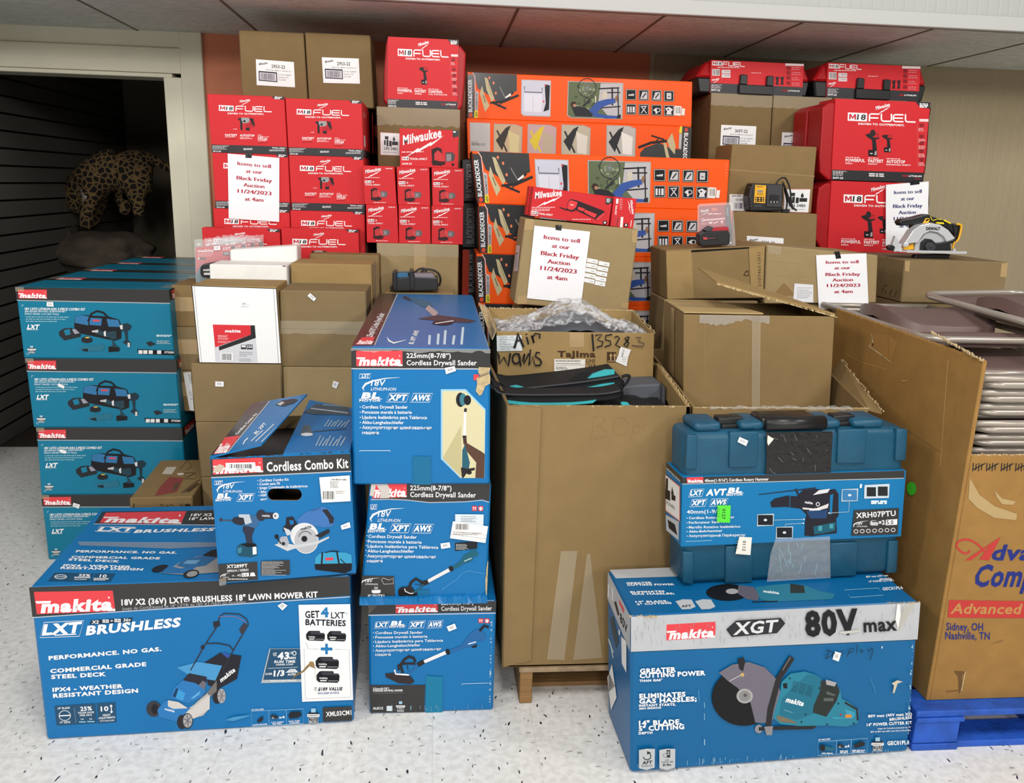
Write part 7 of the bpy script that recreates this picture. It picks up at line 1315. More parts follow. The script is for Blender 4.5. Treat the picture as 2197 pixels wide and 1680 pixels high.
f = AC.left().zoom(1740, 440, 4.807); f.line([(790, 835), (765, 820), (735, 890), (770, 880), (775, 920)], 5, 'ink'); f.line([(840, 870), (815, 910), (820, 945)], 5, 'ink'); f.line([(885, 885), (865, 945)], 5, 'ink')
g = AC.fr(AC.part('pack_tape')).zoom(1740, 440, 4.807); g.z0 = .001; g.poly([(1965, 590), (2030, 585), (2015, 730), (1950, 730)], 'pack_tape'); g = AC.fr(AC.part('pack_tape')).zoom(1740, 440, 4.807); g.z0 = .001; g.poly([(968, 590), (1020, 588), (1010, 700), (965, 690)], 'pack_tape')
z6 = Zf(1090, 390, 5.793)
for P4 in ([(205, 445), (325, 455), (315, 600), (200, 600)], [(1540, 600), (1615, 600), (1600, 760), (1535, 750)], [(120, 1420), (240, 1410), (235, 1520), (110, 1520)], [(1410, 1500), (1500, 1500), (1490, 1580), (1400, 1570)]): g = N1.fr(N1.part('pack_tape')); g.z0 = .001; g.poly(z6(P4), 'pack_tape')
for i, (x, y) in enumerate([(985, 940), (975, 1000), (965, 1060), (955, 1125), (948, 1188), (1128, 975), (1112, 1038), (1100, 1100), (1088, 1165), (1075, 1222)]): g = N1.fr(N1.part('tiny_label')); g.z0 = .002; g.poly(z6([(x, y), (x+135, y+26), (x+128, y+76), (x-6, y+50)]), 'label_white'); g.line(z6([(x+65, y+42), (x+108, y+50)]), .9, '6A6A6A')
g = N1.left(N1.part('shipping_label')).zoom(1090, 390, 5.793); g.z0 = .002; g.poly([(108, 795), (158, 792), (130, 1115), (78, 1112)], 'D8C8C4'); g.rect(92, 885, 120, 1060, 'B8B4B8'); g.rect(98, 884, 128, 896, 'ink')

# ---------------------------------------------------------------- red multitool boxes on the tilted carton
gm = 'red multitool boxes on the tilted carton'
tz = lambda L: z6(L)
MT1 = bx('MT1', 'multitool_box', 'long red multitool box at the front on the tilted carton', 'box', tz([(315, 60), (1302, 197), (1250, 546), (266, 423)]), Y=3.235, depth=.075, m='mw_red', group=gm, bev=.0015, snap=False)
MT2 = bx('MT2', 'multitool_box', 'long red multitool box tucked right behind its twin', 'box', tz([(268, 53), (1290, 185), (1240, 538), (222, 413)]), Y=3.315, depth=.075, m='mw_red', group=gm, bev=.0015, snap=False)
MT3 = bx('MT3', 'multitool_box', 'short upright red multitool box end beside the long red pair', 'box', tz([(1312, 183), (1600, 211), (1552, 583), (1272, 552)]), Y=3.235, depth=.12, m='mw_red', group=gm, bev=.0015, snap=False)
f = MT1.front.zoom(1090, 390, 5.793)
milw(f, (335, 212), (672, 175), 84); f.lines(295, 605, (318, 340, 358), 9, 'F0C8C8', .3); m18(f, [(288, 362), (378, 372), (376, 405), (285, 395)], 22); f.text('TOOL-ONLY', (384, 408), (560, 426), 24, 'white', bold=.03); f.text('2836-20', (284, 418), (374, 428), 14, 'white', bold=.02)
f.poly([(735, 340), (755, 240), (790, 215), (870, 235), (1190, 360), (1220, 400), (1120, 490), (1085, 465), (840, 350), (790, 375)], '2A1E22'); f.poly([(742, 330), (760, 245), (790, 228), (872, 255), (850, 320), (790, 362)], 'DC3C40'); f.poly([(880, 310), (960, 335), (940, 370), (870, 345)], 'DC3C40'); f.poly([(960, 345), (1110, 405), (1080, 450), (950, 380)], 'DC3C40'); f.poly([(1130, 430), (1200, 380), (1215, 400), (1120, 488), (1095, 465)], 'DC3C40'); f.line([(645, 318), (720, 345), (840, 365)], [10, 18, 12], '2A1E22'); f.text('M', (785, 295), (815, 300), 18, 'white', bold=.03)
f.poly([(1215, 195), (1302, 208), (1292, 262), (1232, 285), (1212, 270)], 'mw_black'); f.lines(1225, 1275, (215, 232, 250), 9, 'white', .3); f.lines(805, 1030, (468,), 8, 'F0D0D0', 0); f.rect(1180, 485, 1228, 530, '2A1E22'); f.ell(1204, 508, 14, 14, 'E8E0E0', n=6)
f = MT3.front.zoom(1090, 390, 5.793)
f.text('Milwaukee', (1512, 232), (1540, 405), 34, 'white', shear=.1, bold=.02); f.line([(1490, 235), (1512, 320), (1500, 318), (1525, 400)], [2, 12, 8, 2], 'white'); f.text('TOOL-ONLY', (1335, 290), (1325, 415), 1, 'white', bold=.03, up=(22, 2)); f.poly([(1345, 210), (1372, 212), (1368, 275), (1340, 272)], 'white'); f.lines(1385, 1425, (220, 240, 260, 280, 300, 320, 340), 6, 'F0B8B8'); f.poly([(1400, 438), (1432, 440), (1420, 578), (1388, 575)], 'F0E4E0'); f.poly([(1312, 435), (1395, 440), (1385, 560), (1305, 550)], 'C43438'); f.line([(1365, 450), (1350, 545)], 6, '2A1E22'); f.rect(1440, 518, 1490, 560, '2A1E22'); f.ell(1465, 538, 14, 14, 'E8D8D8', n=6); f.line([(1532, 480), (1522, 560)], 9, 'F0E0E0')

# ---------------------------------------------------------------- auction notices
NREF = z6([(328, 545), (1020, 620), (908, 1515), (235, 1448)])
def notice(label, P4, Y, tape, ink='B01E3A', n=None, p0=None, tapecol='black_tape'):
    q = [atPlane(x, y, p0, n) for x, y in P4] if n is not None else [atY(x, y, Y) for x, y in P4]
    nn = (q[1]-q[0]).cross(q[3]-q[0]).normalized(); nn = nn if nn.y < 0 else -nn
    cen = sum(q, Vector())/4; t = thing('auction_notice', label, 'notice', cen, 'paper auction notices taped to boxes')
    mb = MB(cen); mb.hexa([p+nn*.001 for p in q]+q, 'paper'); f = Face(mb, [p+nn*.001 for p in q], NREF, nn); f.zoom(1090, 390, 5.793)
    for s, a, b in (('Items to sell', (440, 708), (890, 762)), ('at our', (542, 818), (765, 843)), ('Black Friday', (405, 908), (880, 965)), ('Auction', (487, 1012), (768, 1042)), ('11/24/2023', (397, 1094), (852, 1143)), ('at 4am', (482, 1206), (733, 1230))):
        f.text(s, a, b, 50, ink, bold=-.013, smear=.085)
    mb.build('sheet', t)
    tb_ = MB(cen); qt = [atPlane(x, y, q[0], nn) for x, y in tape]; tb_.hexa([p+nn*.0022 for p in qt]+[p+nn*.0012 for p in qt], tapecol); tb_.build('tape', t); return t
z3 = Zf(420, 300, 5.25)
notice('auction notice taped to the red hammer drill boxes', z3([(360, 155), (942, 204), (940, 925), (372, 884)]), YP-.006, z3([(558, 152), (630, 150), (632, 205), (562, 205)]))
notice('largest looking auction notice, taped to the tilted carton below the multitool boxes', NREF, 0, z6([(592, 535), (668, 540), (662, 607), (590, 598)]), n=N1.n, p0=N1.c[3]+N1.n*.004)
z1c = Zf(1720, 120, 3.8176)
notice('auction notice printed in dark blue, behind the circular saw', z1c([(690, 1055), (1040, 1028), (1028, 1560), (688, 1552)]), 3.885, z1c([(885, 1030), (960, 1022), (965, 1050), (888, 1060)]), ink='2C2E6E')
z2b = Zf(1370, 480, 4.145)
notice('auction notice on the battered carton, its last line hidden by a chair seat', z2b([(1578, 280), (2025, 263), (2046, 760), (1602, 760)]), 0, z2b([(1740, 248), (1785, 246), (1800, 306), (1755, 312)]), n=AB.n, p0=AB.c[3]+AB.n*.004)

# ---------------------------------------------------------------- red and teal tool cases
def art_case(f, three=(('POWERFUL', 'DRILL'), ('FASTEST', 'IMPACT'), ('AUTOSTOP', 'ENHANCED SAFETY')), code='3697-22', drill=True):
    f.poly([(230, 350), (1060, 360), (1000, 948), (230, 948)], 'mw_red')
    milw(f, (610, 446), (724, 410), 30); m18(f, [(378, 472), (537, 474), (534, 542), (376, 540)], 46); fuel(f, (555, 541), (935, 541), 68); f.text('DRIVEN TO OUTPERFORM.', (463, 571), (842, 573), 17, 'white', bold=.03)
    for (a, b), x0, x1, x2 in zip(three, (358, 545, 695), (518, 670, 848), (418, 622, 895)): f.text(a, (x0, 876), (x1, 876), 26, 'white', bold=.03); f.text(b, (x0, 894), (x2, 894), 11, 'white', bold=.02); f.lines(x0, x1-40, (840,), 7, 'F0C4C4', 0)
    def gun(x, y, s, imp):
        f.poly([(x, y), (x+s*.3, y-s*.12), (x+s*1.1, y-s*.14), (x+s*1.14, y+s*.3), (x+s*.85, y+s*.34), (x+s*.95, y+s*1.2), (x+s*.6, y+s*1.2), (x+s*.55, y+s*.4), (x+s*.2, y+s*.2)], '262024'); f.poly([(x+s*.66, y-s*.12), (x+s*1.12, y-s*.1), (x+s*1.1, y+s*.2), (x+s*.62, y+s*.2)], 'B8262E'); f.poly([(x+s*.25, y+s*1.2), (x+s*.95, y+s*1.15), (x+s*.98, y+s*1.7), (x+s*.25, y+s*1.7)], '1C181C'); f.rect(x+s*.4, y+s*1.44, x+s*.6, y+s*1.52, 'D8D0D0'); f.poly([(x+s*.78, y+s*1.3), (x+s*.92, y+s*1.24), (x+s*.92, y+s*1.6), (x+s*.74, y+s*1.6)], 'B0A4A4')
        if not imp: f.ell(x+s*.62, y-s*.16, s*.22, s*.28, '2A2428', n=10)
    if drill: gun(520, 652, 102, False); gun(655, 656, 72 if False else 78, True)
    else: gun(600, 650, 88, True)
    f.poly([(230, 945), (1010, 945), (1000, 1030), (230, 1030)], 'mw_black'); f.lines(252, 380, (956, 966, 976, 988), 6, 'C8C4C4', .4, 3); f.text(code, (252, 1018), (338, 1018), 16, 'white', bold=.03); f.lines(550, 685, (968, 984), 10, 'E8E4E4', .2, 8); f.text('RED', (825, 982), (872, 982), 14, 'C02830', shear=.2, bold=.03); f.text('LITHIUM', (876, 982), (980, 982), 14, 'white', shear=.2, bold=.03); f.text('XC5.0', (920, 1000), (972, 1000), 10, 'C02830', shear=.2, bold=.02)
    f.poly([(933, 366), (1056, 368), (1048, 422), (972, 412)], 'mw_black'); f.lines(966, 1036, (385, 398, 410), 9, 'white', .2, 4); f.rect(962, 508, 1038, 530, 'EED0D0'); f.frame(945, 545, 1018, 895, 2, 'E07070')
    for y in (600, 690, 745, 810, 880): f.lines(955, 1012, (y-14, y-4, y+6), 5, 'F0B8B8', .3, y); f.poly([(965, y-50), (1000, y-55), (998, y-28), (970, y-26)], '8A2028')
def upright_case(key, name, label, outline, q, Y, depth, cq, code, three, drill, rear=False):
    """moulded case standing on its long side with a printed card sleeve"""
    b = bx(key, name, label, 'tool case', q, Y=Y, depth=depth+.008, m='mw_red', group='red moulded tool cases', build=False)
    b.body.prism([atY(x, y, Y+.006) for x, y in outline], (0, depth-.01, 0), 'case_red', .008)
    hb_ = b.part('case_half'); hb_.prism([atY(x, y, Y+depth*.52)+Vector((0, 0, 0)) for x, y in [(xx+(xx-sum(o[0] for o in outline)/len(outline))*.01, yy) for xx, yy in outline]], (0, depth*.44, 0), 'case_black', .008)
    if not rear:
        sl = b.part('card_sleeve'); sl.hexa(b.c, 'mw_red', .001); f = Face(sl, b.c[:4], Y1Q, b.n).zoom(1720, 120, 3.8176); art_case(f, three, code, drill)
    return b
Y1Q = z1c([(275, 360), (1055, 370), (995, 1025), (240, 1027)])
r3 = (('POWERFUL', 'DRILL'), ('FASTEST', 'IMPACT'), ('AUTOSTOP', 'ENHANCED SAFETY'))
Y2 = upright_case('Y2', 'tool_case', 'upright red drill kit case behind the circular saw, lower of the two', z1c([(140, 1080), (200, 1040), (1040, 1050), (1045, 1200), (1000, 1560), (960, 1640), (190, 1640), (110, 1500), (125, 1200)]), z1c([(243, 1032), (1010, 1036), (965, 1690), (205, 1690)]), 3.9, .16, None, '3697-22', r3, True)
Y1 = upright_case('Y1', 'tool_case', 'upright red drill kit case with full printed front, below the second flat case', z1c([(170, 420), (225, 378), (1020, 382), (1062, 425), (1045, 520), (1030, 780), (1010, 960), (985, 1020), (220, 1018), (150, 960), (145, 830), (165, 560)]), Y1Q, 3.9, .16, None, '3697-22', r3, True)
under(Y2, 'brown carton hidden beneath the upright red cases')
for key, lab_, o_, z_ in (('Y4', 'red case side showing behind the lower upright case', [(110, 1080), (180, 1040), (900, 1050), (880, 1640), (120, 1640), (90, 1500)], 0), ('Y3', 'red moulded case standing just behind the upper upright one', [(40, 450), (100, 405), (900, 410), (900, 1010), (100, 1016), (20, 930), (25, 700)], 0)):
    b = upright_case(key, 'tool_case', lab_, z1c(o_), z1c([o_[0], (900, o_[0][1]), (880, o_[3][1] if key == 'Y4' else 1010), (110, o_[4][1])]), 4.075, .16, None, '', r3, True, True)
    if key == 'Y4': under(b, 'brown carton hidden beneath the rear red cases')
R1 = upright_case('R1', 'tool_case', 'tall red impact driver case, topmost on the carton with the battery warning label', [(832, 78), (988, 98), (1000, 114), (997, 180), (992, 228), (984, 237), (832, 229), (823, 215), (824, 150), (828, 95)], [(832.5, 71), (984, 93), (981, 238.5), (831, 229)], 3.98, .14, None, '2953-22', (('POWERFUL', 'MOST'), ('FASTEST', 'SPEED'), ('CONTROL', 'ULTIMATE')), False)
def flat_case(key, label, ox, oy, z0):
    zq = Zf(1360+ox, 100+oy, 3.6525); q = zq([(605, 110), (1335, 130), (1320, 375), (595, 362)])
    b = bx(key, 'tool_case', label, 'tool case', q, Y=YWc+.005, depth=.06, m='mw_red', group='flat red tool cases on the tall cartons', build=False, zb=z0)
    c = b.c; xl, xr, zt_, zb_ = c[3].x-.075, c[2].x+.035, c[0].z, z0; zm = zb_+(zt_-zb_)*.48; Yc = YWc+.012
    b.body.hexa([Vector((xl+.004, Yc, zm)), Vector((xr, Yc, zm)), Vector((xr-.01, Yc, zb_)), Vector((xl+.02, Yc, zb_)), Vector((xl+.004, Yc+.34, zm)), Vector((xr, Yc+.34, zm)), Vector((xr-.01, Yc+.34, zb_)), Vector((xl+.02, Yc+.34, zb_))], 'case_black', .008)
    ld = b.part('lid'); ld.hexa([Vector((xl+.05, Yc+.02, zt_-.004)), Vector((xr-.03, Yc+.02, zt_-.004)), Vector((xr, Yc, zm)), Vector((xl, Yc, zm)), Vector((xl+.05, Yc+.30, zt_-.004)), Vector((xr-.03, Yc+.30, zt_-.004)), Vector((xr, Yc+.34, zm)), Vector((xl, Yc+.34, zm))], 'case_red', .01)
    sl = b.part('card_sleeve'); sl.hexa(b.c, 'mw_red', .001); f = Face(sl, c[:4], q, b.n).zoom(1360+ox, 100+oy, 3.6525)
    f.poly([(590, 285), (1330, 305), (1325, 380), (590, 366)], 'mw_black'); m18(f, [(614, 120), (690, 122), (690, 153), (612, 151)], 21); fuel(f, (698, 155), (872, 160), 34); f.lines(655, 830, (166,), 6, 'F0D0D0', 0); f.rect(612, 180, 674, 230, 'D8CCCC'); f.bars(618, 186, 670, 224, '5A5258', 10, 3)
    for y in (184, 216): f.rect(688, y, 758, y+28, 'D8CCCC'); f.lines(712, 752, (y+12,), 4, '8A8288')
    milw(f, (612, 272), (668, 258), 14); f.lines(606, 700, (300, 308, 316, 324), 5, 'B8B0B4', .5); f.text('3697-22', (604, 346), (676, 348), 15, 'white', bold=.03); f.lines(922, 1000, (204,), 5, 'F0B8B8', 0); f.rect(1188, 128, 1330, 146, 'E8D8D8'); f.lines(1238, 1310, (158, 172, 196, 210, 236, 250, 276, 290), 6, 'E08088', .3)
    for y in (150, 185, 222, 262): f.rect(1200, y, 1228, y+24, '8A1C24')
    for x in (1112, 1150): f.poly([(x, 232), (x+28, 228), (x+22, 262), (x+24, 288), (x+2, 288), (x+8, 258)], '2A2024')
    f.text('RED', (1166, 338), (1206, 338), 11, 'C02830', shear=.2, bold=.03); f.text('LITHIUM', (1208, 338), (1298, 340), 11, 'white', shear=.2, bold=.03)
    hd = b.part('handle'); g = Face(hd, c[:4], q, b.n).zoom(1360+ox, 100+oy, 3.6525); g.z0 = .002
    for P4 in ([(832, 218), (886, 222), (882, 296), (824, 294)], [(1038, 226), (1092, 228), (1086, 304), (1034, 302)], [(820, 294), (1088, 304), (1084, 372), (818, 366)]):
        a = [Vector(p) for p in g.map(P4, .018)]; bb = [Vector(p) for p in g.map(P4, .001)]; hd.hexa(a+bb, 'case_black', .003)
    return b
flat_case('XC1', 'flat red and black tool case on the tall carton next to the orange boxes', 0, 0, W1.zt)
flat_case('XC2', 'flat red and black tool case nearest the bare beige wall', 250.5, 5.5, W2.zt)

# teal hammer case standing on the power cutter box
zt4 = Zf(1380, 840, 3.788)
TCq = zt4([(338, 330), (2145, 296), (2062, 1482), (310, 1574)])
TC = bx('TC', 'hammer_case', 'teal moulded hammer drill case with printed sleeve, standing on the power cutter box', 'tool case', TCq, z=X1.zt+.003, yaw=yaw_of((1462, 1256), (1924, 1231), X1.zt), depth=.118, m='case_teal', build=False)
c = TC.c; TC.body.hexa(c, 'case_teal', .022, seg=3)
fq = TC.front.zoom(1380, 840, 3.788); dep = (c[4]-c[0])
for P4 in ([(350, 340), (440, 348), (428, 625), (335, 620)], [(698, 322), (932, 312), (920, 606), (690, 612)], [(1578, 296), (1812, 292), (1790, 578), (1566, 578)], [(2050, 300), (2138, 306), (2122, 556), (2036, 555)], [(308, 1290), (406, 1294), (400, 1560), (316, 1545)], [(664, 1245), (885, 1240), (880, 1545), (660, 1550)], [(1512, 1222), (1738, 1215), (1722, 1490), (1508, 1500)], [(1986, 1208), (2064, 1202), (2050, 1466), (1966, 1474)]):
    pm = TC.part('moulded_panel'); a = [Vector(p) for p in fq.map(P4, .008)]; bb = [Vector(p) for p in fq.map(P4, -.01)]; pm.hexa(a+bb, 'case_teal', .004, 2)
ez, ex = Vector((0, 0, 1)), (c[1]-c[0]).normalized(); W0 = (c[1]-c[0]).length
def hump(nm, u0, u1, v0, v1, h, m, bev=.008, z0=-.004): mb = TC.part(nm); o = c[0]; P8 = []; [P8.extend([o+ex*W0*u0+dep*v+ez*h, o+ex*W0*u1+dep*v+ez*h, o+ex*W0*u1+dep*v+ez*z0, o+ex*W0*u0+dep*v+ez*z0]) for v in (v0, v1)]; mb.hexa(P8, m, bev, 2)
for u0, u1 in ((.045, .165), (.245, .355), (.60, .70), (.755, .90)): hump('carry_rib', u0, u1, .06, .95, .024, 'case_teal', .012)
for u0, u1 in ((.165, .275), (.685, .785)): hump('latch', u0, u1, .30, .62, .030, 'plastic_black', .004); hump('latch_plate', u0+.01, u1-.01, .22, .31, .012, 'plastic_black', .002)
hm = TC.part('handle'); hm.tube([c[0]+ex*W0*u+dep*.10+ez*.016 for u in (.355, .62)], .021, 'plastic_black', 14); hump('handle_tape', .34, .60, .12, .8, .034, 'black_tape', .01)
tp = TC.part('black_tape'); g = TC.fr(tp).zoom(1380, 840, 3.788); g.z0 = .009; g.poly([(985, 325), (1250, 320), (1528, 318), (1520, 480), (1506, 720), (1240, 738), (978, 742), (992, 520)], 'black_tape'); tp2 = TC.part('torn_paper'); g = TC.fr(tp2).zoom(1380, 840, 3.788); g.z0 = .0095; g.poly([(1000, 345), (1050, 376), (1004, 430), (996, 400)], 'EDE6D6'); rr = random.Random(44)
gl = TC.part('tape_crease'); g = TC.fr(gl).zoom(1380, 840, 3.788); g.z0 = .0096
for i in range(16): x, y = rr.uniform(1010, 1480), rr.uniform(330, 700); g.line([(x, y), (x+rr.uniform(-20, 40), y+rr.uniform(10, 60))], 2.5, '8A8884')
sv = TC.part('card_sleeve'); SQ = zt4([(315, 680), (2122, 630), (2080, 1166), (310, 1246)])
s4 = [Vector(p) for p in fq.map([(318, 680), (2122, 630), (2080, 1166), (310, 1246)], .011)]; sb = [p+dep*1.10 for p in s4]; ex2 = ex*.004
for i in (0, 3): s4[i] = s4[i]-ex2*2; sb[i] = sb[i]-ex2*2
sv.hexa(s4+sb, 'mk_sleeve', .002); mat('mk_sleeve', '0A74AC', .38, spec=.25, coat=.06)
f = Face(sv, s4, [proj(p) for p in s4], TC.n).zoom(1380, 840, 3.788)
f.poly([(310, 676), (2125, 626), (2120, 700), (310, 748)], 'mk_band'); f.line([(310, 752), (2118, 704)], 7, 'A8B0B4'); makita(f, [(354, 698), (488, 694), (489, 740), (356, 743)], reg=False); f.text('40mm(1-9/16") Cordless Rotary Hammer', (500, 736), (1022, 722), 24, 'white', bold=.015)
xlogo(f, 'LXT', (378, 846), (474, 842), 42); f.text('AVT', (508, 848), (668, 842), 54, 'white', shear=.25, bold=.05); blmotor(f, (676, 848), (820, 842), 60); xlogo(f, 'XPT', (388, 926), (500, 922), 42); xlogo(f, 'AWS', (548, 922), (670, 918), 42); f.text('40mm(1-9/16")', (354, 992), (690, 986), 30, 'white', bold=.012)
for i, (t, x1, y) in enumerate((('Cordless Rotary Hammer', 742, 1036), ('Perforateur Sans Fil', 664, 1074), ('Martillo Rotativo Inalámbrico', 790, 1112), ('Akku-Bohrhammer', 644, 1146), ('Аккумуляторный Перфоратор', 830, 1182))): f.text(t, (370, y), (x1, y-8), 20, 'white', bold=.014); f.ell(356, y-9, 4, 4, 'white', n=8)
f.line([(345, 1218), (558, 1208)], 4, 'A8D0E4')
f.line([(940, 836), (1405, 782)], [6, 10], '2A2C38'); f.poly([(1034, 900), (1070, 868), (1170, 845), (1250, 850), (1300, 800), (1400, 790), (1500, 800), (1560, 790), (1588, 830), (1588, 1010), (1570, 1030), (1575, 1150), (1470, 1160), (1370, 1175), (1312, 1170), (1318, 1040), (1330, 1000), (1280, 950), (1160, 935), (1045, 940)], '26242E'); f.poly([(1380, 840), (1430, 800), (1520, 788), (1500, 820)], 'D8D8DC'); f.poly([(1295, 940), (1400, 950), (1510, 908), (1500, 945), (1420, 965), (1300, 955)], 'D8D4D4'); f.poly([(1520, 840), (1545, 830), (1535, 990), (1515, 1000)], 'mk_sleeve'); f.poly([(1330, 970), (1500, 960), (1490, 1030), (1360, 1030)], '24446E'); f.poly([(1385, 1095), (1565, 1060), (1560, 1130), (1470, 1150), (1390, 1160)], '1E5C70'); f.rect(1425, 1090, 1455, 1130, '4A9CA8'); f.rect(1515, 1075, 1545, 1110, '4A9CA8'); f.ell(1420, 914, 16, 18, 'E0DCDC'); f.ell(1420, 914, 10, 12, '2A2C38'); f.text('makita', (1315, 905), (1378, 915), 20, 'white', bold=.03); f.text('makita', (1352, 968), (1442, 962), 22, 'white', shear=.2, bold=.03); f.rect(1190, 846, 1196, 936, '2A6488'); f.line([(1240, 790), (1262, 835)], 16, '2A2C38')
for P4, q4 in (([(928, 996), (1064, 990), (1060, 1088), (925, 1094)], '1E2026'), ([(1082, 1098), (1220, 1094), (1216, 1190), (1078, 1194)], '1E2026'), ([(1614, 792), (1748, 786), (1742, 888), (1610, 892)], '3A7CB0')): f.poly(P4, 'B8C8D0'); x0, y0, x1, y1 = P4[0][0]+5, P4[0][1]+5, P4[2][0]-5, P4[2][1]-5; f.rect(x0, y0, x1, y1, q4); f.ell((x0+x1)/2, (y0+y1)/2, 14, 10, 'D8E0E4')
for L4 in ([(1064, 1042), (1308, 1036)], [(1155, 1094), (1155, 1076), (1302, 1068)], [(1675, 892), (1670, 975), (1510, 985)]): f.line(L4, 4, 'B8C8D0'); f.ell(*L4[-1], 6, 6, 'white', n=8)
f.poly([(1798, 758), (2000, 748), (1994, 862), (1794, 868)], 'C8D4DC'); f.rect(1815, 775, 1890, 850, '26282C'); f.rect(1905, 770, 1985, 846, '26282C'); f.lines(1850, 1980, (890, 905), 14, 'D8E8F0', .1); f.text('1', (1758, 782), (1775, 780), 30, 'white', shear=.2)
f.poly([(1712, 962), (2076, 945), (2066, 1158), (1690, 1170)], 'mk_band'); f.text('XRH07PTU', (1730, 1028), (2050, 1008), 44, 'white', bold=.02); v18(f, 1710, 1048, 120, 52); battery(f, 1842, 1045, 66, 42, 'C8C8C8', ' '); f.text('×2', (1912, 1080), (1962, 1078), 36, 'white', bold=.03); f.poly([(1970, 1040), (2062, 1034), (2060, 1080), (1968, 1084)], 'white'); f.text('5.0', (1976, 1078), (2030, 1076), 34, 'ink', bold=.02)
for i in range(7): f.ring(1728+50*i, 1134-2*i, 16, 14, 5, 'E4E4E4')
lf = Face(sv, [sb[0], s4[0], s4[3], sb[3]], [proj(p) for p in (sb[0], s4[0], s4[3], sb[3])]).zoom(1380, 840, 3.788); lf.n = np.array(-ex); lf.poly([(145, 515), (320, 680), (320, 750), (145, 590)], 'mk_band')
lf.line([(150, 640), (160, 860)], 8, 'A8D0E0'); lf.line([(148, 900), (160, 1080)], 6, 'A8D0E0'); lf.text('Cordless Rotary Hammer', (185, 625), (302, 735), 1, 'white', bold=.01, up=(0, -18))
wl = TC.part('warning_label'); wf = Face(wl, [sb[0], s4[0], s4[3], sb[3]], [proj(p) for p in (sb[0], s4[0], s4[3], sb[3])]).zoom(1380, 840, 3.788); wf.n = np.array(-ex); wf.z0 = .002; wf.poly([(172, 660), (306, 770), (306, 1060), (186, 970)], 'D88880'); wf.poly([(178, 672), (298, 778), (298, 1046), (190, 962)], 'F0EEEA'); wf.poly([(190, 700), (208, 710), (206, 800), (188, 790)], 'ink'); wf.poly([(185, 790), (225, 810), (225, 890), (185, 870)], 'ink'); wf.poly([(235, 830), (268, 850), (268, 890), (235, 880)], 'ink'); wf.poly([(232, 830), (240, 770), (256, 840)], 'ink'); wf.text('UN3481', (182, 905), (262, 965), 1, 'ink', bold=.0, up=(0, -32))
lf.poly([(184, 1000), (292, 1058), (290, 1210), (190, 1130)], 'C8CCD0'); lf.poly([(200, 1040), (260, 1080), (280, 1170), (210, 1110)], '26282E')
for nm, P4, m, tx in (('lot_sticker', [(597, 916), (704, 916), (698, 1058), (592, 1050)], 'lime', '0127'), ('lot_sticker', [(762, 1156), (865, 1162), (852, 1306), (732, 1296)], 'EEEADF', '0112')):
    sk = TC.part(nm); g = Face(sk, s4, [proj(p) for p in s4], TC.n).zoom(1380, 840, 3.788); g.z0 = .008; s_ = 0
    if tx == '0112': g = TC.fr(sk).zoom(1380, 840, 3.788); g.z0 = .016
    g.poly(P4, m); x = sum(p[0] for p in P4)/4; y = sum(p[1] for p in P4)/4; g.text(tx, (x-12, y-42), (x-16, y+42), 26, 'ink', bold=.02); g.lines(P4[3][0]+8, P4[3][0]+26, (y-40, y-20, y, y+20), 5, '5A7A3A' if m == 'lime' else '9A9688')
ct = TC.part('clear_tape'); g = TC.fr(ct).zoom(1380, 840, 3.788); g.z0 = .0125; g.poly([(1060, 1180), (1500, 1160), (1505, 1500), (990, 1530), (1020, 1300)], 'clear_film')
for i in range(14): x, y = rr.uniform(1060, 1460), rr.uniform(1200, 1420); g.line([(x, y), (x+rr.uniform(-40, 40), y+rr.uniform(30, 90))], 3, '9CC4D0')
sticker(TC, zt4([(768, 356), (840, 388), (822, 430), (752, 396)]), face=lambda mb: (lambda g: (setattr(g, 'z0', .012), g)[1])(TC.fr(mb)))
# ---------------------------------------------------------------- chargers, battery packs, saw, the mounted leopard
def pp(t, nm, pts, Y, d, m, bev=.0015): mb = MB(t.location); mb.prism([atY(x, y, Y) for x, y in pts], (0, d, 0), m, bev); return mb.build(nm, t)
# black charger on the low carton
YV = 3.50; zV = T2.zt; zq = Zf(770, 270, 4.54)
t = thing('charger', 'black battery charger with blue pad and coiled cord, behind the blue sander box', 'charger', Vector((atY(890, 620, YV).x, YV+.05, zV)))
cl = lambda L: [(x, min(y, proj((atY(x, y, YV).x, YV, zV+.001))[1])) for x, y in zq(L)]
pp(t, 'charger_body', cl([(335, 1490), (500, 1470), (770, 1480), (772, 1605), (340, 1612)]), YV, .10, 'plastic_black', .004)
pp(t, 'end_ridge', cl([(325, 1425), (365, 1422), (372, 1500), (368, 1600), (330, 1604)]), YV-.004, .108, 'plastic_black', .003); pp(t, 'end_ridge', cl([(488, 1415), (525, 1412), (545, 1495), (540, 1600), (500, 1600)]), YV-.004, .108, 'plastic_black', .003)
pp(t, 'contact_pad', cl([(370, 1438), (480, 1435), (486, 1475), (372, 1482)]), YV+.01, .08, '3E6E94', .002); pp(t, 'label_plate', cl([(535, 1440), (720, 1440), (745, 1480), (550, 1485)]), YV+.004, .09, '8A8088', .002); pp(t, 'side_lug', cl([(302, 1570), (330, 1560), (332, 1605), (304, 1600)]), YV+.02, .04, 'plastic_black')
mb = MB(t.location); mb.tube([atY(x, y, YV+.06) for x, y in smoothpath(zq([(545, 1425), (590, 1395), (640, 1392), (650, 1425), (600, 1435), (640, 1400), (720, 1405), (775, 1440), (795, 1500), (780, 1560)]))], .0045, 'plastic_black', 8); mb.build('cord', t)
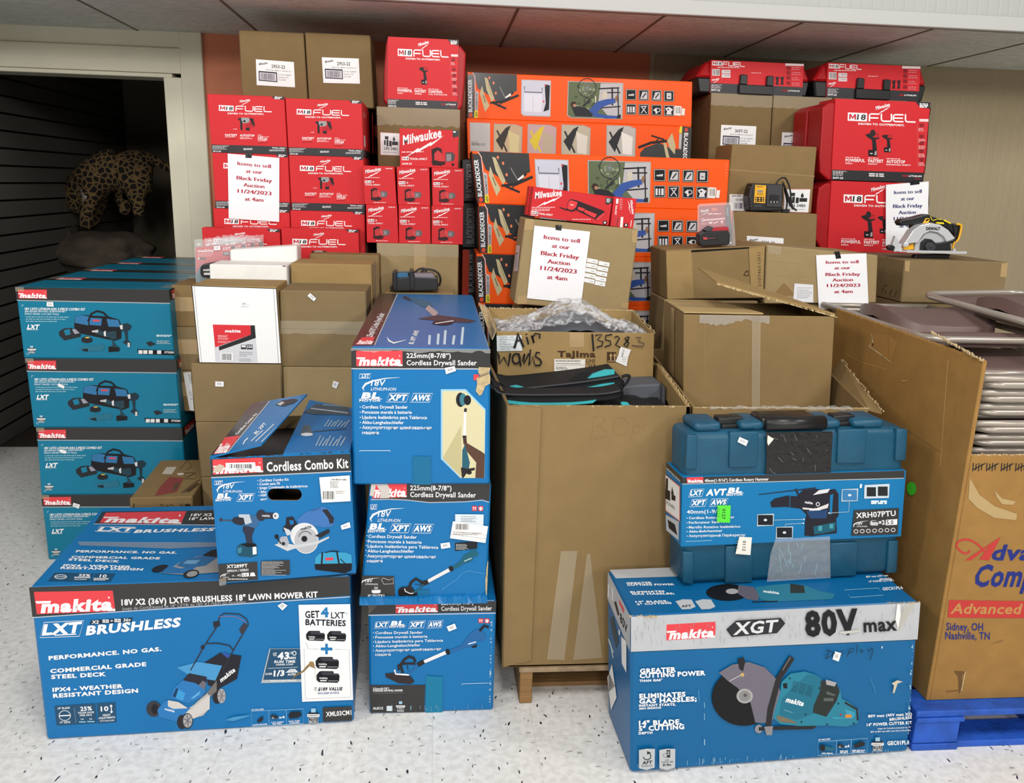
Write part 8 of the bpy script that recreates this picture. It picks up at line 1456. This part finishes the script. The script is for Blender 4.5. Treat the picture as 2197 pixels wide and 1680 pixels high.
# yellow and black charger
zq = Zf(1360, 100, 3.6525); YD = 3.765; zd = Z2.zt
base = lambda L, Y=YD: [(x, min(y, proj((atY(x, y, Y).x, Y, zd+.001))[1])) for x, y in zq(L)]
t = thing('charger', 'black charger with yellow label standing before the battery label carton', 'charger', Vector((atY(1645, 450, YD).x, YD+.04, zd)))
pp(t, 'charger_body', base([(930, 1070), (1175, 1078), (1172, 1170), (1160, 1290), (912, 1290), (898, 1180)]), YD, .075, 'plastic_black', .006)
lbm = MB(t.location); fc = Face(lbm, [atY(x, y, YD-.001) for x, y in zq([(950, 1083), (1037, 1088), (1027, 1228), (940, 1222)])], zq([(950, 1083), (1037, 1088), (1027, 1228), (940, 1222)]), (0, -1, 0)).zoom(1360, 100, 3.6525)
fc.poly([(950, 1083), (1037, 1088), (1027, 1228), (940, 1222)], 'dw_yellow'); fc.text('DEWALT', (962, 1102), (1014, 1104), 10, 'ink', bold=.04); fc.rect(968, 1124, 1012, 1144, '9A9080'); fc.rect(950, 1178, 1020, 1216, 'ink')
for i in range(3): fc.rect(954+24*i, 1184, 966+24*i, 1196, 'dw_yellow'); fc.rect(954+24*i, 1202, 966+24*i, 1210, 'dw_yellow')
for y in (1152, 1162): fc.lines(965, 1015, (y,), 4, '6A5A20')
lbm.build('label_plate', t)
pp(t, 'battery_slot', zq([(1046, 1086), (1168, 1090), (1160, 1262), (1040, 1256)]), YD-.006, .02, 'plastic_grey', .003); pp(t, 'terminal_block', zq([(1066, 1160), (1140, 1164), (1134, 1226), (1062, 1222)]), YD-.010, .02, 'black', .002)
for i in range(3): pp(t, 'slot_rail', zq([(1070+24*i, 1210), (1082+24*i, 1210), (1080+24*i, 1226), (1068+24*i, 1226)]), YD-.012, .004, '8A8A8A', 0)
pp(t, 'foot_vent', base([(940, 1240), (1005, 1238), (1003, 1262), (938, 1262)]), YD-.004, .01, 'plastic_grey')
for i in range(7): pp(t, 'side_rib', zq([(905+1.5*i, 1100+24*i), (926, 1100+24*i), (924, 1110+24*i), (905, 1110+24*i)]), YD-.003, .02, 'plastic_grey', 0)
mb = MB(t.location); mb.tube([atY(x, y, YD+.03) for x, y in smoothpath(zq([(1115, 1075), (1140, 1040), (1180, 1028), (1205, 1060), (1225, 1130), (1235, 1230)]))], .004, 'plastic_black', 8); mb.build('cord', t)
for k, L in enumerate(([(1165, 1060), (1195, 1130), (1215, 1220), (1250, 1275)], [(1172, 1075), (1205, 1160), (1240, 1250), (1275, 1285)], [(1180, 1110), (1200, 1220), (1190, 1290)])): mb = MB(t.location); mb.tube([atY(x, y, YD+.01+.01*k) for x, y in smoothpath(base(L))], .004, 'plastic_black', 8); mb.build('cord', t)
mb = MB(t.location); p = atY(*base([(1188, 1272)])[0], YD); mb.box((-.018, -.01, 0), (.018, .01, .016), 'plastic_black', .003, at=(p.x, YD, zd+.001)); mb.build('plug', t)
# red carded battery on the carton with the slot
YK = 3.235; t = thing('battery_pack', 'black battery sealed on a red card in clear plastic, on the slotted carton', 'battery', atY(1537, 524, YK), None)
mb = MB(t.location); cq = zq([(512, 1252), (755, 1238), (775, 1552), (512, 1562)]); q3 = [atY(x, y, YK+.03) for x, y in cq]; mb.hexa(q3+[p+Vector((0, .002, 0)) for p in q3], 'A8202C'); f = Face(mb, q3, cq, (0, -1, 0)).zoom(1360, 100, 3.6525)
f.poly([(714, 1245), (756, 1243), (772, 1550), (720, 1552)], 'mw_black'); milw(f, (522, 1298), (585, 1284), 18); f.poly([(602, 1272), (618, 1260), (640, 1260), (658, 1272), (640, 1284), (618, 1286)], 'E0683A'); f.lines(578, 680, (1306,), 9, 'F0C8CC', 0); f.line([(540, 1355), (712, 1340)], 10, 'F0D0D4'); f.ring(540, 1352, 12, 12, 4, 'F0D0D4'); f.poly([(582, 1370), (615, 1364), (612, 1380), (585, 1382)], 'F0D0D4'); f.line([(622, 1380), (660, 1362)], 8, 'F0D0D4'); f.rect(680, 1355, 695, 1378, 'F0D0D4'); f.lines(525, 570, (1378, 1386), 5, 'E09098'); f.text('LITHIUM', (740, 1320), (738, 1258), 14, 'B8B8BC', shear=.1, bold=.02); f.ell(758, 1536, 8, 10, 'E8E4E4', n=8); mb.build('card', t)
pp(t, 'battery_body', zq([(512, 1470), (545, 1450), (740, 1440), (755, 1470), (752, 1540), (735, 1556), (530, 1566), (512, 1540)]), YK-.02, .048, 'plastic_black', .004); pp(t, 'battery_rail', zq([(580, 1425), (740, 1412), (748, 1445), (570, 1460)]), YK-.012, .04, 'B0323A', .002); pp(t, 'battery_clip', zq([(552, 1440), (600, 1405), (625, 1420), (600, 1460)]), YK-.014, .04, 'plastic_grey', .002)
mb = MB(t.location); q3 = [atY(x, y, YK-.022) for x, y in zq([(535, 1492), (655, 1486), (660, 1512), (545, 1518)])]; f = Face(mb, q3, None, (0, -1, 0)).uv(); f.rect(0, 0, 1, 1, '2A2A2C'); f.rect(.03, .1, .3, .8, 'C84848'); f.lines(.38, .85, (.45,), .2, '9A4848'); mb.build('label_plate', t)
pp(t, 'clear_shell', zq([(500, 1245), (520, 1232), (770, 1220), (778, 1250), (798, 1556), (780, 1566), (520, 1576), (502, 1550)]), YK+.026, .003, 'clear_plastic', 0)
# carded batteries behind the white boxes
zl = Zf(360, 490, 4.098); YL = 3.50
def pack(i, x, y, Y, label):
    t = thing('battery_pack', label, 'battery', atY(420+x, 605+y, Y), 'red carded battery packs behind the white boxes'); sh = lambda L: [(a+x, b+y) for a, b in zl(L)]
    cq = sh([(246, 165), (590, 150), (596, 470), (250, 476)]); q3 = [atY(a, b, Y+.02) for a, b in cq]; mb = MB(t.location); mb.hexa(q3+[p+Vector((0, .002, 0)) for p in q3], 'D8303A'); f = Face(mb, q3, cq, (0, -1, 0)); f.ox, f.oy, f.sc = 360+x, 490+y, 4.098
    f.poly([(248, 400), (290, 320), (596, 320), (596, 470), (250, 476)], '2A6A80'); f.poly([(555, 158), (590, 152), (592, 200), (560, 205)], 'mw_black'); f.text('makita', (262, 210), (398, 206), 26, 'white', shear=.25, bold=.04); f.text('LXT', (482, 188), (548, 184), 22, 'white', shear=.3, bold=.04); f.rect(482, 206, 545, 236, '2A2428'); f.text('100%', (494, 230), (538, 228), 18, 'white', bold=.02); f.lines(262, 400, (222, 232, 242), 5, 'F0B0B0', .2); f.rect(265, 256, 335, 274, '4A2428'); f.ell(272, 264, 9, 9, 'white', n=8); f.rect(280, 288, 328, 310, 'C84048'); mb.build('card', t)
    pp(t, 'battery_body', sh([(285, 340), (310, 315), (400, 298), (540, 300), (560, 330), (560, 430), (300, 432), (284, 400)]), Y-.02, .038, 'plastic_black', .005)
    mb = MB(t.location); q4 = [atY(a, b, Y-.0215) for a, b in sh([(310, 345), (470, 345), (470, 420), (310, 420)])]; f = Face(mb, q4, None, (0, -1, 0)).uv(); f.text('makita', (.02, .4), (.55, .4), .3, 'white', bold=.03); f.rect(.05, .6, .5, .85, 'D8D8D8'); mb.build('label_plate', t)
    mb = MB(t.location); rr = random.Random(i); xs = [232+k*14.5 for k in range(26)]; o_ = [(a, 96+rr.uniform(-6, 6)) for a in xs]; mb.prism([atY(a, b, Y+.016) for a, b in sh(o_+[(596, 470), (246, 478)])], (0, .002, 0), 'clear_plastic'); mb.build('clear_shell', t)
    gm_ = MB(t.location)
    for k in range(5): a, b = rr.uniform(250, 560), rr.uniform(104, 150); gm_.face([atY(p_, q_, Y+.012) for p_, q_ in sh([(a, b), (a+rr.uniform(14, 50), b-6), (a+40, b+10), (a+6, b+16)])], 'film_glint')  # pale flecks painted as glints on the clear plastic
    gm_.build('shell_glint', t)
    if i == 0: sk = MB(t.location); q5 = [atY(a, b, Y+.012) for a, b in sh([(405, 158), (460, 154), (463, 190), (407, 194)])]; f = Face(sk, q5, None, (0, -1, 0)).uv(); f.rect(0, 0, 1, 1, 'label_white'); f.text('434', (.2, .7), (.7, .7), .5, '777777', bold=0); sk.build('price_sticker', t)
pack(0, 0, 0, YL, 'red carded battery pack with a white price tag, foremost in the clear packs'); pack(1, 22, -3, YL+.045, 'second clear battery pack, just behind the tagged one'); pack(2, 42, -6, YL+.09, 'third clear battery pack back, mostly its crinkled plastic edge'); pack(3, 60, -9, YL+.13, 'rearmost clear battery pack, touching the red tool boxes')
# circular saw
zs = Zf(1740, 440, 4.807); YS = 3.40
t = thing('circular_saw', 'cordless circular saw with silver guard and yellow trim resting on the carton', 'saw', Vector((atY(1990, 540, YS).x, YS+.05, AC.zt)))
low = lambda L: [(x, min(y, proj((atY(x, y, YS).x, YS, AC.zt+.001))[1])) for x, y in zs(L)]
mb = MB(t.location); zp = atY(1990, 541, YS).z; xa_, xb_ = atY(1935, 540, YS).x, atY(2063, 540, YS).x; mb.box((xa_-.03, YS-.035, zp), (xb_, YS+.11, zp+.004), 'saw_silver', .001); mb.box((xa_, YS-.038, zp-.002), (xb_, YS-.033, zp+.009), 'saw_silver', .001); mb.build('base_plate', t)
pp(t, 'lower_guard', low([(1062, 570), (1085, 512), (1300, 505), (1440, 508), (1425, 560), (1400, 576), (1075, 580)]), YS, .03, 'plastic_black', .003)
pp(t, 'upper_guard', zs([(955, 405), (1000, 345), (1050, 265), (1130, 208), (1230, 186), (1330, 200), (1420, 258), (1478, 330), (1490, 350), (1400, 382), (1375, 330), (1310, 284), (1230, 270), (1165, 300), (1130, 350), (1105, 388), (1000, 398)]), YS-.012, .05, 'saw_silver', .003)
pp(t, 'guard_plate', zs([(1070, 470), (1082, 392), (1140, 345), (1170, 302), (1230, 274), (1305, 286), (1372, 332), (1395, 395), (1390, 470)]), YS, .03, 'B4B6B8', .002)
pp(t, 'motor_housing', zs([(1140, 468), (1150, 385), (1195, 346), (1245, 352), (1290, 392), (1360, 385), (1440, 365), (1490, 345), (1440, 400), (1448, 470)]), YS-.016, .02, 'plastic_black', .003)
pp(t, 'arbor', [(a, b) for a, b in zs([(1237+52*math.cos(k*.4488), 432+46*math.sin(k*.4488)) for k in range(14)])], YS-.026, .02, 'plastic_grey', .002); pp(t, 'arbor_bolt', zs([(1243+14*math.cos(k*1.047), 434+13*math.sin(k*1.047)) for k in range(6)]), YS-.03, .01, 'steel_dark', .001)
pp(t, 'handle', zs(smoothpath([(912, 180), (940, 148), (1050, 130), (1190, 94), (1245, 115), (1330, 140), (1450, 185), (1540, 196)], 4)+[(1546, 240), (1510, 380), (1455, 400), (1480, 340), (1470, 290), (1400, 230), (1300, 182), (1200, 178), (1110, 205), (1060, 262), (1058, 205), (930, 216)]), YS+.03, .045, 'plastic_black', .006)
pp(t, 'yellow_trim', zs([(1152, 192), (1188, 134), (1226, 136), (1222, 172), (1185, 196)]), YS+.026, .02, 'dw_yellow', .002); pp(t, 'trigger_gap', zs([(1182, 158), (1205, 140), (1224, 146), (1196, 168)]), YS+.024, .01, 'black', .001)
pp(t, 'battery_foot', zs([(1470, 200), (1500, 195), (1520, 250), (1490, 380), (1450, 400), (1485, 320)]), YS+.024, .05, 'plastic_black', .003)
for nm, L, r_, m in (('yellow_trim', [(1500, 196), (1545, 205), (1548, 240), (1520, 350), (1475, 392), (1462, 450)], .0045, 'dw_yellow'), ('accent_line', [(1232, 118), (1255, 158), (1300, 145), (1350, 150)], .0016, 'dw_hi'), ('accent_line', [(1370, 155), (1440, 190)], .0035, 'dw_hi'), ('guard_link', [(1270, 375), (1380, 385), (1490, 365)], .005, 'plastic_black')): mb = MB(t.location); mb.tube([atY(x, y, YS+.022) for x, y in smoothpath(zs(L))], r_, m, 8); mb.build(nm, t)
pp(t, 'yellow_trim', zs([(950, 440), (1000, 418), (1060, 395), (1062, 458), (960, 460)]), YS+.01, .03, 'dw_yellow', .002); pp(t, 'accent_line', zs([(1300, 175), (1370, 180), (1375, 198), (1300, 192)]), YS+.022, .01, 'dw_hi', .001)
pp(t, 'rip_fence', zs([(858, 482), (838, 420), (872, 318), (942, 448), (936, 484)]), YS-.01, .02, 'saw_silver', .001); pp(t, 'depth_knob', zs([(832+38*math.cos(k*.628), 440+30*math.sin(k*.628)) for k in range(10)]), YS-.02, .02, 'plastic_black', .003); pp(t, 'pivot_bracket', zs([(955, 430), (960, 392), (1010, 392), (1010, 418), (990, 432)]), YS-.016, .02, 'saw_silver', .002); pp(t, 'foot_clip', zs([(1468, 474), (1470, 452), (1492, 450), (1496, 474)]), YS-.01, .01, 'saw_silver', .001)
mb = MB(t.location); q4 = [atY(x, y, YS-.0128) for x, y in zs([(1180, 222), (1340, 222), (1340, 262), (1180, 262)])]; f = Face(mb, q4, None, (0, -1, 0)).uv(); f.text('DEWALT', (.05, .92), (.95, .92), .8, '2A2A2C', bold=.05); mb.build('maker_lettering', t)
# leopard mount on its rock in the dark storeroom
def skin(name, chains, m, parent, loc, sub=2):
    me = bpy.data.meshes.new(name); vs, es, rs = [], [], []; ix = {}
    for ch in chains:
        pr = None
        for p, r in ch:
            k = tuple(round(a, 4) for a in p)
            if k not in ix: ix[k] = len(vs); vs.append(tuple(Vector(p)-Vector(loc))); rs.append(r)
            if pr is not None and pr != ix[k]: es.append((pr, ix[k]))
            pr = ix[k]
    me.from_pydata(vs, es, []); o = bpy.data.objects.new(name, me); SC.collection.objects.link(o); o.parent = parent
    o.modifiers.new('skin', 'SKIN'); s2 = o.modifiers.new('sub', 'SUBSURF'); s2.levels = sub; s2.render_levels = sub
    for i, r in enumerate(rs): me.skin_vertices[0].data[i].radius = (r, r)
    me.skin_vertices[0].data[0].use_root = True; o.modifiers['skin'].use_smooth_shade = True; me.materials.append(MATS[m]); return o
YLp = 6.3; zk = Zf(0, 300, 4.776)
def lp(x, y, dy=0): p = zk([(x, y)])[0]; return tuple(atY(p[0], p[1], YLp+dy))
m = MATS['leopard_fur']; nt = m.node_tree; b_ = nt.nodes['Principled BSDF']; g_ = nt.nodes.new('ShaderNodeNewGeometry'); v_ = nt.nodes.new('ShaderNodeTexVoronoi'); v_.feature = 'DISTANCE_TO_EDGE'; v_.inputs['Scale'].default_value = 25; r_ = nt.nodes.new('ShaderNodeValToRGB')
r_.color_ramp.elements[0].position = .05; r_.color_ramp.elements[1].position = .16; r_.color_ramp.elements[0].color = rgb('6E5836'); r_.color_ramp.elements[1].color = rgb('120C08'); nt.links.new(g_.outputs['Position'], v_.inputs['Vector']); nt.links.new(v_.outputs['Distance'], r_.inputs[0]); nt.links.new(r_.outputs[0], b_.inputs['Base Color'])  # fur tones darkened, the storeroom's shade put into the colour
lo_ = lp(1100, 400); t = thing('leopard_mount', 'spotted leopard mount with lowered head on a rock in the dark storeroom', 'animal mount', lo_)
S_ = .0031*YLp/3.55
sp = [(lp(1420, 330), .155), (lp(1250, 300), .165), (lp(1080, 310), .165), (lp(940, 350), .165)]
ch = [sp, [(lp(940, 350), .165), (lp(850, 480), .12), (lp(800, 600), .10), (lp(790, 680), .075), (lp(770, 760), .04)],
      [(lp(940, 350), .165), (lp(960, 560, -.08), .085), (lp(880, 720, -.1), .055), (lp(890, 860, -.1), .045), (lp(860, 910, -.14), .045)], [(lp(940, 350), .165), (lp(1010, 540, .10), .085), (lp(980, 740, .12), .055), (lp(930, 890, .12), .045)],
      [(lp(1420, 330), .155), (lp(1420, 480, -.08), .10), (lp(1380, 580, -.1), .065), (lp(1440, 660, -.1), .045), (lp(1400, 745, -.1), .045), (lp(1480, 755, -.12), .04)], [(lp(1420, 330), .155), (lp(1300, 500, .12), .09), (lp(1250, 620, .12), .06), (lp(1300, 700, .12), .045), (lp(1250, 770, .12), .04)],
      [(lp(1420, 330), .155), (lp(1560, 180, .05), .045), (lp(1640, 240, .05), .04), (lp(1700, 300, .05), .038), (lp(1760, 260, .05), .034)]]
skin('leopard_body', ch, 'leopard_fur', t, lo_)
for x, dy in ((850, -.08), (900, .07)): mb = MB(lo_); bm = bmesh.new(); bmesh.ops.create_uvsphere(bm, u_segments=10, v_segments=8, radius=.038); mb.mesh([Vector((v.co.x, v.co.y*.5, v.co.z))+Vector(lp(x, 560, dy-.04)) for v in bm.verts], [[v.index for v in f.verts] for f in bm.faces], 'leopard_fur', True); bm.free(); mb.build('ear', t)
mb = MB(lo_); mb.tube([lp(850, 510, -.12), lp(885, 580, -.13), lp(870, 660, -.12), lp(830, 715, -.1)], [.022, .028, .026, .014], '8A8478', 8); mb.build('white_chin', t)
mb = MB(lp(900, 900)); bm = bmesh.new(); bmesh.ops.create_icosphere(bm, subdivisions=4, radius=1); rr = random.Random(3); a, b2 = Vector(lp(420, 900)), Vector(lp(1590, 850)); cen = (a+b2)/2; hw = (b2-a).length/2
from mathutils import noise as _ns
def rk(v): s = 1+.25*_ns.noise(v*1.7)+.10*_ns.noise(v*4.2); return Vector((v.x*hw*1.0, v.y*.30, v.z*.16-.05+(.13 if v.x < -.55 else 0)*max(0, v.z)))*s+cen+Vector((0, 0, -.15))
mb.mesh([rk(v.co.copy()) for v in bm.verts], [[v.index for v in f.verts] for f in bm.faces], 'rock', True); bm.free(); o = mb.build('rock_ledge'); tag(o, 'artificial rock ledge on the slatted wall under the leopard mount', 'rock')
for b in B.values(): b.fin()
